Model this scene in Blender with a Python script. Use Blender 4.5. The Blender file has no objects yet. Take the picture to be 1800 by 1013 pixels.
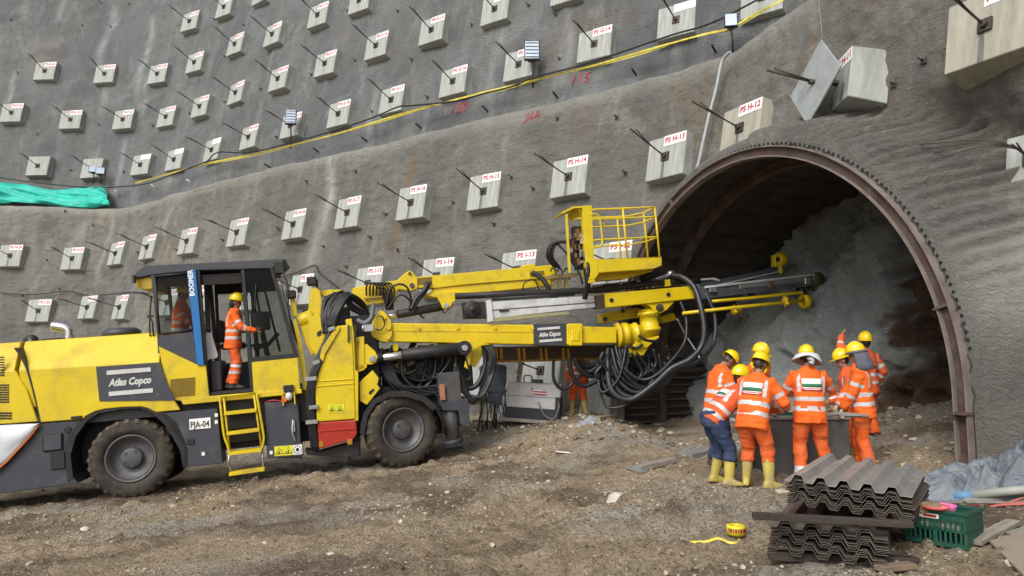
import bpy, bmesh, math, random
import numpy as np
from mathutils import Vector, Matrix
from mathutils.bvhtree import BVHTree
random.seed(7); rng=np.random.RandomState(5)
R=math.radians
scene=bpy.context.scene; COL=scene.collection
# ------------------------------------------------------------------ camera maths (photo pixels 1800x1013)
F=1300.; TH=math.atan((640-506.5)/F); CAM=np.array([0,0,1.6])
_f=np.array([0,math.cos(TH),math.sin(TH)]); _u=np.array([0,-math.sin(TH),math.cos(TH)])
def ray(u,v): return _f+np.array([1.,0,0])*(u-900)/F+_u*(506.5-v)/F
def atz(u,v,z):
    r=ray(u,v); return CAM+r*(z-CAM[2])/r[2]
def aty(u,v,y):
    r=ray(u,v); return CAM+r*y/r[1]
# ------------------------------------------------------------------ noise
def _h(i,j,k,s):
    n=(i*374761393+j*668265263+k*1274126177+s*362437)&0x7fffffff
    n=((n^(n>>13))*1274126177)&0x7fffffff
    return ((n^(n>>16))&0xffff)/65535.0
def vnoise(x,y,z=0,s=0):
    x=np.asarray(x,float);y=np.asarray(y,float);z=np.asarray(z,float)+0*x
    i=np.floor(x).astype(np.int64);j=np.floor(y).astype(np.int64);k=np.floor(z).astype(np.int64)
    fx=x-i;fy=y-j;fz=z-k
    fx=fx*fx*(3-2*fx);fy=fy*fy*(3-2*fy);fz=fz*fz*(3-2*fz)
    r=0
    for a in (0,1):
        for b in (0,1):
            for c in (0,1):
                w=(fx if a else 1-fx)*(fy if b else 1-fy)*(fz if c else 1-fz)
                r=r+w*_h(i+a,j+b,k+c,s)
    return r*2-1
def fbm(x,y,z=0,o=4,s=0):
    r=0;a=1.;t=0
    for q in range(o):
        r=r+a*vnoise(np.asarray(x)*2**q,np.asarray(y)*2**q,np.asarray(z)*2**q,s+q*17);t+=a;a*=.5
    return r/t
def sstep(t): t=np.clip(t,0,1); return t*t*(3-2*t)
# ------------------------------------------------------------------ materials
MATS={}
def mat(name,col,rough=.6,metal=0.,var=.12,vs=3.,bump=.0,bs=40.,dirt=None,coat=0.,spec=.5,stretch=(1,1,1),bdist=.01):
    if name in MATS: return MATS[name]
    m=bpy.data.materials.new(name); m.use_nodes=True; nt=m.node_tree; N=nt.nodes; Lk=nt.links
    b=N['Principled BSDF']; b.inputs['Roughness'].default_value=rough; b.inputs['Metallic'].default_value=metal
    b.inputs['Specular IOR Level'].default_value=spec; b.inputs['Coat Weight'].default_value=coat; b.inputs['Coat Roughness'].default_value=.15
    tc=N.new('ShaderNodeTexCoord'); mp=N.new('ShaderNodeMapping'); mp.inputs['Scale'].default_value=stretch
    Lk.new(tc.outputs['Object'],mp.inputs['Vector'])
    n=N.new('ShaderNodeTexNoise'); n.inputs['Scale'].default_value=vs; n.inputs['Detail'].default_value=6; n.inputs['Roughness'].default_value=.62
    Lk.new(mp.outputs[0],n.inputs['Vector'])
    cr=N.new('ShaderNodeMapRange'); cr.inputs[1].default_value=.3; cr.inputs[2].default_value=.7; cr.inputs[3].default_value=1-var; cr.inputs[4].default_value=1+var
    Lk.new(n.outputs['Fac'],cr.inputs[0])
    mx=N.new('ShaderNodeVectorMath'); mx.operation='SCALE'; mx.inputs[0].default_value=col[:3]; Lk.new(cr.outputs[0],mx.inputs['Scale'])
    out=mx.outputs[0]
    if dirt:
        dc,amt,dsc=dirt
        n2=N.new('ShaderNodeTexNoise'); n2.inputs['Scale'].default_value=dsc; n2.inputs['Detail'].default_value=8; n2.inputs['Roughness'].default_value=.7
        Lk.new(mp.outputs[0],n2.inputs['Vector'])
        r2=N.new('ShaderNodeMapRange'); r2.inputs[1].default_value=.62-amt*.3; r2.inputs[2].default_value=.75; r2.inputs[3].default_value=0; r2.inputs[4].default_value=min(1,amt*1.3+.2)
        Lk.new(n2.outputs['Fac'],r2.inputs[0])
        mm=N.new('ShaderNodeMix'); mm.data_type='RGBA'; Lk.new(r2.outputs[0],mm.inputs['Factor']); Lk.new(out,mm.inputs['A']); mm.inputs['B'].default_value=(*dc,1)
        out=mm.outputs['Result']
        rr=N.new('ShaderNodeMapRange'); rr.inputs[3].default_value=rough; rr.inputs[4].default_value=min(1,rough+.4); Lk.new(r2.outputs[0],rr.inputs[0]); Lk.new(rr.outputs[0],b.inputs['Roughness'])
    Lk.new(out,b.inputs['Base Color'])
    if bump:
        n3=N.new('ShaderNodeTexNoise'); n3.inputs['Scale'].default_value=bs; n3.inputs['Detail'].default_value=5; Lk.new(mp.outputs[0],n3.inputs['Vector'])
        bp=N.new('ShaderNodeBump'); bp.inputs['Strength'].default_value=bump; bp.inputs['Distance'].default_value=bdist
        Lk.new(n3.outputs['Fac'],bp.inputs['Height']); Lk.new(bp.outputs[0],b.inputs['Normal'])
    MATS[name]=m; return m
MUD=(.2,.15,.1)
YEL=lambda: mat('yellow_paint',(.64,.475,.005),.48,var=.10,vs=1.2,coat=.03,dirt=((.26,.19,.06),.42,1.6))
YOL=lambda: mat('boom_paint',(.66,.48,.005),.42,var=.1,vs=2,coat=.2,dirt=((.12,.09,.03),.3,3.5))
GRY=lambda: mat('dark_grey_paint',(.042,.046,.058),.5,var=.12,dirt=((.13,.11,.09),.3,2.5))
BLK=lambda: mat('black_steel',(.012,.012,.013),.55,var=.3,dirt=((.06,.05,.04),.3,5))
HOSE=lambda: mat('hose_rubber',(.012,.012,.014),.42,var=.3,vs=8,bump=.3,bs=60)
RUB=lambda: mat('tyre_rubber',(.028,.026,.024),.85,var=.25,vs=6,bump=.4,bs=30,dirt=((.13,.095,.06),.55,4))
CHR=lambda: mat('chrome',(.75,.75,.75),.18,1.,var=.05)
STL=lambda: mat('bright_steel',(.5,.51,.52),.38,.85,var=.2,vs=5,bump=.1)
ALU=lambda: mat('feed_aluminium',(.62,.63,.64),.42,.35,var=.2,vs=4,dirt=((.1,.1,.1),.35,6))
RST=lambda: mat('rusty_steel',(.075,.042,.034),.8,.1,var=.35,vs=3,bump=.3,bs=40,dirt=((.13,.115,.105),.6,2.5))
DST=lambda: mat('dark_rod_steel',(.085,.07,.06),.6,.6,var=.3)
WHT=lambda: mat('white_paint',(.78,.78,.77),.6,var=.08,dirt=((.35,.33,.3),.3,5))
RED=lambda: mat('red_paint',(.36,.02,.01),.45,var=.12,coat=.2,dirt=(MUD,.2,3))
REDT=lambda: mat('red_lettering',(.42,.03,.055),.7,var=.25,vs=14)
BLU=lambda: mat('blue_paint',(.012,.14,.40),.45,var=.1)
ORA=lambda: mat('orange_cloth',(.78,.125,.010),.85,var=.14,vs=5,bump=.5,bs=14,bdist=.02,dirt=((.35,.12,.05),.12,7))
ORB=lambda: mat('faded_orange_cloth',(.66,.10,.025),.88,var=.18,vs=6,bump=.6,bs=15,bdist=.02,dirt=((.4,.2,.12),.25,5))
REFL=lambda: mat('reflective_tape',(.52,.53,.54),.42,var=.1,vs=12,bump=.2,bs=30)
SKIN=lambda: mat('skin',(.29,.14,.085),.6,var=.12,vs=20)
EYE=lambda: mat('dark_features',(.03,.015,.012),.5)
HAIR=lambda: mat('dark_hair',(.012,.009,.008),.7,bump=.5,bs=90)
HELM=lambda: mat('helmet_yellow',(.78,.56,.005),.3,var=.04,coat=.4)
JEAN=lambda: mat('denim',(.022,.04,.09),.9,var=.35,vs=7,bump=.5,bs=16,bdist=.02,dirt=((.1,.11,.13),.3,6))
ORT=lambda: mat('worn_orange_trousers',(.70,.105,.012),.9,var=.22,vs=5,bump=.7,bs=12,bdist=.03,dirt=((.33,.15,.08),.5,5))
BOOT=lambda: mat('rubber_boot',(.48,.38,.06),.5,var=.15,vs=8,dirt=((.3,.24,.15),.75,6))
CLOTHG=lambda: mat('grey_cloth',(.09,.095,.12),.9,var=.25,bump=.5,bs=20)
# ------------------------------------------------------------------ objects
def link(o,parent=None):
    COL.objects.link(o)
    if parent is not None: o.parent=parent
    return o
def tag(o,label=None,cat=None,group=None,kind=None):
    if label: o['label']=label
    if cat: o['category']=cat
    if group: o['group']=group
    if kind: o['kind']=kind
    return o
def empty(name,loc=(0,0,0),rot=None,mtx=None):
    o=bpy.data.objects.new(name,None); COL.objects.link(o); o.empty_display_size=.2
    if mtx is not None: o.matrix_world=mtx
    else:
        o.location=loc
        if rot: o.rotation_euler=rot
    return o
def copy_tree(o,parent=None):
    c=o.copy(); COL.objects.link(c)
    if parent is not None: c.parent=parent
    for ch in list(o.children): copy_tree(ch,c)
    return c
class MB:
    def __init__(s): s.v=[];s.f=[];s.m=[];s.sm=[];s.mi=0
    def add(s,vs,fs,smooth=False):
        o=len(s.v); s.v+= [tuple(map(float,p)) for p in vs]
        for f in fs: s.f.append(tuple(i+o for i in f)); s.m.append(s.mi); s.sm.append(smooth)
        return s
    def box(s,c,d,rot=None,taper=None):
        x,y,z=[q/2 for q in d]; P=[(-x,-y,-z),(x,-y,-z),(x,y,-z),(-x,y,-z),(-x,-y,z),(x,-y,z),(x,y,z),(-x,y,z)]
        P=[Vector(p) for p in P]
        if rot is not None:
            P=[rot@p for p in P]
        P=[p+Vector(c) for p in P]
        return s.add(P,[(0,3,2,1),(4,5,6,7),(0,1,5,4),(1,2,6,5),(2,3,7,6),(3,0,4,7)])
    def bb(s,x0,x1,y0,y1,z0,z1): return s.box(((x0+x1)/2,(y0+y1)/2,(z0+z1)/2),(abs(x1-x0),abs(y1-y0),abs(z1-z0)))
    def prism(s,pts,y0,y1):           # polygon in XZ, extruded along Y
        n=len(pts); a=sum(pts[i][0]*pts[(i+1)%n][1]-pts[(i+1)%n][0]*pts[i][1] for i in range(n))
        if a<0: pts=pts[::-1]
        A=[(p[0],y0,p[1]) for p in pts]; B=[(p[0],y1,p[1]) for p in pts]
        return s.add(A+B,[tuple(range(n)),tuple(range(2*n-1,n-1,-1))]+[(i,i+n,(i+1)%n+n,(i+1)%n) for i in range(n)])
    def prism3(s,A,B):                # two matching 3D polygons
        n=len(A); return s.add(list(A)+list(B),[tuple(range(n)),tuple(range(2*n-1,n-1,-1))]+[(i,i+n,(i+1)%n+n,(i+1)%n) for i in range(n)])
    def tube(s,pts,r,n=8,cap=True,closed=False):
        pts=[Vector(p) for p in pts]; m=len(pts); rs=r if hasattr(r,'__len__') else [r]*m
        V=[]; up=None
        for i,p in enumerate(pts):
            t=(pts[min(i+1,m-1)]-pts[max(i-1,0)]); 
            if t.length<1e-9: t=Vector((0,0,1))
            t.normalize()
            if up is None:
                up=Vector((0,0,1)) if abs(t.z)<.9 else Vector((1,0,0))
            a=up-t*up.dot(t)
            if a.length<1e-6: a=Vector((1,0,0))-t*t.x
            a.normalize(); up=a; b=t.cross(a)
            for k in range(n):
                q=2*math.pi*k/n; V.append(p+(a*math.cos(q)+b*math.sin(q))*rs[i])
        Fc=[(i*n+k,i*n+(k+1)%n,(i+1)*n+(k+1)%n,(i+1)*n+k) for i in range(m-1) for k in range(n)]
        s.add(V,Fc,True)
        if cap:
            s.f.append(tuple(len(s.v)-m*n+k for k in range(n))[::-1]); s.m.append(s.mi); s.sm.append(False)
            s.f.append(tuple(len(s.v)-n+k for k in range(n))); s.m.append(s.mi); s.sm.append(False)
        return s
    def cyl(s,a,b,r,n=16,r2=None): return s.tube([a,b],[r,r if r2 is None else r2],n)
    def lathe(s,prof,c=(0,0,0),axis='Y',n=40,smooth=True):     # prof: (axial, radius)
        V=[]; m=len(prof)
        for (h,r) in prof:
            for k in range(n):
                q=2*math.pi*k/n; x,y=r*math.cos(q),r*math.sin(q)
                p={'Y':(x,h,y),'Z':(x,y,h),'X':(h,x,y)}[axis]; V.append((p[0]+c[0],p[1]+c[1],p[2]+c[2]))
        s.add(V,[(i*n+k,i*n+(k+1)%n,(i+1)*n+(k+1)%n,(i+1)*n+k) for i in range(m-1) for k in range(n)],smooth)
        return s
    def loft(s,rings,cap=True,smooth=True):
        n=len(rings[0]); o=len(s.v); s.add([p for r in rings for p in r],[(i*n+k,i*n+(k+1)%n,(i+1)*n+(k+1)%n,(i+1)*n+k) for i in range(len(rings)-1) for k in range(n)],smooth)
        if cap:
            s.f.append(tuple(o+k for k in range(n))[::-1]); s.m.append(s.mi); s.sm.append(smooth)
            s.f.append(tuple(o+(len(rings)-1)*n+k for k in range(n))); s.m.append(s.mi); s.sm.append(smooth)
        return s
    def ell(s,c,r,rot=None,n=14,m=10):
        V=[];c=Vector(c)
        for i in range(m+1):
            t=math.pi*i/m
            for k in range(n):
                q=2*math.pi*k/n; p=Vector((r[0]*math.sin(t)*math.cos(q),r[1]*math.sin(t)*math.sin(q),r[2]*math.cos(t)))
                if rot is not None: p=rot@p
                V.append(p+c)
        return s.add(V,[(i*n+k,(i+1)*n+k,(i+1)*n+(k+1)%n,i*n+(k+1)%n) for i in range(m) for k in range(n)],True)
    def build(s,name,mats,parent=None,bevel=0,fix=True,seg=1):
        me=bpy.data.meshes.new(name); me.from_pydata(s.v,[],s.f)
        if not isinstance(mats,(list,tuple)): mats=[mats]
        for m in mats: me.materials.append(m)
        me.polygons.foreach_set('material_index',s.m); me.polygons.foreach_set('use_smooth',s.sm)
        bm=bmesh.new(); bm.from_mesh(me); bmesh.ops.remove_doubles(bm,verts=bm.verts,dist=1e-5)
        if fix: bmesh.ops.recalc_face_normals(bm,faces=bm.faces)
        bm.to_mesh(me); bm.free(); me.update()
        o=bpy.data.objects.new(name,me); link(o,parent)
        if bevel:
            b=o.modifiers.new('bevel','BEVEL'); b.width=bevel; b.segments=seg; b.limit_method='ANGLE'; b.angle_limit=R(35)
        return o
def npmesh(name,V,Fc,m,parent=None,smooth=True,attrs=None):
    me=bpy.data.meshes.new(name); V=np.asarray(V,np.float32); Fc=np.asarray(Fc,np.int32)
    me.vertices.add(len(V)); me.vertices.foreach_set('co',V.ravel())
    me.loops.add(Fc.size); me.loops.foreach_set('vertex_index',Fc.ravel())
    me.polygons.add(len(Fc)); me.polygons.foreach_set('loop_start',np.arange(0,Fc.size,Fc.shape[1],dtype=np.int32))
    me.update(calc_edges=True); me.polygons.foreach_set('use_smooth',[smooth]*len(Fc))
    for k,a in (attrs or {}).items():
        at=me.attributes.new(k,'FLOAT','POINT'); at.data.foreach_set('value',np.asarray(a,np.float32).ravel())
    me.materials.append(m); me.validate()
    return link(bpy.data.objects.new(name,me),parent)
def gridfaces(nu,nv,mask=None):
    i,j=np.meshgrid(np.arange(nu-1),np.arange(nv-1),indexing='ij')
    f=np.stack([i*nv+j,(i+1)*nv+j,(i+1)*nv+j+1,i*nv+j+1],-1).reshape(-1,4)
    if mask is not None:
        k=mask.ravel()[f].all(1); f=f[k]
    return f
_tc={}
def textmesh(txt,size=1.,bold=0.,shear=0.,ext=.0,spacing=1.):
    k=(txt,size,bold,shear,ext,spacing)
    if k in _tc: return _tc[k]
    c=bpy.data.curves.new('lettering','FONT'); c.body=txt; c.size=size; c.offset=bold; c.shear=shear; c.extrude=ext; c.align_x='CENTER'; c.align_y='CENTER'; c.resolution_u=2; c.space_character=spacing
    o=bpy.data.objects.new('lettering',c); COL.objects.link(o)
    bpy.context.view_layer.update()
    me=bpy.data.meshes.new_from_object(o.evaluated_get(bpy.context.evaluated_depsgraph_get())); me.name='lettering'
    me.materials.clear()
    bpy.data.objects.remove(o); bpy.data.curves.remove(c)
    _tc[k]=me; return me
def textobj(txt,size,m,mtx,parent,name='lettering',width=None,**kw):
    me=textmesh(txt,size,**kw).copy(); 
    if width:
        xs=[v.co.x for v in me.vertices]; w=max(xs)-min(xs); c=(max(xs)+min(xs))/2
        for v in me.vertices: v.co.x=(v.co.x-c)*width/w
    me.materials.append(m)
    o=link(bpy.data.objects.new(name,me),parent); o.matrix_local=mtx; return o
def frame(o,x,y,z): 
    x,y,z,o=Vector(x),Vector(y),Vector(z),Vector(o)
    return Matrix(((x.x,y.x,z.x,o.x),(x.y,y.y,z.y,o.y),(x.z,y.z,z.z,o.z),(0,0,0,1)))
def bez(pts,n=8):   # catmull-rom through points
    P=[Vector(p) for p in pts]; P=[P[0]*2-P[1]]+P+[P[-1]*2-P[-2]]; out=[]
    for i in range(1,len(P)-2):
        for k in range(n):
            t=k/n; a,b,c,d=P[i-1:i+3]
            out.append(.5*((2*b)+(c-a)*t+(2*a-5*b+4*c-d)*t*t+(3*b-a-3*c+d)*t**3))
    out.append(P[-2]); return out
# ================================================================== SETTING
def resample(pts,ds=.05):
    P=[Vector((p[0],p[1],0)) for p in pts]; q=bez(P,24); q=np.array([[v.x,v.y] for v in q])
    d=np.r_[0,np.cumsum(np.linalg.norm(np.diff(q,axis=0),axis=1))]; s=np.arange(0,d[-1],ds)
    c=np.stack([np.interp(s,d,q[:,0]),np.interp(s,d,q[:,1])],1)
    k=np.ones(25)/25
    for i in (0,1):
        pad=np.pad(c[:,i],12,mode='reflect',reflect_type='odd'); c[:,i]=np.convolve(pad,k,'valid')
    t=np.gradient(c,axis=0); t/=np.linalg.norm(t,axis=1)[:,None]
    n=np.stack([-t[:,1],t[:,0]],1)   # left of travel; travel goes image-left to right so n points into the hill
    return s,c,t,n
LOW=[(-60,34.6),(-45,34.2),(-30,33.8),(-22.1,33.35),(-19.2,32.95),(-17.2,32.0),(-14.66,30.1),(-12.48,28.6),(-9.9,26.75),(-7.3,25.0),(-5.0,23.3),(-2.84,21.75),(-.64,20.3),(1.61,18.6),(3.6,16.8),(4.95,14.7),(6.0,12.3),(7.0,10.3),(8.2,8.0),(9.3,5.5),(10.5,0),(11,-8)]
UPP=[(-62,37),(-45,36.4),(-30,35.8),(-22.4,35.3),(-20,35.0),(-17.6,34.35),(-15.4,33.3),(-13,31.8),(-10.72,30.0),(-8.56,28.5),(-6.36,27.1),(-4.14,25.6),(-1.81,24.0),(.36,22.5),(2.56,21.05),(4.67,19.6),(6.6,18.2),(8.5,16.5),(11,13),(13.5,8),(15,0),(16,-8)]
TB=.2
TIER={'low':(*resample(LOW),6.3,1),'upp':(*resample(UPP),10.9,2)}
def relief(x,y,z,seed):
    return .16*fbm(x*.28,y*.28,z*.28,3,seed)+.10*fbm(x*1.1,y*1.1,z*1.5,4,seed+5)+.055*fbm(x*4,y*4,z*6,3,seed+9)
def wall_xyz(tier,s,z,rel=True,off=0.):
    S,Cc,T,Nn,zr,seed=TIER[tier]; s=np.asarray(s,float); z=np.asarray(z,float)
    cx=np.interp(s,S,Cc[:,0]);cy=np.interp(s,S,Cc[:,1]);nx=np.interp(s,S,Nn[:,0]);ny=np.interp(s,S,Nn[:,1])
    o=TB*(z-zr)-off
    if rel: o=o+relief(cx,cy,z,seed*31)
    return cx+nx*o,cy+ny*o,z
def wall_hit(tier,u,v):
    S,Cc,T,Nn,zr,seed=TIER[tier]; r=ray(u,v)
    def g(t):
        p=CAM+r*t; d=(p[:2]-Cc); k=np.argmin((d**2).sum(1)); return d[k]@Nn[k]-TB*(p[2]-zr),k,p
    a,b=4.,90.
    # coarse march for first crossing
    ts=np.linspace(4,90,300); prev=ts[0]
    for t in ts:
        if g(t)[0]>0: b=t;a=prev;break
        prev=t
    for _ in range(28):
        m=(a+b)/2
        if g(m)[0]>0: b=m
        else: a=m
    _,k,p=g(b); return S[k],p[2],p
LIPPX=[(0,366),(100,368),(200,371),(250,361),(300,346),(375,326),(450,307),(514,291),(615,272),(700,251),(825,218),(900,203),(1047,170),(1140,143),(1235,118),(1290,98),(1350,54),(1390,26),(1430,-2)]
_l=[wall_hit('low',*q)[:2] for q in LIPPX]
LS=[0]+[q[0] for q in _l]+[_l[-1][0]+2,_l[-1][0]+6,200]; LZ=[_l[0][1]]+[q[1] for q in _l]+[9.8,10.5,10.5]
def lipz(s): return np.interp(s,LS,LZ)
# arch plane
A2=np.array([5.8,9.48]); B2=np.array([2.42,17.2]); AL=np.linalg.norm(B2-A2); AD=(B2-A2)/AL; AN=np.array([AD[1],-AD[0]])  # AN into hill
PC=AL/2; RA=AL/2; ZC=1.2; RB=4.24
def arch_pt(th,r=0.,w=0.):     # th 0 = right springing, pi = left springing ; r outward
    p=PC-math.cos(th)*(RA+r); z=ZC+math.sin(th)*(RB+r); q=A2+AD*p+AN*w; return (q[0],q[1],z)
def arch_path(r=0.,w=0.,n=72,z0=-.4):
    P=[]; 
    for z in np.linspace(z0,ZC,6)[:-1]: q=A2+AD*(0-r)+AN*w; P.append((q[0],q[1],z))
    P+=[arch_pt(math.pi*i/n,r,w) for i in range(n+1)]
    for z in np.linspace(ZC,z0,6)[1:]: q=A2+AD*(AL+r)+AN*w; P.append((q[0],q[1],z))
    return P
def arch_r(p,z):
    dz=np.maximum(z-ZC,0)*RA/RB; return np.hypot(p-PC,dz)-RA
# ---- shotcrete material
def shot_mat(name,base,wet=1.,bumpS=.9):
    m=bpy.data.materials.new(name); m.use_nodes=True; nt=m.node_tree; N=nt.nodes; Lk=nt.links; b=N['Principled BSDF']; b.inputs['Roughness'].default_value=.82; b.inputs['Specular IOR Level'].default_value=.3
    tc=N.new('ShaderNodeTexCoord')
    def noise(sc,det=6,ro=.6,st=(1,1,1),dist=0):
        mp=N.new('ShaderNodeMapping'); mp.inputs['Scale'].default_value=st; Lk.new(tc.outputs['Object'],mp.inputs['Vector'])
        n=N.new('ShaderNodeTexNoise'); n.inputs['Scale'].default_value=sc; n.inputs['Detail'].default_value=det; n.inputs['Roughness'].default_value=ro; n.inputs['Distortion'].default_value=dist; Lk.new(mp.outputs[0],n.inputs['Vector']); return n.outputs['Fac']
    def mr(x,a,c,d,e):
        q=N.new('ShaderNodeMapRange'); q.inputs[1].default_value=a;q.inputs[2].default_value=c;q.inputs[3].default_value=d;q.inputs[4].default_value=e; Lk.new(x,q.inputs[0]); return q.outputs[0]
    def mix(fac,a,c):
        q=N.new('ShaderNodeMix'); q.data_type='RGBA'
        if hasattr(fac,'links'): Lk.new(fac,q.inputs['Factor'])
        else: q.inputs['Factor'].default_value=fac
        for s_,x in (('A',a),('B',c)):
            if hasattr(x,'links'): Lk.new(x,q.inputs[s_])
            else: q.inputs[s_].default_value=(*x,1)
        return q.outputs['Result']
    def attr(n_):
        a=N.new('ShaderNodeAttribute'); a.attribute_name=n_; return a.outputs['Fac']
    B=np.array(base)
    c=mix(mr(noise(.35,7,.6),.35,.65,0,1),tuple(B*.58),tuple(B*1.2))
    c=mix(mr(noise(.9,6,.6,(1,1,.8)),.48,.7,0,.55),c,tuple(B*np.array([1.02,.92,.82])*.85))         # warmer brown-grey zones
    c=mix(mr(noise(2.2,6,.65,(1,1,.12)),.47,.66,0,.6*wet),c,tuple(B*.6))                # vertical damp streaks
    c=mix(mr(noise(1.7,6,.65,(1.3,1.3,.1)),.54,.7,0,.5*wet),c,tuple(B*1.5))           # lime streaks
    c=mix(mr(noise(14,6,.75),.3,.7,0,.6),c,tuple(B*.62))
    c=mix(mr(noise(5,7,.75,(1,1,2.2)),.45,.7,0,.5),c,tuple(B*.6)); c=mix(mr(noise(7,7,.8),.55,.75,0,.5),c,tuple(B*1.45)); c=mix(mr(noise(.22,5,.6),.5,.68,0,.5),c,tuple(B*np.array([.72,.74,.78])))
    c=mix(mr(noise(.55,8,.7,(1,1,.6),.5),.49,.60,0,.65),c,tuple(B*np.array([.5,.51,.54]))); c=mix(mr(noise(.8,7,.7,(1,1,.5),.4),.56,.66,0,.4),c,tuple(B*np.array([1.5,1.48,1.42]))); c=mix(mr(noise(.4,5,.6,(1,1,.7)),.56,.7,0,.35),c,(.26,.19,.11))
    c=mix(attr('lime_lit'),c,tuple(np.minimum(B*2.3,.62))); c=mix(attr('rust'),c,(.27,.16,.07)); c=mix(attr('damp'),c,tuple(B*.42)); c=mix(attr('soil'),c,mix(mr(noise(2.5,8,.75),.4,.62,0,1),(.075,.043,.028),(.19,.11,.065)))
    Lk.new(c,b.inputs['Base Color'])
    h=N.new('ShaderNodeMath'); h.operation='ADD'; Lk.new(mr(noise(9,8,.72,(1,1,1.7),.6),0,1,0,1),h.inputs[0]); Lk.new(mr(noise(34,6,.7),0,1,0,.35),h.inputs[1])
    bp=N.new('ShaderNodeBump'); bp.inputs['Strength'].default_value=bumpS; bp.inputs['Distance'].default_value=.16; Lk.new(h.outputs[0],bp.inputs['Height']); Lk.new(bp.outputs[0],b.inputs['Normal'])
    MATS[name]=m; return m
SHOT=shot_mat('sprayed_concrete',(.28,.272,.243)); SHOTU=shot_mat('weathered_sprayed_concrete',(.25,.262,.26)); SHOTI=shot_mat('tunnel_shotcrete',(.55,.59,.575),.3,1.)
# streak stains located on the wall (pixel of top, length m, width m, kind, strength)
def stains(tier,s,z):
    lime_lit=np.zeros_like(s);rust=np.zeros_like(s);damp=np.zeros_like(s)
    L={'low':[((590,268),3.6,.45,'l',.75),((575,330),4,.3,'l',.4),((150,372),2.2,.5,'l',.35),((200,372),4,.3,'l',.4),((300,360),3,.2,'l',.35),((300,420),3,.25,'l',.3),((725,268),3.4,.32,'r',.8),((705,330),2.6,.28,'r',.55),((735,385),3.6,.35,'d',.75),((860,375),2.2,.25,'d',.45),((430,440),2.,.2,'d',.4),((622,410),2.4,.22,'d',.35),((527,425),2,.2,'d',.4),((1015,180),1.6,1.,'r',.22),((1430,60),2.2,.28,'r',.5),((1430,90),2.2,.45,'l',.35),((1185,328),2.2,.35,'d',.3),((1740,130),3.,.3,'d',.5),((1010,350),1.5,.2,'d',.3),((330,460),2.2,.2,'l',.3),((1480,60),1.3,.7,'r',.2),((1525,200),1.6,.3,'d',.4)],
       'upp':[((200,10),4.5,.35,'l',.6),((190,120),3.,.3,'l',.4),((270,30),5,.3,'l',.65),((262,130),3,.3,'l',.35),((112,0),1.6,.2,'l',.45),((28,125),2.6,.25,'l',.5),((225,240),4,.25,'l',.45),((95,60),1.4,.8,'r',.18),((588,80),3.,.25,'l',.3),((880,40),3.5,.3,'l',.4),((1005,5),4,.3,'l',.45),((990,60),3,.25,'l',.3),((665,150),2.4,.25,'l',.4),((1145,85),2.,.45,'d',.6),((1215,80),2.,.3,'d',.55),((490,50),3,.2,'l',.3),((420,260),2,.3,'d',.35),((1060,5),4,.25,'l',.25),((620,20),2.5,.9,'r',.16),((460,180),2.,.3,'l',.3),((310,270),2.5,.3,'l',.3),((650,220),3,.4,'l',.25),((870,160),2,.3,'l',.25)]}[tier]
    for (uv,ln,w,k,a) in L:
        s0,z0,_=wall_hit(tier,*uv); t=(z0-z)/ln
        wob=.25*w*np.sin(z*1.7+s0)+.35*w*vnoise(z*1.3,s0+z*0,0,3)
        g=np.exp(-((s-s0+wob+ .0*z)/(w*.6*(.7+.6*np.clip(t,0,1))))**2)*sstep(t*8+.5)*(1-sstep((t-.55)/.45))*a
        g=g*(.65+.5*fbm(s*6,z*3,0,3,11))
        if k=='l': lime_lit=np.maximum(lime_lit,g)
        elif k=='r': rust=np.maximum(rust,g)
        else: damp=np.maximum(damp,g)
    return np.clip(lime_lit,0,1),np.clip(rust,0,1),np.clip(damp,0,1)
WALL=empty('retaining_wall',(0,30,0)); tag(WALL,'tall curved grey sprayed-concrete retaining wall in two tiers around the tunnel mouth','wall')
_WI=WALL.matrix_world.copy(); _W0=np.array([0,30,0])
def sgrid(tier):
    S=TIER[tier][0]; s0=wall_hit(tier,-40,300)[0]; 
    if tier=='low': s1=wall_hit(tier,2050,300)[0]
    else: s1=S[-1]-1
    fine=.085 if tier=='low' else .14
    a=np.arange(2,s0,1.2); b=np.arange(s0,s1,fine); c=np.arange(s1,S[-1]-1,.8)
    if tier=='low':
        sm=wall_hit('low',1060,400)[0]; b=np.r_[np.arange(s0,sm,fine),np.arange(sm,s1,.042)]
    return np.r_[a,b,c]
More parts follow.
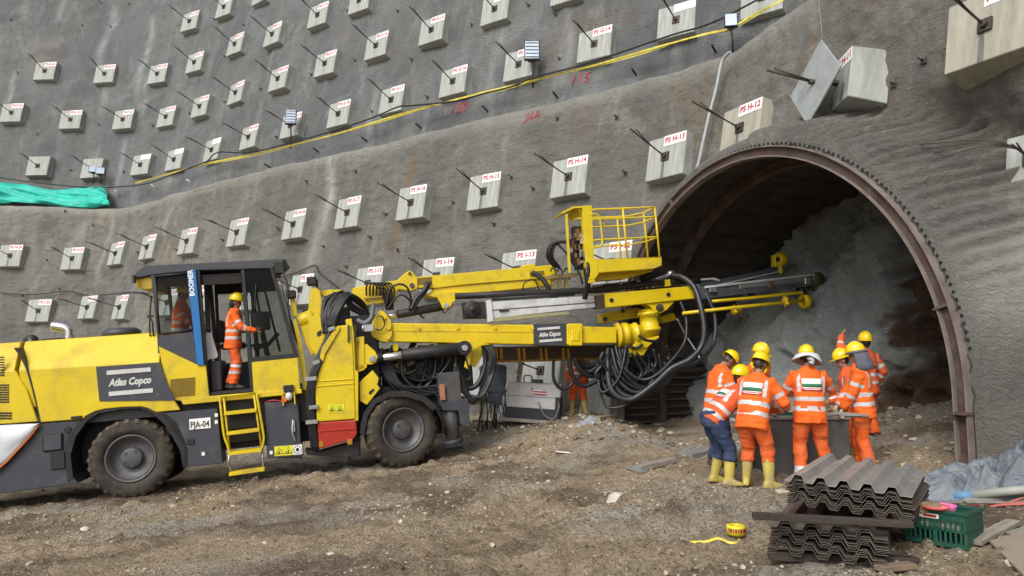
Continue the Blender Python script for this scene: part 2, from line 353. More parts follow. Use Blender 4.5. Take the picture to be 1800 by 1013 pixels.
def canopy(X,Y,Z):
    p=(X-A2[0])*AD[0]+(Y-A2[1])*AD[1]; w=(X-A2[0])*AN[0]+(Y-A2[1])*AN[1]; r=arch_r(p,Z)
    near=np.abs(w)<6
    th=np.arctan2(np.maximum(Z-ZC,0)*RA/RB,PC-p)            # 0 right .. pi left
    flank=np.exp(-((th-.72)/.36)**2)
    w=w+np.where(near,1.5*flank*np.exp(-(np.maximum(r,0)/1.5)**2)*sstep((r+.2)/.5),0)
    wid=.55+.65*np.exp(-((th-.3)/.3)**2)+.35*flank
    k=np.where(near,1-sstep((r-.18)/wid),0)
    wt=.04
    w0=(X-A2[0])*AN[0]+(Y-A2[1])*AN[1]
    fpr=np.cos(th*RA/.21*2*math.pi+.6*np.sin(r*2))*(.75+.25*np.sin(th*31)); k=np.where(near&(th>.3)&(th<1.5),1-sstep((r-.19-.10*fpr*np.clip((r-.05)*4,0,1))/wid),k)
    wn=w*(1-k)+wt*k
    # forepole ridges: swelling in the sprayed skin over the pipes
    fp=np.cos(th*RA/.36*2*math.pi)*(.7+.3*np.sin(th*23))
    ridge=k*np.clip(r*3,0,1)*(1-k*.6)*np.where((th>.5)&(th<1.9),1,0)
    wn=wn-np.where(near,.0*ridge,0)
    d=np.where(near,wn-w0,0)
    return X+AN[0]*d,Y+AN[1]*d,r,np.where(near,1,0),k,th
sl=sgrid('low'); nz=225; kk=np.linspace(0,1,nz)
SG,KG=np.meshgrid(sl,kk,indexing='ij'); ZG=-1.6+(lipz(SG)+1.6)*KG
X,Y,Z=wall_xyz('low',SG,ZG)
# rolled lip and the bench behind it
rows=[(.04,.07),(.12,.13),(.26,.16),(.6,.14),(1.2,.10),(2.2,.08),(3.2,.05)]
S_,Cc,T,Nn,zr,seed=TIER['low']
nx=np.interp(sl,S_,Nn[:,0]);ny=np.interp(sl,S_,Nn[:,1])
lipn=.05*fbm(sl*.8,sl*0,0,3,4)
XL,YL,ZL=X[:,-1],Y[:,-1],Z[:,-1]
ex_=[];
Zr=Z.copy(); Zr[:,-1]+=lipn
Xa=[X];Ya=[Y];Za=[Z]
for o,h in rows:
    Xa.append((XL+nx*o)[:,None]);Ya.append((YL+ny*o)[:,None]);Za.append((ZL+h+lipn)[:,None])
X=np.concatenate(Xa,1);Y=np.concatenate(Ya,1);Z=np.concatenate(Za,1)
SS=np.repeat(sl[:,None],X.shape[1],1)
lime_lit,rust,damp=stains('low',SS,Z)
X,Y,rr_,near_,kc,thc=canopy(X,Y,Z)
# pale fresh concrete on the right haunch of the portal
pp=(X-A2[0])*AD[0]+(Y-A2[1])*AD[1]
pale=np.where(near_>0,np.exp(-((pp+.5)/.7)**2)*sstep((3.7-Z)/.5)*sstep((Z-1.2)/1.5),0)*.5
lime_lit=np.maximum(lime_lit,pale*(.7+.3*fbm(X*2,Z*2,0,3,8)))
# lit edge of the lip: brightness put into the colour as a pale band
lip_lit=np.exp(-((lipz(SS)-Z)/.25)**2)*.25; lime_lit=np.maximum(lime_lit,lip_lit)
mask=~((rr_<-.14)&(near_>0))
V=np.stack([X,Y,Z],-1).reshape(-1,3)-_W0
WL=npmesh('lower_tier',V,gridfaces(X.shape[0],X.shape[1],mask),SHOT,WALL,attrs={'lime_lit':lime_lit,'rust':rust,'damp':damp,'soil':np.zeros(lime_lit.size)})
su=sgrid('upp'); zu=np.r_[np.arange(7.8,22,.14),np.arange(22,30,.6)]
SG,ZG=np.meshgrid(su,zu,indexing='ij'); X,Y,Z=wall_xyz('upp',SG,ZG); lime_lit,rust,damp=stains('upp',SG,Z)
WU=npmesh('upper_tier',np.stack([X,Y,Z],-1).reshape(-1,3)-_W0,gridfaces(*X.shape),SHOTU,WALL,attrs={'lime_lit':lime_lit,'rust':rust,'damp':damp,'soil':np.zeros(lime_lit.size)})
_bv={'low':BVHTree.FromObject(WL,bpy.context.evaluated_depsgraph_get()),'upp':BVHTree.FromObject(WU,bpy.context.evaluated_depsgraph_get())}
def wframe(tier,u,v,off=0.):
    s,z,p=wall_hit(tier,u,v); S,Cc,T,Nn,zr,seed=TIER[tier]; k=int(round(s/.05)); t=np.array([T[k][0],T[k][1],0]); n=np.array([Nn[k][0],Nn[k][1],0])
    up=np.array([n[0]*TB,n[1]*TB,1]); up/=np.linalg.norm(up); nn=np.cross(up,t); nn/=np.linalg.norm(nn)
    o=np.array(wall_xyz(tier,s,z))
    rr=Vector(ray(u,v)).normalized(); h=_bv[tier].ray_cast(Vector(CAM)-Vector(_W0),rr)[0]
    if h is not None:
        h=np.array(h)+_W0
        if np.linalg.norm(h-o)<2.6: o=h
    return frame(o,t,nn,up),s,z
# painted survey marks: conform text to the wall
def wall_paint(tier,u,v,txt,size,name,label):
    s0,z0,_=wall_hit(tier,u,v); me=textmesh(txt,size,bold=-.004,shear=.2).copy()
    for q in me.vertices:
        x,y,z=wall_xyz(tier,s0+q.co.x,z0+q.co.y,off=.03); q.co=(x-_W0[0],y-_W0[1],z)
    me.materials.append(REDT()); o=link(bpy.data.objects.new(name,me),WALL); o['label']=label
wall_paint('upp',808,192,'120',.5,'painted_mark','red sprayed number 120 under the yellow tape')
wall_paint('upp',1018,141,'115',.48,'painted_mark','red sprayed number 115 under the yellow tape')
wall_paint('low',937,204,'J6A',.36,'painted_mark','small red sprayed survey mark below the bench lip')
wall_paint('low',943,214,'V',.24,'painted_mark','small red sprayed tick below the survey mark')
# bolt stubs and weep pipes
bolts=MB()
def stub(tier,u,v,pipe=False):
    M_,s,z=wframe(tier,u,v,.0); M_=Matrix.Translation(-Vector(_W0))@M_; m=MB()
    if pipe:
        m.tube([M_@Vector((0,.05,0)),M_@Vector((0,-.30,.04))],.03,8); m.build('weep_pipe',WHT() if pipe==1 else BLK(),WALL)
    else:
        m.box(M_@Vector((0,-.02,0)),(.09,.02,.09),rot=M_.to_3x3()); m.tube([M_@Vector((0,0,0)),M_@Vector((random.uniform(-.04,.04),-.10-.08*random.random(),.02))],.02,6); m.build('bolt_stub',DST(),WALL)
for u,v in [(20,35),(145,45),(195,48),(178,5),(228,8),(32,128),(68,237),(175,220),(378,35),(395,100),(329,125),(334,200),(612,20),(625,107),(725,106),(548,132),(830,45),(978,27),(984,105),(752,172),(655,197),(460,158),(487,242),(270,222),(138,205),(395,180),(430,45),(700,20),(930,10),(125,300),(218,303)]:
    stub('upp',u,v)
for u,v in [(83,458),(105,508),(188,440),(244,445),(312,440),(393,423),(627,303),(540,320),(490,402),(570,434),(680,378),(798,357),(652,418),(870,395),(1100,305),(938,333),(1085,207),(900,313),(980,90+120),(165,397),(1625,108),(1572,150),(300,510),(40,520),(115,372),(610,470),(700,440),]:
    stub('low',u,v)
for u,v in [(338,322),(275,331),(210,341)]: stub('upp',u,v,1)
for u,v in [(475,295),(560,268),(645,249),(740,226),(1118,132),(980,172),(857,196),(1258,92)]: stub('upp',u,v,2)
# ------------------------------------------------------------------ anchor blocks
CONC=mat('cast_concrete',(.355,.37,.345),.8,var=.22,vs=3.5,bump=.25,bs=30,dirt=((.2,.205,.18),.5,2.2),stretch=(2.5,1,.35))
CONW=mat('warm_cast_concrete',(.36,.345,.28),.8,var=.2,vs=3,bump=.25,bs=30,dirt=((.2,.2,.17),.5,1.8),stretch=(2,1,.4))
DRIP=mat('damp_drip',(.16,.155,.145),.6,var=.3,vs=5,stretch=(1,1,.2))
def block_body(w,h,t):
    m=MB(); m.prism([(-w/2,-h/2),(w/2,-h/2),(w/2,h/2),(-w/2,h/2)],-t,.3)
    # front slightly smaller than back
    m.v=[(x*(.97 if y<0 else 1.04),y,z*(.97 if y<0 else 1.03)) for x,y,z in m.v]; return m
_bm={}
def anchor(tier,u,v,code,hpx=None,w=1.12,h=1.04,t=.27,desc='',rodlen=1.25,label=True,txt=True,warm=False,drip=False,bare=False,tilt=0,grp=None,strands=1):
    M_,s,z=wframe(tier,u,v,0.); o=empty('anchor_block',mtx=M_@Matrix.Rotation(tilt,4,'Y')@Matrix.Translation((0,0,0)))
    tag(o,desc or ('cast concrete anchor block painted '+code+' in red on a white strip'),'anchor block',grp or 'concrete anchor blocks on the retaining wall')
    k=('b',w,h,t,warm)
    if k not in _bm:
        q=block_body(w,h,t).build('concrete_pad',CONW if warm else CONC,o,bevel=.012); _bm[k]=q
    else:
        q=_bm[k].copy(); COL.objects.link(q); q.parent=o
    yf=-t
    if not bare:
        if 'pl' not in _bm:
            m=MB(); m.box((0,-.02,0),(.20,.04,.20)); m.cyl((0,-.04,0),(0,-.11,0),.055,8); _bm['pl']=m.build('bearing_plate',DST(),o)
            p=_bm['pl']
        else: p=_bm['pl'].copy(); COL.objects.link(p); p.parent=o
        p.location=(0,yf,0)
        r=MB(); a=random.uniform(.0,.13); b=random.uniform(-.12,.12)
        for q_ in range(strands+1):
            e=(b+.03*q_,yf-rodlen*(1-.12*q_),rodlen*a+.035*q_)
            r.tube(bez([(0,yf-.1,.012*q_),(e[0]*.5,yf-rodlen*.5,rodlen*a*.42),e],4),.017-.005*q_,6)
        r.build('anchor_rod',DST(),o)
    if drip:
        m=MB(); n=9; zs=np.linspace(-.1,-h*.485,n); ws=[.035+.05*i/n+random.uniform(0,.03) for i in range(n)]
        for sgn in ((-1,1) if not bare else (1,)):
            c=.05*sgn
            for i in range(n-1):
                m.add([(c-ws[i]*.6,yf-.003,zs[i]),(c+ws[i]*.6,yf-.003,zs[i]),(c+ws[i+1]*.6,yf-.003,zs[i+1]),(c-ws[i+1]*.6,yf-.003,zs[i+1])],[(0,1,2,3)])
            if h<1.2: break
        m.build('drip_stain',DRIP,o)
    if label:
        L=.62; H=.25; cx=w*.485-L/2; cz=h*.485-H/2
        m=MB(); m.box((cx,yf-.004,cz),(L,.008,H)); lp=m.build('white_strip',WHT(),o)
        if txt: textobj(code,.185,REDT(),Matrix.Translation((cx,yf-.011,cz))@Matrix.Rotation(R(90),4,'X'),lp,width=L*.88,bold=.007)
    return o
for u,v,c in [(75,549,'PS I-22'),(164,543,'PS I-21'),(222,543,'PS I-20'),(306,535,'PS I-19'),(366,528,'PS I-18'),(443,524,'PS I-17'),(540,513,'PS I-16'),(658,503,'PS I-15'),(778,490,'PS I-14'),(920,480,'PS I-13'),(1085,468,'PS I-12')]:
    anchor('low',u,v,c,drip=True)
for u,v,c in [(25,453,'PS H-24'),(135,458,'PS H-23'),(214,449,'PS H-22'),(270,438,'PS H-21'),(340,428,'PS H-20'),(428,413,'PS H-19'),(527,399,'PS H-18'),(622,379,'PS H-17'),(733,362,'PS H-16'),(860,343,'PS H-15'),(1010,318,'PS H-14'),(1183,283,'PS H-13'),(1318,233,'PS H-12'),(1517,145,'PS H-11'),(1752,58,'PS H-10')]:
    n=int(c[-2:]); o=anchor('low',u,v,c,drip=True,warm=n in(10,12),rodlen=1.35 if n>11 else 1.1,h=1.16 if n==10 else (.95 if n==11 else 1.06),w=1.2 if n==10 else (.62 if n==11 else 1.1),t=.36 if n==11 else .27,bare=(n==11),desc=('large warm grey concrete block PS H-10 high at the right edge' if n==10 else ''))
    if n==11:
        o.matrix_world=o.matrix_world@Matrix.Rotation(R(-24),4,'Z')
        o['label']='concrete anchor block PS H-11 carrying a big diamond steel plate'
        m=MB(); rot=Matrix.Rotation(R(9),3,'Z')@Matrix.Rotation(R(50),3,'Y'); m.box((-.28,-.72,-.0),(1.12,.03,1.12),rot=rot); m.build('diamond_plate',mat('galvanised_plate',(.40,.43,.43),.5,.3,var=.15,vs=3,dirt=((.2,.21,.2),.4,2)),o,bevel=.004)
        m=MB(); m.cyl((-.28,-.7,0),(-.28,-.82,0),.05,8); m.tube([(-.28,-.7,0),(-.36,-1.55,.12)],.024,8); m.tube([(-.27,-.7,0),(-.30,-1.45,.15)],.018,8); m.build('anchor_rod',DST(),o)
        m=MB(); m.cyl((-.28,-.70,0),(0,.1,0),.05,8); m.build('spacer_tube',DST(),o)
for u,v,c in [(73,296,''),(168,300,''),(255,294,''),(315,285,''),(382,268,''),(447,246,'PS G-20'),(520,226,'PS G-19'),(604,206,'PS G-18'),(697,182,'PS G-17'),(805,150,'PS G-16'),(920,121,'PS G-15'),(1052,86,'PS G-14'),(1195,45,''),(1345,6,'')]:
    d={73:'unmarked concrete anchor block, first above the green sheeting from the left',168:'unmarked concrete anchor block with two floodlights before it, above the green sheeting',255:'blank-stripped concrete anchor block where the yellow tape begins',315:'blank-stripped concrete anchor block, second along the yellow tape',382:'blank-stripped concrete anchor block, third along the yellow tape',1195:'streaked concrete anchor block with blank white strip, damp wall below it',1345:'concrete anchor block cut by the top edge above the grey hose'}.get(u,'')
    anchor('upp',u,v,c,desc=d,txt=bool(c),label=not(u in(73,168,1345)),rodlen=1.25)
for u,v,c in [(27,203,'PS-F-24'),(130,215,'PS-F-23'),(223,215,'PS-F-22'),(300,210,'PS-F-21'),(360,192,'PS-F-20'),(424,168,'PS-F-19'),(498,144,'PS-F-18'),(580,118,'PS-F-17'),(670,87,'PS-F-16'),(767,60,'PS-F-15'),(878,24,'PS-F-14')]: anchor('upp',u,v,c)
for u,v,c in [(85,130,'PS-E-22'),(190,135,'PS-E-21'),(284,135,'PS-E-20'),(350,115,'PS-E-19'),(422,83,'PS-E-18'),(488,66,'PS-E-17'),(567,33,'PS-E-16'),(640,8,'PS-E-15')]: anchor('upp',u,v,c)
anchor('upp',341,43,'PS-D-20'); anchor('upp',402,18,'PS-D-19',)
anchor('upp',466,-6,'PS-D-18',desc='concrete anchor block at the top edge right of the others in the highest row',label=False); anchor('upp',1003,-12,'',desc='concrete anchor block of which only the underside shows at the top edge',label=False)
anchor('low',962,655,'',desc='pale concrete anchor block low on the wall behind the white welder',label=False,rodlen=.9); anchor('low',836,665,'',desc='pale concrete anchor block low on the wall seen through the boom hoses',label=False,rodlen=.6)
anchor('low',1050,705,'',desc='grey concrete anchor block low on the wall by the foot of the tunnel arch',label=False,rodlen=.4,bare=True)
# block at right frame edge with long strands
_o=anchor('low',1832,290,'',desc='pale concrete block at the right edge with long loose strands',label=False,rodlen=.5,h=.8,w=.7)
m=MB(); 
for q in range(4): m.tube(bez([(-.05,-.4,.1),(-.35,-.75,.12+.03*q),(-.8-.12*q,-1.0,-.02+.1*q)],5),.009,6)
m.build('strand_bundle',DST(),_o)
# ------------------------------------------------------------------ ground
def ghsm(x,y):
    x=np.asarray(x,float);y=np.asarray(y,float)
    base=.085*x+.007*np.minimum(y,20)-.237
    base=np.where(x>8,.085*8+.02*(x-8)+.007*np.minimum(y,20)-.237,base)
    base=np.where(x<-12,.085*-12+.02*(x+12)+.007*np.minimum(y,20)-.237,base)
    # rise toward foot of wall and inside the tunnel mouth
    S,Cc,T,Nn,zr,seed=TIER['low']; sub=slice(0,None,12); c=Cc[sub];n=Nn[sub]
    sh=x.shape; xf=x.ravel();yf=y.ravel(); d=np.full(xf.shape,99.)
    for a in range(0,len(xf),20000):
        dx=xf[a:a+20000,None]-c[None,:,0];dy=yf[a:a+20000,None]-c[None,:,1]; k=(dx*dx+dy*dy).argmin(1); i=np.arange(len(k)); d[a:a+20000]=-(dx[i,k]*n[k,0]+dy[i,k]*n[k,1])
    d=d.reshape(sh)   # distance in front of the H-row line
    rise=.46*sstep((4.9-d)/2.6)*sstep((x+12)/4)*(1-sstep((x-1.6)/1.8))
    w=(x-A2[0])*AN[0]+(y-A2[1])*AN[1]; p=(x-A2[0])*AD[0]+(y-A2[1])*AD[1]
    rise=rise*(1-.7*np.exp(-((p-2.5)/2.5)**2)*np.where(w>-3,1,0))
    tun=.22*sstep((w-.5)/4)*sstep((p+1)/1.5)
    near=1.*sstep((x-5.2)/1.8)*.12
    return base+rise+tun+near
def gh(x,y): return float(ghsm(np.array([x]),np.array([y]))[0])
def gp(u,v):
    r=ray(u,v); t=6.; 
    a,b=2.,60.
    for _ in range(40):
        m=(a+b)/2; p=CAM+r*m
        if p[2]<gh(p[0],p[1]): b=m
        else: a=m
    return CAM+r*b
xs=np.unique(np.r_[np.linspace(-400,-60,8),np.linspace(-60,-14,30),np.arange(-14,-9,.16),np.arange(-9,9,.065),np.arange(9,14,.2),np.linspace(14,60,24),np.linspace(60,400,8)])
ys=np.unique(np.r_[np.linspace(-300,-10,8),np.linspace(-10,3.2,16),np.arange(3.2,10,.055),np.arange(10,20,.09),np.arange(20,40,.6),np.linspace(40,500,8)])
GX,GY=np.meshgrid(xs,ys,indexing='ij'); GZ=ghsm(GX,GY)
near=sstep((GY-2)/2)*(1-sstep((GY-30)/8))*(1-sstep((np.abs(GX)-13)/3))
rough=.5+.5*np.clip(fbm(GX*.35,GY*.5,0,3,71)*2+.3,0,1)
nz_=.05*fbm(GX*.5,GY*.8,0,3,40)+rough*(.05*fbm(GX*2.1,GY*2.8,0,4,41)+.17*np.maximum(fbm(GX*5,GY*6.5,0,4,42)-.10,0)+.07*fbm(GX*12,GY*12,0,3,43))
# tyre ruts with cleat marks sweeping across the foreground
def rut(cx,slope,y0,w=.32):
    d=(GY-(y0+slope*(GX-cx)+.25*np.sin(GX*.5+cx)))/w
    env=np.exp(-d**4); return env
tracks=np.zeros_like(GX)
for cx,sl_,y0 in [(-3,.11,7.2),(-3,.11,8.3),(0,.16,6.1),(0,.25,7.0),(2,.06,9.3),(-4,.05,9.7),(-2,.2,6.3)]:
    e=rut(cx,sl_,y0); lug=np.sin((GX+.6*GY)*2*math.pi/.19)
    tracks+=e*(-.05+.026*lug*(vnoise(GX*.8,GY*.8,0,9)>-.3))
nz_=nz_+tracks*np.clip(.6+fbm(GX*.6,GY*.6,0,2,90),0,1)
# churned mud under machine
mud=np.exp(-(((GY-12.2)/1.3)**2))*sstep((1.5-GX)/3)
nz_=nz_+mud*.14*np.abs(fbm(GX*4,GY*4,0,3,60))
gray=np.clip(fbm(GX*.45,GY*.7,0,4,50)*2.2+.15+.6*sstep((GX-1)/6)*.5,0,1)
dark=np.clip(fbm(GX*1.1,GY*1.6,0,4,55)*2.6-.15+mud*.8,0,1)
gm=bpy.data.materials.new('muddy_gravel'); gm.use_nodes=True
def _g():
    nt=gm.node_tree;N=nt.nodes;Lk=nt.links;b=N['Principled BSDF'];b.inputs['Roughness'].default_value=.88;b.inputs['Specular IOR Level'].default_value=.25
    tc=N.new('ShaderNodeTexCoord')
    def no(sc,d=8,ro=.65):
        n=N.new('ShaderNodeTexNoise');n.inputs['Scale'].default_value=sc;n.inputs['Detail'].default_value=d;n.inputs['Roughness'].default_value=ro;Lk.new(tc.outputs['Object'],n.inputs['Vector']);return n.outputs['Fac']
    def mr(x,a,c,d,e):
        q=N.new('ShaderNodeMapRange'); q.inputs[1].default_value=a;q.inputs[2].default_value=c;q.inputs[3].default_value=d;q.inputs[4].default_value=e; Lk.new(x,q.inputs[0]); return q.outputs[0]
    def mix(fac,a,c):
        q=N.new('ShaderNodeMix'); q.data_type='RGBA'; Lk.new(fac,q.inputs['Factor'])
        for s_,x in (('A',a),('B',c)):
            if hasattr(x,'links'): Lk.new(x,q.inputs[s_])
            else: q.inputs[s_].default_value=(*x,1)
        return q.outputs['Result']
    def at(n): a=N.new('ShaderNodeAttribute');a.attribute_name=n;return a.outputs['Fac']
    c=mix(mr(no(1.3),.35,.65,0,1),(.46,.345,.21),(.66,.52,.345))
    c=mix(at('gray'),c,(.50,.46,.39))
    c=mix(mr(no(3.5),.5,.68,0,.7),c,(.25,.18,.115))
    c=mix(at('dark'),c,(.20,.14,.09))
    c=mix(mr(no(9,8,.8),.5,.62,0,.55),c,(.17,.12,.08)); c=mix(mr(no(17,8,.85),.53,.64,0,.8),c,(.62,.56,.46)); c=mix(mr(no(60,4,.8),.5,.65,0,.5),c,(.68,.62,.53))
    c=mix(mr(no(30,6,.8),.5,.62,0,.75),c,(.075,.055,.04))
    v=N.new('ShaderNodeTexVoronoi');v.inputs['Scale'].default_value=26;Lk.new(tc.outputs['Object'],v.inputs['Vector'])
    c=mix(mr(v.outputs['Distance'],.05,.2,.25,0),c,(.42,.35,.26))
    Lk.new(c,b.inputs['Base Color'])
    h=N.new('ShaderNodeMath');h.operation='ADD';Lk.new(mr(no(13,8,.75),0,1,0,1),h.inputs[0]);Lk.new(mr(v.outputs['Distance'],0,.35,.35,0),h.inputs[1])
    bp=N.new('ShaderNodeBump');bp.inputs['Strength'].default_value=1.;bp.inputs['Distance'].default_value=.14;Lk.new(h.outputs[0],bp.inputs['Height']);Lk.new(bp.outputs[0],b.inputs['Normal'])
_g()
ground=npmesh('ground',np.stack([GX,GY,GZ+nz_*near],-1).reshape(-1,3),gridfaces(*GX.shape)[:,::1],gm,attrs={'gray':gray,'dark':dark})
ground['kind']='structure'
GB=BVHTree.FromObject(ground,bpy.context.evaluated_depsgraph_get())
def gz(x,y):
    h=GB.ray_cast(Vector((x,y,5)),Vector((0,0,-1)))[0]; return h.z if h else gh(x,y)
# loose stones, one uncountable layer
def rock(m,c,r,seed):
    q=random.Random(seed); bm=bmesh.new(); bmesh.ops.create_icosphere(bm,subdivisions=1,radius=1)
    k=(q.uniform(.7,1.3),q.uniform(.7,1.3),q.uniform(.4,.8)); a=q.uniform(0,6.28)
    V=[]
    for v in bm.verts:
        s_=1+q.uniform(-.28,.28); x,y,z=v.co.x*k[0]*s_,v.co.y*k[1]*s_,v.co.z*k[2]*s_
        V.append((c[0]+r*(x*math.cos(a)-y*math.sin(a)),c[1]+r*(x*math.sin(a)+y*math.cos(a)),c[2]+r*z))
    m.add(V,[tuple(v.index for v in f.verts) for f in bm.faces]); bm.free()
gs=MB(); cnt=0
while cnt<1000:
    y=4.2+11*random.random()**1.6; x=random.uniform(-.78,.78)*y
    d=float(fbm(np.array([x*.7]),np.array([y*.7]),0,3,88)[0])
    if random.random()>.45+d*1.6: continue
    r=.012+.028*random.random()**3*(1 if random.random()<.9 else 2.2)
    gs.mi=random.choice((0,1,1,1,3)); rock(gs,(x,y,gz(x,y)+r*.2),r,cnt); cnt+=1
for i in range(500):   # clods by the tunnel mouth and wall foot
    w=random.uniform(-1.5,5); p=random.uniform(.2,9.2); q=A2+AD*p+AN*w; r=.02+.07*random.random()**2.5; gs.mi=random.choice((0,1,1,3)); rock(gs,(q[0],q[1],gz(q[0],q[1])+r*.2),r,9000+i)
for i in range(420):
    x=random.uniform(-1,2.6); y=random.uniform(13.6,17.2); r=.02+.05*random.random()**2; gs.mi=random.choice((0,1,1)); rock(gs,(x,y,gz(x,y)+r*.2),r,12000+i)
g_=gs.build('gravel',[mat('stone_grey',(.36,.34,.30),.9,var=.35,vs=2),mat('clod_brown',(.19,.135,.085),.95,var=.35,vs=2),mat('stone_pale',(.5,.47,.41),.9,var=.3,vs=2),mat('stone_tan',(.44,.37,.27),.9,var=.3,vs=2)],fix=True)
tag(g_,'loose gravel and mud clods scattered over the site floor','gravel',kind='stuff')
# fine gravel: thousands of small faceted chips in one mesh
def chips(n,seed):
    q=np.random.RandomState(seed); y=4.3+9.5*q.rand(n*3)**1.5; x=q.uniform(-.78,.78,n*3)*y
    dens=fbm(x*.6,y*.8,0,3,88)+.6*fbm(x*2.2,y*2.8,0,3,89); k=np.where(q.rand(n*3)<.35+dens*1.5)[0][:n]; x=x[k];y=y[k]; n=len(x)
    z=np.array([gz(a,b) for a,b in zip(x,y)]); r=(.004+.013*q.rand(n)**2.5)*(.6+y/14)
    bm=bmesh.new(); bmesh.ops.create_icosphere(bm,subdivisions=1,radius=1) if 0 else bmesh.ops.create_cube(bm,size=1.3); V0=np.array([v.co[:] for v in bm.verts]); F0=np.array([[v.index for v in f.verts] for f in bm.faces]); bm.free()
    V=V0[None]*(1+q.uniform(-.4,.4,(n,len(V0),3))); V[...,2]*=.65; a=q.uniform(0,6.28,n); ca,sa=np.cos(a)[:,None],np.sin(a)[:,None]
    X_=V[...,0]*ca-V[...,1]*sa; Y_=V[...,0]*sa+V[...,1]*ca; P=np.stack([X_*r[:,None]+x[:,None],Y_*r[:,None]+y[:,None],V[...,2]*r[:,None]+z[:,None]+r[:,None]*.2],-1).reshape(-1,3)
    return P,(F0[None]+(np.arange(n)*len(V0))[:,None,None]).reshape(-1,4)
for nm_,sd_,n_ in (('stone_tan',1,5000),('stone_grey',2,2200),('clod_brown',3,8000),('stone_pale',4,250)):
    P,Fc=chips(n_,sd_); o=npmesh('fine_gravel',P,Fc,MATS[nm_],g_,smooth=False)

for uv,r,l in [((150,931),.075,'small pale flat stone lying alone at the lower left'),((582,975),.045,'fist-sized pale stone near the bottom centre left'),((705,912),.05,'white stone chip on the mud below the front tyre'),((1082,882),.12,'broken tan rock in the middle of the gravel floor')]:
    p=gp(*uv); m=MB(); rock(m,(0,0,0),r,int(r*1000)); o=m.build('stone',MATS['stone_pale']); o.location=(p[0],p[1],gz(p[0],p[1])+r*.3); tag(o,l,'stone')
# ------------------------------------------------------------------ tunnel portal
TUN=empty('tunnel_arch',(float(A2[0]),float(A2[1]),0)); tag(TUN,'rust-brown steel arch ribs and dark lagged lining of the tunnel mouth','tunnel arch'); _T0=Vector((float(A2[0]),float(A2[1]),0))
def ribm(w,name='steel_rib',n=72,seg=True):
    m=MB(); rings=[]
    def strip(r0,r1,w0,w1):
        a=arch_path(r0,w0,n);b=arch_path(r0,w1,n);c=arch_path(r1,w1,n);d=arch_path(r1,w0,n)
        m.loft([[Vector(a[i])-_T0,Vector(b[i])-_T0,Vector(c[i])-_T0,Vector(d[i])-_T0] for i in range(len(a))],smooth=False)
    m.mi=1; strip(.02,-.0,w-.08,w+.08); strip(-.15,-.17,w-.08,w+.08); m.mi=0; strip(0,-.15,w-.012,w+.012)
    o=m.build(name,[RST(),RST() if w>.5 else mat('dusty_flange',(.20,.17,.15),.75,.1,var=.3,vs=2,dirt=((.10,.05,.04),.5,2.5))],TUN)
    for th in (R(117),R(16)):
        a=Vector(arch_pt(th,-.10,w))-_T0; t=(Vector(arch_pt(th+.01,-.10,w))-Vector(arch_pt(th-.01,-.10,w))).normalized(); n3=Vector((AN[0],AN[1],0)); u3=t.cross(n3)
        q=MB(); q.box(a,(.035,.20,.20),rot=frame((0,0,0),t,n3,u3).to_3x3()); q.build('joint_plate',RST(),o)
    q=MB(); z=gh(*A2)+.62
    for sp in (A2+AN*w-AD*-.11,): q.box(Vector((sp[0],sp[1],z))-_T0,(.3,.3,.035),rot=Matrix.Rotation(math.atan2(AN[1],AN[0]),3,'Z'))
    q.build('joint_plate',RST(),o)
    return o
ribm(0.0); ribm(1.15)
# lining (lagging: ridges along the tunnel axis)
n=260; W=np.linspace(0.02,7,30); P=[]
path=[]
for i in range(n+1): path.append(('a',math.pi*i/n))
pts=[]
def lin(r,w):
    L=[]
    for z in np.linspace(-.6,ZC,14)[:-1]: L.append((0-r*1.,z,w))
    for i in range(n+1):
        th=math.pi*i/n; rr=r+.035*math.cos(th*RA/.2*2*math.pi*.5); L.append((PC-math.cos(th)*(RA+rr),ZC+math.sin(th)*(RB+rr),w))
    for z in np.linspace(ZC,-.6,14)[1:]: L.append((AL+r,z+0*r,w))
    return L
G=np.array([lin(.03,w) for w in W]); q=A2[None,None,:]+G[...,0:1]*AD+G[...,2:3]*AN
V=np.concatenate([q,G[...,1:2]],-1).reshape(-1,3)-np.array(_T0)
npmesh('lagging',V,gridfaces(G.shape[0],G.shape[1]),mat('lagging_steel',(.04,.034,.03),.8,.0,var=.5,vs=2,bump=.4,bs=20),TUN,smooth=True)
# horizontal lagging bars at the lower left wall
m=MB()
for k in range(16):
    z=.25+.17*k; a=A2+AD*(AL-.02)+AN*.1; b=A2+AD*(AL-.02)+AN*5; m.tube([Vector((a[0],a[1],z))-_T0,Vector((b[0],b[1],z))-_T0],.035,6)
m.build('lagging_bars',mat('lagging_bar_steel',(.05,.045,.042),.7,.2,var=.4),TUN)
# forepole pipe ends around the rim
for i in range(84):
    th=R(8)+ (R(128)-R(8))*i/83; a=Vector(arch_pt(th,.07,.038))-_T0; b=Vector(arch_pt(th,.12,.6))-_T0; dv=(b-a).normalized()
    m=MB(); m.tube([a-dv*.012,b],.023,8); m.tube([a-dv*.015,a-dv*.01],.018,8); m.build('forepole_pipe',BLK(),TUN)
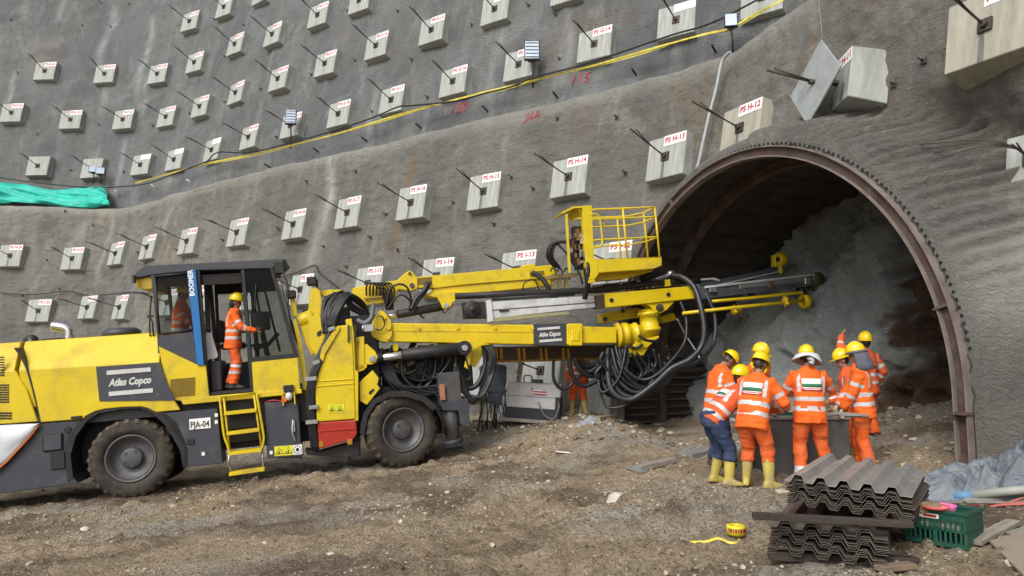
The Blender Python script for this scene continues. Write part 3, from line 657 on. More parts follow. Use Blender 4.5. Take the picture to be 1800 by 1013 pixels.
# excavated face (earth heading) inside
P_,Z_=np.meshgrid(np.linspace(-.6,AL+.6,210),np.linspace(-.7,6.2,150),indexing='ij')
Wf=4.0-1.45*sstep((4.6-Z_)/4.6)*(.45+.55*sstep((P_-2.9)/1.3))-.55*sstep((P_-5)/3)+.8*fbm(P_*.5,Z_*.5,0,3,21)+.45*fbm(P_*1.8,Z_*1.5,0,4,22)+.16*fbm(P_*6,Z_*5,0,3,23)
soilr=sstep((4.3-P_)/.5)
Wf=Wf-1.2*np.exp(-((P_-3.4)/1.3)**2)*sstep((.9-Z_)/.8)+.45*soilr*np.abs(fbm(P_*3.5,Z_*3,0,4,91))*2+.35*np.exp(-((P_-3.1)/.6)**2-((Z_-1.9)/1.1)**2)*(1+.8*fbm(P_*3,Z_*3,0,3,77))
Wf=Wf-1.2*np.exp(-((P_-.2)/.8)**2)*sstep((3.8-Z_)/2)*0
soil=np.clip(sstep((4.15-.17*np.maximum(Z_-1.0,0)-P_+.9*fbm(P_*1.2,Z_*1.2,0,4,30))/.25)*sstep((4.8-Z_)/.8)*sstep((Z_-.35)/.4),0,1)
soil=np.clip(np.maximum(soil*.95, .35*sstep(fbm(P_*.8,Z_*.8,0,3,33)*3-.4)),0,1)
q=A2+P_[...,None]*AD+Wf[...,None]*AN
rf=np.clip(1.0*np.exp(-((P_-3.6)/.45)**2-((Z_-1.15)/.4)**2),0,.5)
ef=npmesh('earth_face',np.concatenate([q,Z_[...,None]],-1).reshape(-1,3),gridfaces(*P_.shape),SHOTI,attrs={'lime_lit':np.zeros(P_.size),'rust':rf,'damp':np.clip(.5*sstep((Z_-2.5)/2),0,1)*.5,'soil':soil})  # damp here paints the shade of the upper heading into its colour
tag(ef,'rough sprayed earth heading closing the tunnel, brown soil showing at its right','rock face',kind='structure')
# ------------------------------------------------------------------ things along the bench
def along(tier,pxs,off,zo=0):
    out=[]
    for u,v in pxs:
        s,z,p=wall_hit(tier,u,v); M_,_,_=wframe(tier,u,v); n=np.array([M_[0][1],M_[1][1],M_[2][1]]); r=ray(u,v)
        # walk toward the camera along the pixel ray until 'off' metres out of the wall
        k=off/max(.2,abs(r@n)); out.append(Vector(p-r*k))
    return out
tp=along('upp',[(238,322),(300,305),(362,288),(450,270),(535,250),(600,233),(655,216),(700,202),(760,186),(805,174),(860,160),(920,146),(975,132),(1040,116),(1110,96),(1180,76),(1240,60),(1283,50),(1318,30),(1352,12),(1400,-12)],.52)
P=bez(tp,8); m=MB(); V=[]
for i,p in enumerate(P):
    tw=.5*math.sin(i*.35)+.3*math.sin(i*.13+1); hgt=.028; V.append((p+Vector((0,-.02*math.sin(tw),hgt*math.cos(tw*.6))),p-Vector((0,-.02*math.sin(tw),hgt*math.cos(tw*.6)))))
for i in range(len(V)-1): m.add([V[i][0],V[i+1][0],V[i+1][1],V[i][1]],[(0,1,2,3)])
P2=[p+Vector((0,.03,-.03+.03*math.sin(i*.21))) for i,p in enumerate(P)]
for i in range(len(P2)-1): m.add([P2[i]+Vector((0,0,.016)),P2[i+1]+Vector((0,0,.016)),P2[i+1]-Vector((0,0,.016)),P2[i]-Vector((0,0,.016))],[(0,1,2,3)])
o=m.build('caution_tape',mat('caution_yellow',(.62,.52,.06),.6,var=.3,vs=9,dirt=((.06,.06,.03),.35,7)),fix=False); so=o.modifiers.new('s','SOLIDIFY'); so.thickness=.004
tag(o,'yellow caution tape strung along the bench under the upper anchor blocks','tape')
cb=along('upp',[(0,313),(70,322),(160,330),(215,328),(262,322),(320,300),(362,285),(383,268),(440,268),(530,246),(600,226),(655,207),(700,188),(722,186),(800,178),(850,165),(900,152),(940,136),(1010,118),(1080,96),(1180,62),(1230,48),(1270,32),(1297,18),(1330,0),(1345,-14)],.6)
m=MB(); m.tube(bez(cb,5),.028,6); o=m.build('power_cable',BLK()); tag(o,'black electric cable sagging along the bench just above the yellow tape','cable')
lc=along('low',[(0,515),(60,518),(120,512),(160,520),(230,514),(262,516)],.12); m=MB(); m.tube(bez(lc,5),.022,6); tag(m.build('thin_cable',BLK()),'thin dark cable on the lower wall behind the engine hood','cable')
lc=along('low',[(478,490),(520,480),(553,466),(562,480),(590,502),(610,520)],.12); m=MB(); m.tube(bez(lc,5),.018,6); tag(m.build('thin_cable',BLK()),'thin dark cable looped on the lower wall beside the cab roof','cable')
lc=along('low',[(722,385),(716,420),(712,470),(708,520)],.3); m=MB(); m.tube(bez(lc,3),.006,5); tag(m.build('hanging_wire',DST()),'thin plumb wire hanging below block PS H-16','wire')
# grey hose hanging to the arch
hp=along('low',[(1284,92),(1277,97),(1268,112),(1258,160),(1246,205),(1236,250),(1227,290),(1214,325),(1208,336)],.3)
m=MB(); m.tube(bez(hp,6),.036,10); tag(m.build('grey_hose',mat('pvc_grey',(.33,.36,.38),.5,var=.15)),'pale grey plastic hose hanging from the bench lip to the arch','hose')
WL_W=mat('dusty_wire',(.25,.24,.2),.7)
hw=along('low',[(1438,-10),(1441,20),(1444,50),(1447,95),(1452,135)],.15); m=MB(); m.tube(bez(hw,4),.008,5); tag(m.build('hanging_wire',WL_W),'thin pale wire hanging down the rust stain above the arch','wire')
def flood(u,v,wpx,hpx,vbase,label,single=True,louvre=True):
    p=along('upp',[(u,v)],.7)[0]; d=(p-Vector(CAM)).length; W_=wpx*d/F; H_=hpx*d/F
    e=empty('floodlight',p); tag(e,label,'floodlight')
    m=MB(); m.box((0,.05,0),(W_,.09,H_)); hd=m.build('lamp_housing',BLK(),e,bevel=.01)
    m=MB(); m.box((0,-.005,0),(W_*.88,.02,H_*.88)); gl=m.build('lamp_glass',mat('lamp_lens',(.42,.50,.60),.15,.3,var=.2,vs=3),hd)
    if louvre:
        m=MB()
        for k in range(5): m.box((0,-.03,H_*(-.36+.18*k)),(W_*.84,.03,.012),rot=Matrix.Rotation(.5,3,'X'))
        m.build('lamp_fins',STL(),hd)
    hb=(vbase-v)*d/F; m=MB(); m.tube([(0,.1,-H_/2),(0.03,.14,-H_/2-hb*.3),(0.03,.2,-hb)],.028,6); m.box((0,.08,-H_/2-.02),(W_*.5,.04,.04)); m.build('lamp_pole',BLK(),e)
    e.rotation_euler=(R(-8),0,math.atan2(-p.x,p.y)*.6); return e
flood(511,205,18,27,258,'slim louvred floodlight on a thin pole before block PS G-19')
flood(935,88,26,36,152,'louvred floodlight on a thin pole beside block PS G-15')
flood(1285,35,20,23,92,'square glass floodlight on a pole above the grey hose',louvre=False)
e=flood(164,297,13,11,318,'left of the twin small floodlights leaning above the green sheeting',louvre=False); e=flood(176,300,13,11,318,'right of the twin small floodlights leaning above the green sheeting',louvre=False)
# green sheeting
tpts=[(-60,318),(0,320),(30,322),(70,330),(110,334),(150,330),(178,328),(188,330)]; bpts=[(-60,353),(0,356),(30,357),(70,358),(110,364),(150,365),(178,364),(193,361)]
TA=along('upp',tpts,.45); TBm=along('upp',bpts,.75); TA=bez(TA,14); TBm=bez(TBm,14); nu=len(TA); nv=22; V=[]
for i in range(nu):
    for j in range(nv):
        t=j/(nv-1); p=TA[i].lerp(TBm[i],t); fold=.10*(1-2*abs(math.sin(t*4+i*.035+1.3*math.sin(i*.04))))+.05*(1-2*abs(math.sin(t*9-i*.09)))+.06*math.sin(i*.22-t*5)+.05*math.sin(i*.6+t*9)*(i/nu)**2
        p=p+Vector((0,-1,0))*(fold+.22*math.sin(t*math.pi)) ; V.append((p.x,p.y,p.z+ .03*math.sin(i*.3)*(t-.5)))
o=npmesh('green_sheeting',V,gridfaces(nu,nv),mat('green_tarp',(.015,.43,.34),.55,var=.2,vs=3,bump=.4,bs=8,bdist=.05)); so=o.modifiers.new('s','SOLIDIFY'); so.thickness=.006
tag(o,'turquoise green plastic sheeting bunched along the bench at the left edge','tarpaulin')
# ================================================================== DRILLING RIG (local frame: X forward, Y away from camera, Z up)
_R0=np.array([-6.56,12.91,-.03]);_R1=np.array([-2.05,13.9,.36])
_ex=(_R1-_R0)/np.linalg.norm(_R1-_R0); _ey=np.array([-_ex[1],_ex[0],0]); _ey/=np.linalg.norm(_ey); _ez=np.cross(_ex,_ey); _O=_R0-_ez*.675
RIGM=frame(_O,_ex,_ey,_ez); RIG=empty('drilling_rig',mtx=RIGM); tag(RIG,'big yellow and dark grey tunnel drilling jumbo with raised booms, basket and cab','drilling rig')
def Q(u,v,Y=0.):
    r=ray(u,v); t=((_O-CAM)@_ey+Y)/(r@_ey); P=CAM+r*t-_O; return (float(P@_ex),float(P@_ez))
def Q3(u,v,Y=0.): a=Q(u,v,Y); return (a[0],Y,a[1])
def QL(l,Y=0.): return [Q(u,v,Y) for u,v in l]
def part(m,name,mt,parent=None,bevel=.008,label=None,**k):
    o=m.build(name,mt,parent or RIG,bevel=bevel,**k)
    if label: o['label']=label
    return o
WD=2.25
# ---- engine body
m=MB()
side=[(24,612),(40,640),(54,680),(64,715),(70,743),(145,737),(152,731),(168,723),(185,719),(215,716),(248,715),(258,717),(272,724),(317,721),(305,700),(292,672),(284,645),(281,636),(50,650)]
sp=QL([(70,743),(145,737),(152,731),(168,723),(185,719),(215,716),(248,715),(260,718),(274,725),(317,721),(304,700),(291,672),(283,645),(281,636)]); crease=[Q(281,636),Q(46,650)]
gap=QL([(46,650),(54,675),(62,705)])
m.prism(sp+gap,0,.05)
zc=(Q(281,636)[1]+Q(46,650)[1])/2
x0,x1=Q(28,612)[0],Q(278,593)[0]; m.prism3([(x0+.03,0.0,Q(46,650)[1]),(x0,.36,2.84),(x0,1.9,2.84),(x0+.03,2.25,2.34),(x0+.1,2.2,1.7),(x0+.1,.05,1.7)],[(x1,0.0,Q(281,636)[1]),(x1,.36,2.84),(x1,1.9,2.84),(x1,2.25,2.34),(x1,2.2,1.7),(x1,.05,1.7)])
hood=part(m,'engine_hood',YEL(),bevel=.012)
m=MB(); m.prism([(-3.9,1.50),(x0-.05+.35,1.46),(x0-.05+.2,2.0),(x0-.05+.04,2.34),(-3.9,2.34)],0,.05); m.prism3([(-3.9,0,2.34),(-3.9,.36,2.84),(-3.9,1.9,2.84),(-3.9,2.25,2.34),(-3.9,2.2,.9),(-3.9,.06,.9)],[(x0-.03,0,2.34),(x0-.06,.36,2.84),(x0-.06,1.9,2.84),(x0-.03,2.25,2.34),(x0+.0,2.2,.9),(x0+.0,.06,.9)])
rearp=part(m,'rear_engine_cover',YEL(),bevel=.012)
for (ua,ub,va,vb,nr,nc) in [(0,8,626,662,8,2),(-14,16,675,709,8,5),(-14,21,724,738,3,5)]:
    m=MB()
    for i in range(nr):
        for j in range(nc):
            u=ua+(ub-ua)*(j+.5)/nc; v=va+(vb-va)*(i+.5)/nr; a=Q(u,v); m.box((a[0],-.002,a[1]),((ub-ua)/nc*.0098*.8,.012,(vb-va)/nr*.0098*.55))
    part(m,'cooling_slots',BLK(),rearp,bevel=0)
m=MB(); m.prism(QL([(24,612),(36,628),(46,650),(55,680),(63,712),(68,743),(72,743),(66,712),(58,678),(50,648),(40,627),(29,611)]),-.004,.3); part(m,'panel_gap',BLK(),bevel=0)
# logo panel
def logo(cx,cz,wid,Y,parent,sl=-.0):
    hgt=wid*.105
    for k,dz in ((0,wid*.26),(1,-wid*.26)):
        q=MB(); q.box((cx+(.01 if k else -.01),Y-.006,cz+dz),(wid,.01,hgt)); part(q,'logo_bar',mat('logo_white',(.55,.55,.53),.5),parent,bevel=0)
    textobj('Atlas Copco',wid*.24,MATS['logo_white'],Matrix.Translation((cx,Y-.008,cz))@Matrix.Rotation(R(90),4,'X'),parent,width=wid*.98,shear=.25,bold=.008)
m=MB(); m.prism(QL([(169,645),(175,705.5),(309,704),(297,682),(287,655),(281,637)]),-.012,.0); lp=part(m,'logo_panel',GRY(),bevel=0)
c=Q(229,671); logo(c[0],c[1],.70,-.014,lp)
m=MB(); a=Q(135,734); m.box((a[0],-.01,a[1]),(.17,.03,.05)); part(m,'panel_latch',BLK())
# lower rear body
m=MB(); m.prism(QL([(70,744),(145,738),(128,765),(120,800),(128,840),(136,850),(0,869),(-160,884),(-160,760),(0,746)]),.03,2.2); rb=part(m,'rear_bumper_body',GRY(),bevel=.012)
m=MB(); a=Q(92,778); m.box((a[0],.02,a[1]),(.31,.04,.29)); a=Q(101,810); m.box((a[0],.02,a[1]),(.22,.04,.28)); a=Q(118,756); m.cyl((a[0],0.01,a[1]),(a[0],.05,a[1]),.06,12); part(m,'access_recess',BLK(),rb)
m=MB(); a=Q(93,778); m.box((a[0],-.01,a[1]),(.27,.03,.25)); part(m,'recess_lid',GRY(),rb)
# white plastic cover
m=MB(); n_=14; V=[]
top=[Q(70-(70+160)*i/(n_-1),744+(i/(n_-1))*12) for i in range(n_)]; bot=[Q(u,v) for u,v in [(70,745),(58,762),(44,778),(28,795),(14,810),(0,822),(-14,832),(-30,840),(-50,845),(-75,850),(-100,852),(-120,853),(-140,854),(-160,855)]]
nj=10; VV=[]
for i in range(n_):
    for j in range(nj):
        t=j/(nj-1); x=top[i][0]*(1-t)+bot[i][0]*t; z=top[i][1]*(1-t)+bot[i][1]*t; VV.append((x,-.02-.05*math.sin(t*3.1)-.018*math.sin(i*1.7+t*7),z))
o=npmesh('plastic_cover',VV,gridfaces(n_,nj),mat('white_plastic',(.62,.64,.68),.35,var=.06,bump=.4,bs=6,bdist=.04),RIG); s_=o.modifiers.new('s','SOLIDIFY'); s_.thickness=.01
m=MB(); m.tube([(b[0],-.03,b[1]-.01) for b in bot],.018,6); part(m,'cover_hem',mat('orange_hem',(.45,.12,.02),.6),o,bevel=0)
# chassis
m=MB(); m.bb(-1.2,4.9,.55,1.7,.62,1.5); m.bb(.55,3.1,.2,2.05,1.0,1.6); m.bb(-.9,.8,.1,.2,1.35,1.7); m.bb(4.3,5.6,.6,1.6,.5,1.15); part(m,'chassis',BLK(),bevel=.01)
m=MB(); xb=.0
ap=QL([(128,842),(123,800),(132,768),(152,740),(172,727),(215,719),(247,718),(268,727),(292,750),(316,792),(321,822),(330,822),(330,790),(312,745),(285,722),(250,712),(210,712),(168,720),(145,735),(118,765),(112,800),(118,848)]); m.prism(ap,.02,.75); part(m,'rear_wheel_arch',BLK(),bevel=0)
# exhaust, filter, hood lamp
m=MB(); P=[Q3(121,598,.7),Q3(121,588,.7),Q3(119,580,.7),Q3(112,576,.7),Q3(100,574,.7),Q3(92,573,.7)]; m.tube(bez(P,6),.085,14,cap=False); 
for q in ((.3),): m.lathe([(0,.09),(.05,.1),(.1,.09)],(P[0][0],.7,P[0][2]-.1),'Z',16)
part(m,'exhaust_pipe',CHR(),bevel=0)
m=MB(); a=Q3(214,590,.9); m.lathe([(-.15,.16),(0,.16),(.0,.32),(.07,.33),(.13,.25),(.15,.0)],a,'Z',24); part(m,'air_filter_cap',GRY(),bevel=0)
m=MB(); a=Q3(54,600,.6); m.lathe([(-.08,.05),(-.05,.11),(.05,.12),(.06,.08)],a,'Y',18); m.box((a[0]+.1,a[1],a[2]-.08),(.5,.2,.06)); m.box((a[0]+.35,a[1],a[2]-.03),(.3,.2,.1)); part(m,'engine_fitting',BLK(),bevel=.005)
m=MB(); m.tube([Q3(264,591,.3),Q3(263,566,.3),Q3(264,545,.3),Q3(266,520,.3)],.014,6); m.tube([Q3(270,591,.3),Q3(268,566,.3),Q3(263,556,.3)],.014,6); m.box(Q3(264,556,.3),(.1,.05,.03)); part(m,'radio_antenna',BLK(),bevel=0)
# ---- wheels
def tyre(name,r,w,yaw,x,y):
    e=empty(name); e.parent=RIG; e.location=(x,y+w/2,r); e.rotation_euler=(0,R(11),yaw)
    h=w/2; m=MB(); m.mi=0; m.lathe([(-h*.72,r*.60),(-h*.9,r*.64),(-h,r*.74),(-h*.99,r*.84),(-h*.88,r*.93),(-h*.72,r*.965),(0,r*.975),(h*.72,r*.965),(h*.88,r*.93),(h,r*.84),(h,r*.74),(h*.9,r*.64),(h*.72,r*.60)],n=64)
    m.mi=1
    for k in range(26):
        for sg in (-1,1):
            a=2*math.pi*(k+(.5 if sg>0 else 0))/26; rot=Matrix.Rotation(-a,3,'Y')
            L=[(0,-.03),(0,.03),(.02,.035),(.02,-.035)]
            def P_(da,yy,rr): return (rr*math.sin(a+da),yy,rr*math.cos(a+da))
            d0=.095; y0=sg*h*.06; y1=sg*h*.8; y2=sg*h*.99
            sk=.10*sg
            m.prism3([P_(-d0/2+sk,y0,r*.965),P_(-d0/2,y1,r*.955),P_(-d0/2-.0,y2,r*.89),P_(d0/2,y2,r*.89),P_(d0/2,y1,r*.955),P_(d0/2+sk,y0,r*.965)],[P_(-d0/2+sk,y0,r*.993),P_(-d0/2,y1,r*.985),P_(-d0/2,y2*1.006,r*.895),P_(d0/2,y2*1.006,r*.895),P_(d0/2,y1,r*.985),P_(d0/2+sk,y0,r*.993)])
    m.build('tyre',[RUB(),mat('tread_mud',(.10,.072,.045),.95,var=.4,vs=9,bump=.6,bs=25,dirt=((.05,.045,.04),.5,7))],e)
    m=MB(); m.lathe([(-h*.70,r*.60),(-h*.80,r*.60),(-h*.86,r*.575),(-h*.80,r*.545),(-h*.5,r*.53),(-h*.45,r*.50),(-h*.2,r*.47),(-h*.12,r*.3),(-h*.12,r*.0)],n=56); m.lathe([(-h*.60,r*.5),(-h*.66,r*.51),(-h*.60,r*.52)],n=48); m.build('rim',mat('rim_grey',(.10,.10,.105),.45,.2,var=.2,dirt=((.18,.15,.11),.45,5)),e)
    m=MB(); m.lathe([(-h*.1,r*.27),(-h*.5,r*.255),(-h*.56,r*.22),(-h*.56,0)],n=30)
    for k in range(5):
        a=2*math.pi*k/5+.3; m.cyl((.13*r/.675*math.sin(a),-h*.55,.13*r/.675*math.cos(a)),(.13*r/.675*math.sin(a),-h*.64,.13*r/.675*math.cos(a)),.022,6)
    m.build('hub',mat('hub_grey',(.075,.075,.08),.5,.1,var=.2,dirt=((.15,.12,.09),.3,5)),e)
    return e
xr=0.0; xf=float(np.linalg.norm(_R1-_R0))
tyre('wheel',.685,.44,R(3),xr,.0)['label']='muddy rear wheel under the hood'
tyre('wheel',.69,.44,R(16),xf,.02)['label']='muddy steered front wheel'
tyre('wheel',.685,.44,R(3),xr,1.8); tyre('wheel',.66,.44,R(16),xf,1.8)
# front fender
m=MB(); fo=QL([(633,770),(634,745),(641,724),(655,707),(676,695),(704,690),(730,692),(750,701),(766,716),(778,738),(781,760)]); 
for i in range(len(fo)-1):
    (xa,za),(xb,zb)=fo[i],fo[i+1]; m.prism([(xa,za),(xb,zb),(xb-.0,zb-.045),(xa,za-.045)],-.05,.75)
part(m,'front_fender',BLK(),bevel=0)
m=MB(); m.prism(QL([(632,760),(638,728),(655,702),(684,688),(715,687),(748,697),(768,715),(760,722),(742,706),(712,697),(684,698),(660,710),(646,732),(640,768)]),-.06,-.03); part(m,'fender_lip',BLK(),bevel=0)
# mud flap
m=MB(); m.prism(QL([(622,770),(634,765),(634,800),(612,802)],.2),.15,.6); part(m,'mud_flap',RUB(),bevel=0)
# ---- cab
cab=empty('cab'); cab.parent=RIG
CY0,CY1=.04,1.30
m=MB(); # roof
m.prism3([(*Q3(234.5,490,CY0),),(*Q3(240,477,CY0),),(*Q3(255,467,CY0),),(*Q3(502,455,CY0),),(*Q3(496,462,CY0),),(*Q3(479,472,CY0),),(*Q3(344,476,CY0),),(*Q3(266,484,CY0),)],[(*Q3(234.5,490,CY0)[:1],CY1,Q3(234.5,490,CY0)[2]),(Q3(240,477,CY0)[0],CY1,Q3(240,477,CY0)[2]),(Q3(255,467,CY0)[0],CY1,Q3(255,467,CY0)[2]),(Q3(502,455,CY0)[0],CY1,Q3(502,455,CY0)[2]),(Q3(496,462,CY0)[0],CY1,Q3(496,462,CY0)[2]),(Q3(479,472,CY0)[0],CY1,Q3(479,472,CY0)[2]),(Q3(344,476,CY0)[0],CY1,Q3(344,476,CY0)[2]),(Q3(266,484,CY0)[0],CY1,Q3(266,484,CY0)[2])])
part(m,'roof',GRY(),cab,bevel=.015)
m=MB(); a=Q(236,492,.1);b=Q(268,485,.1);c=Q(268,508,.1);d=Q(250,509,.1);e_=Q(238,504,.1); m.prism([a,b,c,d,e_],.1,1.25); part(m,'visor_lining',mat('visor_brown',(.40,.27,.02),.6,var=.15),cab)
m=MB(); m.box(Q3(236,491,.0),(.05,.08,.14)); part(m,'roof_lamp',BLK(),cab)
for a_,b_ in ((Q3(491,472,.1),(.16,.2,.2)),(Q3(487,482,.15),(.12,.16,.13)),(Q3(494,468,.7),(.16,.2,.2))): m=MB(); m.box(a_,b_); part(m,'work_lamp',BLK(),cab,bevel=.01)
def post(l,y0,y1,mt,name,bev=.008):
    q=MB(); q.prism(QL(l,y0),y0,y1); return part(q,name,mt,cab,bevel=bev)
for (y0,y1) in ((CY0,CY0+.1),(CY1-.1,CY1)):
    def PP(l,name='pillar',mt=None):
        q=MB(); q.prism(QL(l,CY0),y0,y1); return part(q,name,mt or GRY(),cab,bevel=.006)
    PP([(265,483),(270.5,483),(281,592),(278,610),(276,592)])
    PP([(344,476),(351,476),(368,694),(361,694)],mt=BLK())
    PP([(423,474),(430,474),(448,690),(440,690)],mt=BLK())
    PP([(474,471),(480,471),(524,627),(517,627)],mt=BLK())
    PP([(336,478),(344,477),(349,582),(340,584)])
# rear lower dark panel, sides yellow
m=MB(); m.prism(QL([(277,591),(340,583),(346,641),(279,609)],CY0),CY0,CY0+.05); part(m,'rear_side_panel',GRY(),cab,bevel=.006)
m=MB(); m.prism(QL([(279,609),(346,641),(362,642),(368,697),(318,705),(309,704),(297,682),(287,655)],CY0),CY0-.01,CY0+.05); ysp=part(m,'yellow_side_panel',YEL(),cab,bevel=.008)
m=MB(); 
for i in range(11): 
    a=Q(320,666+2.9*i); m.box((a[0]-.0,.02,a[1]),(.40,.02,.016))
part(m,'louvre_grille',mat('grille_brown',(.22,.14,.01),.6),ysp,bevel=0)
m=MB(); m.prism(QL([(328.6,477),(344,475),(359,642),(346.4,642)],0),-.01,.06); bs=part(m,'blue_strip',BLU(),cab,bevel=.006)
tx=Q3(336.8,498,0); a_=Q(334,480);b_=Q(348,642); sl=math.atan2(a_[0]-b_[0],a_[1]-b_[1])
textobj('BOOMER',.115,mat('strip_white',(.75,.78,.8),.5),Matrix.Translation((tx[0],-.018,tx[2]))@Matrix.Rotation(R(90),4,'X')@Matrix.Rotation(R(90)-sl,4,'Z'),bs,bold=.004)
# front lower door panel yellow
m=MB(); m.prism(QL([(442.6,636),(524,628),(528,688),(446,692)],CY0),CY0-.01,CY0+.06); part(m,'lower_door_panel',YEL(),cab,bevel=.01)
m=MB(); m.prism(QL([(443,628),(520,621),(524,629),(442.6,637)],CY0),CY0-.015,CY0+.05); part(m,'window_sill',BLK(),cab)
m=MB(); m.prism(QL([(365,697),(446,690),(530,684),(531,692),(450,700),(322,712),(318,705)],0),-.0,.25); part(m,'yellow_sill',YEL(),cab,bevel=.01)
m=MB(); f0=Q(367,690); f1=Q(527,686); m.bb(.6,f1[0],.1,CY1,f0[1]-.06,f0[1]); part(m,'cab_floor',BLK(),cab)
m=MB(); zt=3.82; m.bb(.55,1.2,CY1-.05,CY1,1.7,2.9); m.bb(1.2,2.8,CY1-.05,CY1,1.7,2.2); m.bb(.50,.56,.1,CY1,1.7,2.75); part(m,'inner_panels',GRY(),cab)
m=MB(); m.bb(.5,2.45,CY0+.06,CY1,3.76,3.80); m.bb(1.3,1.95,.10,.2,3.62,3.78); part(m,'headliner',mat('headliner',(.02,.017,.017),.9),cab,bevel=0)
m=MB(); m.bb(1.3,1.36,CY1-.06,CY1-.02,2.2,3.78); m.bb(1.36,2.45,CY1-.05,CY1-.01,3.55,3.80) ; part(m,'far_header',BLK(),cab)
GL=bpy.data.materials.new('tinted_glass'); GL.use_nodes=True
def _gl():
    nt=GL.node_tree;N=nt.nodes;b=N['Principled BSDF'];b.inputs['Base Color'].default_value=(.02,.022,.02,1);b.inputs['Roughness'].default_value=.06
    t=N.new('ShaderNodeBsdfTransparent');t.inputs[0].default_value=(.80,.84,.81,1);mx=N.new('ShaderNodeMixShader');fr=N.new('ShaderNodeFresnel');fr.inputs[0].default_value=1.5
    ad=N.new('ShaderNodeMath');ad.operation='ADD';ad.inputs[1].default_value=.10;nt.links.new(fr.outputs[0],ad.inputs[0])
    nt.links.new(ad.outputs[0],mx.inputs[0]);nt.links.new(t.outputs[0],mx.inputs[1]);nt.links.new(b.outputs[0],mx.inputs[2]);nt.links.new(mx.outputs[0],N['Material Output'].inputs[0])
_gl()
def pane(l,y,name='side_window'):
    q=MB(); q.prism(QL(l,CY0),y,y+.012); return part(q,name,GL,cab,bevel=0)
w1=pane([(271,484),(336,478),(340,583),(280,590)],CY0+.02)
q=MB(); fr_=[Q(a,b,CY0) for a,b in [(272,486),(334,480),(339,580),(280,587)]]
for i in range(4):
    a=fr_[i];b=fr_[(i+1)%4]; q.cyl((a[0],CY0,a[1]),(b[0],CY0,b[1]),.022,6)
part(q,'window_seal',BLK(),w1,bevel=0)
pane([(430,475),(475,472),(518,623),(447,629)],CY0+.03)
m=MB(); a=Q3(480,472,CY0);b=Q3(522,626,CY0); m.prism3([(a[0],CY0+.1,a[2]),(b[0],CY0+.1,b[2]),(b[0],CY1-.1,b[2]),(a[0],CY1-.1,a[2])],[(a[0]-.012,CY0+.1,a[2]),(b[0]-.012,CY0+.1,b[2]),(b[0]-.012,CY1-.1,b[2]),(a[0]-.012,CY1-.1,a[2])]); part(m,'windscreen',GL,cab,bevel=0)
m=MB()
for (a,b) in [((445,480),(468,622)),((458,480),(492,618)),((440,510),(452,560))]: m.tube([Q3(*a,.9),Q3(*b,.9)],.022,6)
part(m,'inner_guard_bars',BLK(),cab,bevel=0)
# seat, console, wheel
m=MB(); a=Q3(388,578,.75); m.box((a[0],.85,a[2]-.05),(.10,.36,.42)); m.box((a[0]+.2,.85,a[2]-.34),(.42,.38,.12)); part(m,'operator_seat',mat('seat_black',(.02,.02,.022),.8),cab,bevel=.04,seg=2)
m=MB(); a=Q3(458,560,.55); m.box((a[0],.55,a[2]-.05),(.32,.3,.34)); part(m,'control_screen',BLK(),cab,bevel=.02)
m=MB(); m.tube([(a[0]-.15,.55,a[2]-.55),(a[0]+.1,.6,a[2]-.5),(a[0]+.3,.6,a[2]-.3)],.04,8); m.tube([(a[0],.6,a[2]-.2),(a[0]+.15,.62,a[2]-1.1)],.05,8); c=Q3(452,608,.5); m.lathe([(-.01,.2),(.01,.215),(.03,.2),(.01,.185),(-.01,.2)],(c[0],.5,c[2]),'Z',24); part(m,'steering_wheel',BLK(),cab,bevel=0)
m=MB(); m.bb(1.32,1.5,.3,.9,1.7,2.25); m.bb(1.35,1.42,.5,.9,2.25,2.6); part(m,'console_box',GRY(),cab,bevel=.02)
m=MB(); m.prism([Q(362,585,.28),Q(371,585,.28),Q(383,625,.28),Q(380,630,.28),Q(362,633,.28)],.28,.3); part(m,'hanging_papers',mat('paper',(.62,.63,.66),.7,bump=.3,bs=8),cab,bevel=0)
# mirror bar + door handle bar
m=MB(); m.tube(bez([Q3(497,478,.0),Q3(505,500,-.06),Q3(507,540,-.06),Q3(512,575,-.02),Q3(521,600,.03)],5),.016,6); m.tube(bez([Q3(450,500,-.0),Q3(449,520,-.0),Q3(447,545,0)],3),.015,6); part(m,'grab_bar',BLK(),cab,bevel=0)
# ---- ladder and boxes
m=MB(); m.prism(QL([(281,727),(382,718.5),(391.5,815),(322,822),(318,790),(300,750)],.02),.02,.5); pb=part(m,'tool_box',GRY(),bevel=.012)
c=Q3(351.5,745,.0); m=MB(); m.box((c[0],.008,c[2]),(.35,.014,.185)); npl=part(m,'number_plate',WHT(),pb,bevel=.002)
textobj('PJA-04',.15,mat('plate_black',(.02,.02,.022),.6),Matrix.Translation((c[0],-.001,c[2]-.015))@Matrix.Rotation(R(90),4,'X'),npl,width=.31,bold=.004)
textobj('REMOLQUE',.03,MATS['plate_black'],Matrix.Translation((c[0]-.05,-.001,c[2]+.07))@Matrix.Rotation(R(90),4,'X'),npl,width=.16) if 0 else None
m=MB(); a=Q3(335,777,.0); m.box((a[0],.012,a[2]),(.12,.02,.10)); part(m,'box_latch',BLK(),pb)
for uv in ((380,730),(380,742),(357,798)): m=MB(); a=Q3(*uv,.0); m.box((a[0],.012,a[2]),(.05,.01,.06)); part(m,'small_sticker',WHT(),pb,bevel=0)
lad=empty('access_ladder'); lad.parent=RIG
m=MB(); m.tube(bez([Q3(386,697,-.05),Q3(389,725,-.06),Q3(394,765,-.06),Q3(400,783,-.06),Q3(404,798,-.04)],4),.022,8); m.tube([Q3(393,697,-.03),Q3(404,800,-.03)],.02,8)
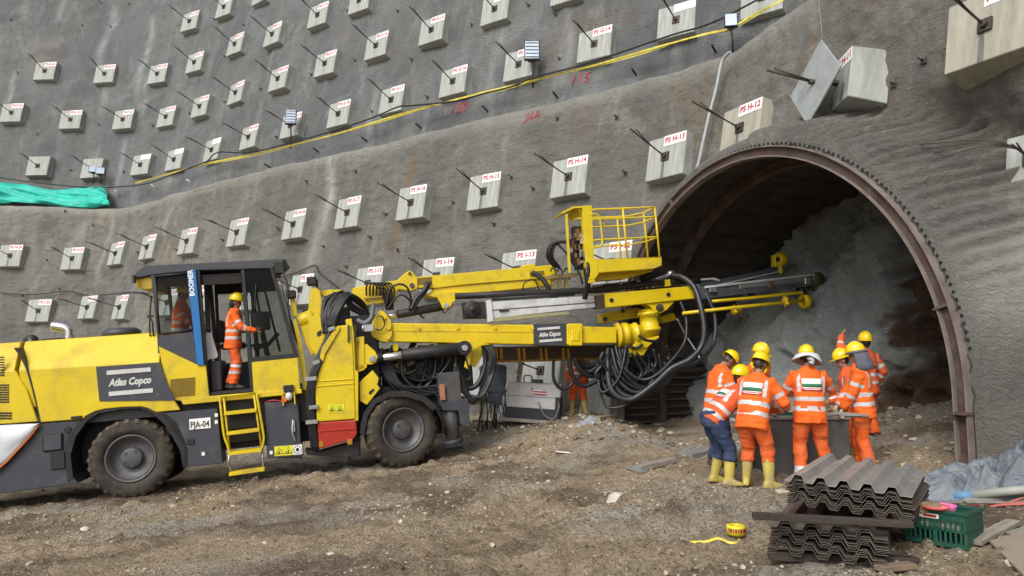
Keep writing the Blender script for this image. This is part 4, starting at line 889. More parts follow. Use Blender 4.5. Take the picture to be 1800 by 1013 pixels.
m.tube(bez([Q3(451,691,-.05),Q3(456,720,-.06),Q3(462,755,-.06),Q3(464,772,-.06),Q3(461,790,-.04)],4),.022,8); m.tube([Q3(446,691,-.03),Q3(461,793,-.03)],.02,8); m.tube([Q3(386,697,-.05),Q3(451,691,-.05)],.018,8)
part(m,'side_rails',YEL(),lad,bevel=0)
for (ua,va,ub,vb) in [(395,727,452,721),(400,762,457,755),(403,797,461,790),(404,833,466,824)]:
    a=Q3(ua,va,-.0);b=Q3(ub,vb,0); q=MB(); q.prism([(a[0],a[2]+.03),(b[0],b[2]+.03),(b[0],b[2]-.03),(a[0],a[2]-.03)],-.10,.14); part(q,'step',YEL(),lad,bevel=.004)
for l_ in ([Q3(404,797,0),Q3(401,812,0),Q3(406,830,0)],[Q3(461,790,0),Q3(463,825,0)]): m=MB(); m.tube(l_,.018,6); part(m,'step_hanger',STL(),lad,bevel=0)
m=MB(); m.bb(1.55,2.2,.3,.6,.75,1.2); m.tube([Q3(396,745,.3),Q3(455,742,.3)],.06,8); m.tube([Q3(400,775,.35),Q3(455,770,.35)],.05,8); part(m,'hydraulic_tank',BLK())
m=MB(); m.prism(QL([(464.6,708),(524,705),(531,806),(470,806)],.02),.02,.5); bx=part(m,'battery_box',GRY(),bevel=.012)
m=MB(); a=Q3(500,793,0);m.box((a[0],.0,a[2]),(.60,.03,.22),rot=Matrix.Rotation(R(1),3,'Y')); sk=part(m,'warning_plate',GRY(),bx)
YLW=mat('sticker_yellow',(.68,.64,.02),.5); 
def tri(m2,c,r,Y): m2.prism3([(c[0]-r,Y,c[2]-r*.8),(c[0]+r,Y,c[2]-r*.8),(c[0],Y,c[2]+r*.95)],[(c[0]-r,Y-.003,c[2]-r*.8),(c[0]+r,Y-.003,c[2]-r*.8),(c[0],Y-.003,c[2]+r*.95)])
def warn(us,v,Y,parent,s=.16,last=False,slope=0):
    for i,u in enumerate(us):
        a=Q3(u,v-slope*i,Y); q=MB(); q.box((a[0],Y-.004,a[2]),(s*.97,.008,s)); st=part(q,'warning_sticker',WHT() if (last and i==len(us)-1) else YLW,parent,bevel=0)
        q=MB()
        if last and i==len(us)-1:
            q.lathe([(-.001,.06),(-.004,.066),(-.001,.072)],(a[0],Y-.008,a[2]),'Y',20); q.ell((a[0],Y-.009,a[2]),(.03,.003,.035))
        else:
            tri(q,a,s*.42,Y-.009); q.mi=1; tri(q,a,s*.33,Y-.0125); q.mi=0; q.box((a[0]-.015,Y-.017,a[2]-.03),(s*.28,.003,.014),rot=Matrix.Rotation(.5,3,'Y')); q.box((a[0],Y-.017,a[2]-.012),(.016,.003,s*.26))
        part(q,'warning_symbol',[MATS['plate_black'],YLW],st,bevel=0)
warn([491,507,523],793,-.02,sk,.17,True,1.2)
m=MB(); a=Q3(481,795,0); m.box((a[0]-.04,-.022,a[2]),(.05,.006,.06)); part(m,'small_sticker',WHT(),sk,bevel=0)
m=MB(); m.tube(bez([Q3(515,738,.0),Q3(514,760,-.04),Q3(519,775,-.02)],4),.02,6); m.box(Q3(516,750,0),(.06,.05,.2)); part(m,'box_handle',STL(),bx)
m=MB(); m.tube(bez([Q3(465,708,.1),Q3(480,704,.05),Q3(500,706,.05),Q3(520,703,.1)],4),.02,6); part(m,'red_hose',mat('red_hose',(.25,.01,.03),.4),bx,bevel=0)
m=MB(); a=Q3(507,683,-.02); m.box((a[0],-.0,a[2]),(.17,.14,.12)); bk=part(m,'marker_bracket',BLK()); 
m=MB(); m.ell(Q3(508,697,-.03),(.065,.065,.08)); part(m,'marker_lamp',mat('lamp_frost',(.55,.58,.55),.2,var=.05),bk,bevel=0); m=MB(); m.box(Q3(500,702,-.01),(.09,.1,.10)); part(m,'orange_reflector',mat('amber',(.7,.16,.01),.3),bk)
m=MB(); a=Q3(508,700,.0); m.bb(a[0]-.11,a[0]-.09,-.06,.02,a[2]-.12,a[2]+.1); m.bb(a[0]+.09,a[0]+.11,-.06,.02,a[2]-.12,a[2]+.1); part(m,'lamp_guard',YEL(),bk,bevel=0)
# ---- front yellow cabinet
fc=empty('front_cabinet'); fc.parent=RIG
m=MB(); m.prism(QL([(593,573),(618,571),(618,576),(622,640),(625,737),(557,742),(552.5,665),(566,629)],-.02),-.02,.55); part(m,'cabinet_shell',YEL(),fc,bevel=.02,seg=2)
m=MB()
for k in (0,1):
    a=Q(554+k*.3,671+k*9,-.02);b=Q(622,666+k*8,-.02); m.prism([(a[0],a[1]+.014),(b[0],b[1]+.014),(b[0],b[1]-.014),(a[0],a[1]-.014)],-.035,-.0)
part(m,'pressed_rib',YEL(),fc,bevel=.01)
m=MB(); m.prism(QL([(558,743),(626,738),(628,762),(622,772),(600,778),(575,786),(561,789)],-.0),-.03,.5); part(m,'red_skirt',RED(),fc,bevel=.02,seg=2)
m=MB(); m.prism(QL([(558,757),(627,752),(627,755),(558,760)],-.03),-.045,-.02); part(m,'skirt_fold',RED(),fc,bevel=.006)
m=MB(); a=Q3(565,781,-.02); m.box(a,(.08,.04,.10)); a=Q3(615,777,-.02); m.box(a,(.09,.04,.10)); part(m,'amber_marker',mat('amber_dark',(.35,.16,.01),.5),fc)
warn([584,598],718,-.02,fc,.15)
m=MB(); m.prism(QL([(536,790),(540,800),(605,806),(632,800),(632,775),(560,795)],.1),.12,.5); part(m,'front_under_tray',BLK(),bevel=.01)
m=MB(); m.prism(QL([(562,630),(566,612),(590,576),(596,573),(598,578),(572,622),(568,636)],-.03),-.06,-.02); part(m,'cabinet_edge',YEL(),fc,bevel=.006)
# vertical mast column and lugs
m=MB(); m.prism(QL([(607,562),(618,560),(622,585),(625,650),(630,655),(630,740),(622,740),(618,640),(612,590)],.0),-.0,.25); m.prism(QL([(610,595),(640,592),(641,650),(625,656),(622,650)],.25),.1,.5); part(m,'mast_column',YOL(),bevel=.008)
m=MB(); m.prism(QL([(626,606),(645,605),(660,618),(664,628),(662,637),(655,641),(628,642)],.15),.12,.2); m.prism(QL([(626,606),(645,605),(660,618),(664,628),(662,637),(655,641),(628,642)],.15),.42,.5); m.prism(QL([(620,600),(633,598),(630,650),(622,652)],.1),.1,.55); m.prism(QL([(622,643),(645,641),(645,647),(624,653)],.1),.1,.5); lug=part(m,'cylinder_lug',YOL(),bevel=.008)
m=MB(); a=Q3(655,631,.12); m.cyl((a[0],.07,a[2]),(a[0],.55,a[2]),.065,14); m.cyl((a[0],.05,a[2]),(a[0],.09,a[2]),.035,10); part(m,'lug_pin',STL(),lug,bevel=.004)
m=MB(); m.prism(QL([(632,672),(655,651),(666,665),(663,676),(668,683),(645,712),(633,705)],.12),.1,.16); br=part(m,'hose_bracket',YOL(),bevel=.006)
m=MB(); m.prism(QL([(649,688),(657,683),(658,686),(651,694),(648,692)],.1),.09,.11); part(m,'bracket_slot',BLK(),br,bevel=0)
# turret plates behind the cab
m=MB(); m.prism(QL([(546,507),(556,505),(563,513),(567,540),(562,580),(552,556),(540,557)],.35),.35,.55); m.prism(QL([(521,553),(541,551),(566,560),(572,590),(560,615),(548,625),(535,600)],.3),.3,.42); m.prism(QL([(541,560),(560,553),(567,563),(565,575),(575,585),(562,612),(556,625),(545,612)],.22),.2,.28); m.prism(QL([(556,512),(600,510),(600,520),(570,522)],.6),.5,.9); m.prism(QL([(575,510),(585,510),(588,522),(577,522)],.5),.45,.5); m.prism(QL([(509,523),(519,524),(523,556),(515,558)],.3),.3,.36); m.cyl(Q3(526,566,.4),Q3(550,556,.4),.14,16); tp_=part(m,'turret_frame',YOL(),bevel=.008)
m=MB(); m.prism(QL([(557,585),(564,580),(566,585),(563,590),(558,592)],.2),.19,.21); part(m,'frame_slot',BLK(),tp_,bevel=0)
m=MB(); m.box(Q3(548,495,.4),(.18,.2,.16)); m.box(Q3(557,500,.4),(.04,.1,.2)); part(m,'work_lamp',BLK(),bevel=.02); m=MB(); m.box(Q3(512,518,.3),(.17,.2,.15)); part(m,'work_lamp',BLK(),bevel=.02)
m=MB(); m.prism(QL([(520,560),(530,600),(537,650),(541,690),(535,700),(528,650),(522,600),(515,562)],.2),.2,.26); part(m,'cab_guard_strip',YOL(),bevel=0)
m=MB(); m.box((3.9,1.1,2.1),(.9,1.3,1.6)); m.box((3.4,1.3,2.9),(.9,1.2,.4)); part(m,'front_frame_block',BLK(),bevel=.03)
m=MB()
for i in range(9): a=Q3(612.5,573+i*3.4,.0); m.cyl((a[0]-.0,-.02,a[2]),(a[0],-.05,a[2]),.022,6); a=Q3(624,573+i*3.4,.1); m.cyl((a[0],.06,a[2]),(a[0],.02,a[2]),.02,6)
part(m,'bolt_row',DST(),bevel=0)
# ---- main (near) boom
LB=.45
mb=empty('main_boom'); mb.parent=RIG
m=MB(); m.prism(QL([(687,568),(940,571),(1000,570),(1000,607),(669,601),(675,590),(684,572)],LB),LB,LB+.38); part(m,'boom_beam',YOL(),mb,bevel=.02,seg=2)
m=MB(); m.prism(QL([(690,580.5),(938,583),(938,584.5),(690,582)],LB),LB-.01,LB+.01); part(m,'weld_seam',YOL(),mb,bevel=0)
m=MB(); m.prism(QL([(655,565),(662,552),(668,545),(676,549),(687,563),(690,585),(686,600),(679,602),(668,600),(654,592),(650,580)],LB-.06),LB-.08,LB+.46); q=part(m,'boom_heel',YOL(),mb,bevel=.01)
m=MB()
for uv,r in [((683,576),.045),((682,594),.04),((675,559),.04)]: a=Q3(*uv,LB-.08); m.cyl((a[0],LB-.12,a[2]),(a[0],LB-.07,a[2]),r,12)
for u in (736,804,870,936): a=Q3(u,577,LB); m.cyl((a[0],LB-.03,a[2]),(a[0],LB,a[2]),.035,10)
part(m,'boom_bolts',YOL(),mb,bevel=.004)
m=MB(); m.prism(QL([(937.5,570),(995,568.5),(995,608.5),(938,606.5)],LB-.01),LB-.03,LB+.42); lg=part(m,'logo_panel',GRY(),mb,bevel=.006); c=Q3(966,588,LB-.03); logo(c[0],c[2],.47,LB-.032,lg)
m=MB(); m.prism(QL([(1000,569),(1024,569),(1024,608),(1000,608)],LB-.05),LB-.06,LB+.46); m.prism(QL([(1004,580),(1019,580),(1019,600),(1004,600)],LB-.06),LB-.075,LB); m.prism(QL([(996,571),(1000,571),(1000,606),(996,606)],LB-.02),LB-.04,LB+.42); part(m,'boom_collar',YOL(),mb,bevel=.02,seg=2)
m=MB(); m.prism(QL([(1024,574),(1085,575.5),(1085,603.5),(1024,603.5)],LB),LB+.03,LB+.36); part(m,'inner_boom',YOL(),mb,bevel=.015)
a=Q3(1083,589.5,LB+.2); b=Q3(1118,588,LB+.2); dx=b[0]-a[0]
m=MB(); m.lathe([(0,.05),(0,.26),(.06,.27),(.06,.24),(.14,.235),(.16,.25),(.24,.25),(.26,.215),(dx-.06,.215),(dx-.04,.24),(dx,.24),(dx+.02,.2),(dx+.35,.10),(dx+.52,.05),(dx+.55,0)],(a[0],LB+.2,a[2]),'X',32); 
for k in range(14):
    t=2*math.pi*k/14; m.cyl((a[0]+.14,LB+.2+.225*math.cos(t),a[2]+.225*math.sin(t)),(a[0]+.17,LB+.2+.225*math.cos(t),a[2]+.225*math.sin(t)),.017,6)
part(m,'rotation_joint',YOL(),mb,bevel=0)
c=Q3(1141,565,LB+.2); m=MB(); m.lathe([(-.3,.0),(-.3,.12),(-.22,.2),(-.2,.235),(-.14,.235),(-.13,.2),(.12,.195),(.13,.24),(.19,.245),(.20,.2),(.26,.18),(.27,0)],(c[0],LB+.2,c[2]),'Z',32)
for k in range(16): t=2*math.pi*k/16; m.cyl((c[0]+.225*math.cos(t),LB+.2+.225*math.sin(t),c[2]+.12),(c[0]+.225*math.cos(t),LB+.2+.225*math.sin(t),c[2]+.1),.016,6)
part(m,'swivel_joint',YOL(),mb,bevel=0)
m=MB(); e1=Q3(1120,592,LB+.2); e2=Q3(1156,588,LB+.2); m.prism(QL([(1116,600),(1157,590),(1157,594),(1135,612),(1110,612)],LB+.1),LB+.05,LB+.4); m.prism(QL([(1105,612),(1140,606),(1128,625),(1100,628)],LB+.2),LB+.1,LB+.35); part(m,'elbow_plate',YOL(),mb,bevel=.01)
# lower lift cylinder
m=MB(); a=Q3(657,631,.3);b=Q3(673,629,.3);c=Q3(708,625,.3);d=Q3(815,612,.3); m.cyl(a,b,.10,14); m.mi=1; m.cyl(b,c,.085,16); m.mi=0; m.cyl(c,d,.125,20); m.cyl((d[0],.16,d[2]),(d[0],.5,d[2]),.14,18); m.mi=1; m.cyl((d[0],.13,d[2]),(d[0],.17,d[2]),.06,12); part(m,'lift_cylinder',[BLK(),CHR()],mb,bevel=.004)
m=MB(); m.prism(QL([(796,603),(812,599),(835,598),(848,602),(862,606),(845,608),(830,618),(824,650),(816,645),(822,618),(812,603)],.28),.28,.34); m.prism(QL([(800,604),(835,600),(852,606),(846,630),(835,646),(824,640),(826,615)],.5),.5,.6); part(m,'boom_lug',YOL(),mb,bevel=.008)
m=MB(); m.prism(QL([(690,604),(700,604),(700,615),(696,618),(691,616)],.5),.5,.55); part(m,'stop_lug',YOL(),mb,bevel=.004)
# hose track with amber straps under the boom (second boom behind)
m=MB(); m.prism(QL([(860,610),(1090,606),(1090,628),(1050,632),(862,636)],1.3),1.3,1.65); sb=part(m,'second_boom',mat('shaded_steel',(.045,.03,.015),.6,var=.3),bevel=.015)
for u in (872,881,912,921,951,960,990,999): m=MB(); a=Q3(u,622,1.29); m.box((a[0],1.28,a[2]),(.06,.03,.24)); part(m,'amber_strap',mat('amber_strap',(.40,.2,.01),.5),sb,bevel=0)
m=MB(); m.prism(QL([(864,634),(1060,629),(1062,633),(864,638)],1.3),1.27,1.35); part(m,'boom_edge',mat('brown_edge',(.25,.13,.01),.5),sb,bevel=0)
# upper yellow arm (feed cradle) and far cradle
ca=empty('feed_cradle'); ca.parent=RIG
m=MB(); m.prism(QL([(1048,518.5),(1066,516),(1216,503),(1220,505),(1221,525),(1063,541.5),(1054,538)],.35),.35,.7); part(m,'cradle_beam',YOL(),ca,bevel=.015,seg=2)
m=MB()
for uv in [(1075,528),(1175,518)]: a=Q3(*uv,.34); m.cyl((a[0],.335,a[2]),(a[0],.37,a[2]),.045,14)
part(m,'beam_hole',BLK(),ca,bevel=0)
m=MB(); m.prism(QL([(1135,534),(1190,527),(1184,532),(1172,545),(1162,551),(1152,549),(1144,540)],.4),.4,.46); m.prism(QL([(1135,534),(1190,527),(1184,532),(1172,545),(1162,551),(1152,549),(1144,540)],.4),.62,.68); part(m,'pivot_plate',YOL(),ca,bevel=.006)
m=MB(); a=Q3(1160,541,.36); m.cyl((a[0],.33,a[2]),(a[0],.7,a[2]),.075,16); m.cyl((a[0],.3,a[2]),(a[0],.34,a[2]),.04,8); part(m,'pivot_pin',DST(),ca,bevel=.004)
m=MB(); m.prism(QL([(1056,553),(1085,546),(1122,541),(1128,548),(1126,558),(1060,568)],1.1),1.1,1.4); m.prism(QL([(1160,558),(1185,550),(1190,562),(1168,568)],1.0),1.,1.3); fcb=part(m,'far_cradle',YOL(),ca,bevel=.01)
m=MB(); m.cyl(Q3(1064,561,1.1),Q3(1064,561,1.07),.05,12); m.cyl(Q3(1095,547,1.1),Q3(1095,547,1.07),.04,12); part(m,'beam_hole',BLK(),fcb,bevel=0)
# silver feed (near) rear half and front half
fd=empty('drill_feed'); fd.parent=RIG
def barp(l,Y,th,name,mt,par,b=.006):
    q=MB(); q.prism(QL(l,Y),Y,Y+th); return part(q,name,mt,par,bevel=b)
barp([(863,531),(1048,520),(1048,531),(864,545)],.42,.2,'feed_rail',ALU(),fd); barp([(864,547),(1048,533),(1048,540),(864,560)],.44,.16,'feed_rail',ALU(),fd); barp([(858,560),(1000,548),(1000,553),(862,567)],.40,.1,'feed_lower_rail',mat('grease_yellow',(.35,.33,.18),.5,.3),fd)
barp([(855,529),(864,527),(868,565),(858,567)],.38,.3,'feed_end_plate',ALU(),fd,.01)
q=MB(); a=Q3(876,547,.42);q.box((a[0]+.12,.42,a[2]),(.2,.02,.03)); part(q,'feed_slot',BLK(),fd,bevel=0)
q=MB(); c=Q3(829,544,.5); q.lathe([(-.08,.0),(-.08,.17),(.12,.17),(.12,0)],c,'Y',20); q.prism(QL([(812,532),(852,530),(858,560),(815,561)],.5),.48,.62); rd=part(q,'drill_reel',BLK(),fd,bevel=.01)
q=MB(); q.lathe([(-.12,.0),(-.12,.05),(-.05,.055)],c,'Y',12); part(q,'reel_hub',DST(),rd,bevel=0)
q=MB(); q.tube([Q3(800,521,.62),Q3(900,517,.62),Q3(1050,510,.6),Q3(1150,498,.6),Q3(1230,494,.6)],.065,10); q.tube([Q3(865,526,.6),Q3(960,520,.6),Q3(1010,517,.6)],.04,8); part(q,'drill_rod_carrier',BLK(),fd,bevel=0)
barp([(1046,520),(1062,517),(1064,541),(1050,542)],.33,.3,'slide_bracket',mat('slide_dark',(.05,.035,.02),.6),fd)
barp([(1215,507),(1434,481),(1440,486),(1440,500),(1436,502),(1300,518),(1222,528)],.42,.16,'feed_beam',mat('feed_dark_alu',(.12,.13,.14),.45,.5,var=.25,dirt=((.05,.05,.05),.4,5)),fd)
barp([(1240,503),(1432,481),(1434,484),(1240,507)],.38,.05,'feed_edge',ALU(),fd); barp([(1300,497.5),(1424,485),(1424,494),(1300,508)],.40,.03,'feed_wear_strip',mat('feed_mid',(.26,.28,.29),.45,.5,var=.2),fd)
q=MB(); c=Q3(1434,491,.5); q.lathe([(-.12,.0),(-.12,.14),(-.09,.15),(.12,.15),(.14,0)],c,'Y',24); nd=part(q,'feed_nose',mat('nose_brown',(.09,.075,.03),.5,.3),fd,bevel=0)
barp([(1416,489),(1426,488),(1426,499),(1416,500)],.37,.04,'nose_clamp',STL(),fd); barp([(1352,496),(1360,495),(1361,505),(1353,506)],.36,.1,'feed_clamp',mat('clamp_brown',(.12,.07,.02),.6),fd)
q=MB(); q.cyl(Q3(1430,502,.5),Q3(1430,513,.5),.025,8); q.cyl(Q3(1408,505,.5),Q3(1410,518,.5),.08,10); q.cyl(Q3(1320,510,.6),Q3(1321,520,.6),.09,10); q.prism(QL([(1255,518),(1300,512),(1305,520),(1260,528)],.5),.45,.55); part(q,'feed_underparts',BLK(),fd,bevel=0)
q=MB(); q.box(Q3(1253,509,.36),(.16,.06,.10)); part(q,'feed_sensor',STL(),fd,bevel=.01)
# upper second feed, slanting up behind
f2=empty('upper_drill_feed'); f2.parent=RIG
barp([(1195,497),(1262,492),(1366,470),(1372,476),(1370,481),(1268,503),(1200,507)],.95,.18,'feed_beam',MATS['feed_dark_alu'],f2); barp([(1262,500),(1368,477),(1369,479),(1263,503)],.90,.04,'feed_edge',ALU(),f2); barp([(1218,491),(1255,488),(1266,492),(1266,495),(1252,492),(1219,494)],.9,.05,'feed_bracket',ALU(),f2)
q=MB(); q.prism(QL([(1361,448),(1372,447),(1380,452),(1380,463),(1374,469),(1376,480),(1372,481),(1370,470),(1362,469)],.9),.88,1.05); q.lathe([(-.06,.10),(-.06,.15),(.1,.15),(.1,.1),(-.06,.10)],Q3(1371,456,.95),'X',20); hd=part(q,'rod_centralizer',YOL(),f2,bevel=.01)
q=MB(); q.prism(QL([(1364,453),(1370,452),(1370,459),(1364,460)],.87),.86,.9); part(q,'head_recess',BLK(),hd,bevel=0)
q=MB(); q.tube([Q3(1045,510,.75),Q3(1085,503,.75),Q3(1140,497,.75),Q3(1180,484,.75)],.035,8); q.tube([Q3(1060,503,.8),Q3(1110,497,.8),Q3(1175,488,.8)],.03,8); q.mi=1; q.tube([Q3(1062,508,.7),Q3(1120,500,.7),Q3(1176,487,.7)],.028,8); q.tube([Q3(1110,503,.65),Q3(1140,500,.65)],.05,8); q.tube([Q3(1150,503,.65),Q3(1210,497,.65)],.03,8)
for u in (1092,1104,1127,1137,1148): q.box(Q3(u,504-(u-1092)*.06,.62),(.05,.05,.13))
for u in (1090,1122,1160): q.box(Q3(u,499-(u-1090)*.06,.7),(.07,.06,.09))
part(q,'feed_hydraulics',[BLK(),STL()],f2,bevel=0)
q=MB(); q.box(Q3(1172,497,.6),(.14,.1,.12)); q.prism(QL([(1168,494),(1176,493),(1178,503),(1168,504)],.55),.5,.6); part(q,'yellow_clip',YOL(),f2)
q=MB(); q.ell(Q3(1179,482,.75),(.09,.08,.08)); q.tube([Q3(1140,497,.75),Q3(1179,482,.75)],.04,8); part(q,'hose_swivel',STL(),f2,bevel=0)
# yellow tubes with bits
q=MB(); q.tube(bez([Q3(1251,530,.45),Q3(1330,523,.45),Q3(1395,516,.45),Q3(1412,515,.45)],4),.034,10); q.tube([Q3(1200,551,.25),Q3(1300,540,.25),Q3(1412,529,.25)],.036,10); tb=part(q,'guide_tube',YOL(),fd,bevel=0)
def ring(u,v,Y,r,w,mt,name,par): 
    q=MB(); c=Q3(u,v,Y); q.lathe([(-w/2,r*.82),(-w/2,r),(w/2,r),(w/2,r*.82),(-w/2,r*.82)],c,'X',28); q.lathe([(w/2-.01,r*.82),(w/2-.01,0)],c,'X',28) ; return part(q,name,mt,par,bevel=0)
ring(1416,530,.32,.15,.16,YOL(),'guide_ring',fd); ring(1297,543,.7,.12,.12,mat('old_yellow',(.35,.22,.01),.6,var=.2),'guide_ring',fd)
for u,v,Y,r in [(1381,530,.25,.075),(1291,545,.55,.07)]:
    q=MB(); c=Q3(u,v,Y); q.cyl((c[0]-.05,Y,c[2]),(c[0]+.05,Y,c[2]),r,10)
    for k in range(5): t=2*math.pi*k/5; q.ell((c[0],Y+r*1.1*math.cos(t),c[2]+r*1.1*math.sin(t)),(.04,.04,.04),n=8,m=6)
    part(q,'star_clamp',YOL(),fd,bevel=0)
# ---- basket boom
bb=empty('basket_boom'); bb.parent=RIG; BY=.85
m=MB(); m.prism(QL([(733,487),(932,469.5),(975,465.5),(978,488),(820,500.5),(764,507),(733,506)],BY),BY,BY+.34); m.prism(QL([(764,507),(820,500.5),(930,490),(977,489),(977,501),(935,506),(820,517.5),(800,521),(770,525),(745,523)],BY+.04),BY+.04,BY+.3); part(m,'boom_beam',YOL(),bb,bevel=.012)
m=MB(); m.prism(QL([(620,507),(640,502),(650,500),(698,493),(711,481),(720,476),(726,479),(731,487),(734,487),(734,508),(722,512),(700,509),(696,520),(700,528),(640,538),(628,528),(619,515)],BY-.03),BY-.04,BY+.4); part(m,'boom_heel',YOL(),bb,bevel=.012)
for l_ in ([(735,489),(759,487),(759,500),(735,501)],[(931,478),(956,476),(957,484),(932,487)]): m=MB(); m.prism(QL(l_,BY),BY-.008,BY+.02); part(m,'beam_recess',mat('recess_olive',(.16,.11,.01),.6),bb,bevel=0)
for uv_,r_ in (((724,502),.05),((720,481),.03)): m=MB(); a=Q3(*uv_,BY-.04); m.cyl(a,(a[0],BY-.07,a[2]),r_,12); part(m,'heel_bolt',DST(),bb,bevel=0)
m=MB(); m.prism(QL([(745,520),(768,523),(775,535),(777,541),(783,545),(790,542),(795,533),(808,522),(830,514),(800,512),(760,515)],BY),BY-.02,BY+.06); lg=part(m,'boom_lug',YOL(),bb,bevel=.006)
m=MB(); a=Q3(783.5,537.5,BY-.02); m.cyl((a[0],BY-.08,a[2]),(a[0],BY+.3,a[2]),.05,12); part(m,'lug_pin',STL(),lg,bevel=.003)
m=MB(); m.prism(QL([(912,471),(925,465),(938,464),(944,470)],BY),BY,BY+.2); part(m,'top_lug',YOL(),bb)
m=MB(); a=Q3(684,556,.7);b=Q3(699,553,.75);c=Q3(783,538,BY+.1); m.mi=1;m.cyl(a,b,.05,12);m.mi=0;m.cyl(b,c,.085,18); part(m,'tilt_cylinder',[BLK(),CHR()],bb,bevel=.003)
m=MB(); m.prism(QL([(640,524),(676,521),(676,523),(640,526)],BY-.06),BY-.12,BY-.06)
part(m,'hose_comb',mat('comb',(.3,.2,.05),.6),bb,bevel=0)
# valve block group
m=MB()
for i,u in enumerate((972,984,996)):
    m.box(Q3(u,505,.75),(.07,.08,.36)); m.box(Q3(u,488,.72),(.05,.06,.14)); m.mi=1; m.tube(bez([Q3(u-4,478,.7),Q3(u-2,472,.66),Q3(u+4,476,.68),Q3(u+5,492,.7)],4),.016,6); m.mi=0
m.prism(QL([(955,486),(1015,480),(1015,486),(955,492)],.7),.66,.7)
part(m,'valve_block',[mat('valve_olive',(.28,.22,.08),.5,.4,var=.3),BLK()],bb,bevel=.006)
# basket
bk=empty('work_basket'); bk.parent=RIG; K0,K1=.05,1.05
def kx(u,v,Y): return Q3(u,v,Y)
m=MB(); m.prism(QL([(1023.5,362),(1040.5,361),(1046,497),(1034,498),(1030,470)],K0),K0,K0+.16); m.prism(QL([(1030,455),(1050,455),(1052,482),(1046,490),(1034,492)],K0),K0-.01,K0+.2); part(m,'mast_plate',YEL(),bk,bevel=.006)
m=MB(); m.prism3([Q3(987,373,K0),Q3(1008,363,K0+.0),Q3(1024,363,K0),Q3(1024,366,K0),Q3(1010,366,K0),Q3(989,376,K0)],[(Q3(987,373,K0)[0],K0+.6,Q3(987,373,K0)[2]),(Q3(1008,363,K0)[0],K0+.6,Q3(1008,363,K0)[2]),(Q3(1024,363,K0)[0],K0+.6,Q3(1024,363,K0)[2]),(Q3(1024,366,K0)[0],K0+.6,Q3(1024,366,K0)[2]),(Q3(1010,366,K0)[0],K0+.6,Q3(1010,366,K0)[2]),(Q3(989,376,K0)[0],K0+.6,Q3(989,376,K0)[2])]); m.prism(QL([(994,377),(998,376),(1004,480),(1000,480)],K0),K0,K0+.05); m.prism(QL([(1012,366),(1024,366),(1024,374),(1014,384),(1002,388),(998,380)],K0+.3),K0+.3,K0+.34); part(m,'control_canopy',YEL(),bk,bevel=.004)
m=MB(); m.mi=1; m.bb(Q(1004,400,.4)[0],Q(1024,400,.4)[0],.25,.45,Q(1010,475,.4)[1],Q(1010,400,.4)[1]); m.mi=0
rq=random.Random(3)
for i in range(26): 
    u=rq.uniform(1002,1022); v=rq.uniform(395,470); m.mi=rq.choice((0,1,2)); m.box(Q3(u,v,.2),(.06,.12,rq.uniform(.05,.16)))
m.mi=0
part(m,'control_valves',[STL(),BLK(),mat('copper_brown',(.25,.12,.04),.5,.3)],bk,bevel=.004)
m=MB(); A_=Q3(1050,455.5,K0);B_=Q3(1163,451,K0); zf=(A_[2]); L_=B_[0]
FP=QL([(1049,456),(1163,451.5),(1163.5,466.5),(1148,473),(1051,480)],K0); m.prism(FP,K0,K0+.02); m.prism(FP,K1-.02,K1); m.prism([FP[0],FP[1],(FP[1][0],FP[1][1]-.03),(FP[0][0],FP[0][1]-.03)],K0,K1); m.prism([FP[4],FP[3],(FP[3][0],FP[3][1]+.02),(FP[4][0],FP[4][1]+.02)],K0,K1); m.prism([FP[1],FP[2],(FP[2][0]-.02,FP[2][1]),(FP[1][0]-.02,FP[1][1])],K0,K1); m.prism([FP[3],FP[2],(FP[2][0]-.02,FP[2][1]),(FP[3][0]-.02,FP[3][1])],K0,K1)
part(m,'floor_tray',YEL(),bk,bevel=.004)
m=MB(); m.prism(QL([(1051,480),(1148,474),(1148,477),(1100,490),(1046,494)],K0+.3),K0+.3,K0+.6); part(m,'floor_support',YOL(),bk)
xl=FP[0][0]-.05; xr_=FP[1][0]-.03; zb=FP[1][1]; zt=Q(1150,364,K0)[1]; zm1=Q(1150,375,K0)[1]-.05; zm2=zb+(zt-zb)*.50
yn,yf=K0+.03,K1-.03
def rail(z,r,name,z2=None):
    q=MB(); q.tube(bez([(xl-.05,yn,z-.03),(xl+.12,yn,z),(xl+.7,yn,z),(xr_,yn,z)],5),r,8); q.tube(bez([(xl-.05,yf,z-.03),(xl+.12,yf,z),(xl+.9,yf,z)],5)+[(xr_-.25,yf,z),(xr_,yf-.35,z),(xr_,yn,z)],r,8); return part(q,name,YEL(),bk,bevel=0)
rail(zt,.022,'top_rail'); rail(zt-.2,.018,'middle_rail'); rail(zb+.42,.018,'lower_rail')
q=MB()
for x,y in [(xr_,yn),(xl+.72,yn),(xl+.28,yf),(xl+.95,yf),(xr_,yf-.35)]: q.tube([(x,y,zb-.05),(x,y,zt)],.022,8)
part(q,'rail_post',YEL(),bk,bevel=0)
q=MB(); q.tube(bez([(xl-.02,yn-.02,zt-.10),(xl+.12,yn-.02,zt-.10),(xl+.2,yn-.02,zt-.2),(xl+.2,yn-.02,zb+.35),(xl+.1,yn-.02,zb+.27),(xl-.02,yn-.02,zb+.27)],5),.018,8); q.lathe([(-.01,.05),(.02,.06),(.03,.05),(0,.04)],(xl+.24,yn-.03,zb+.75),'Y',14); part(q,'basket_gate',YEL(),bk,bevel=0)
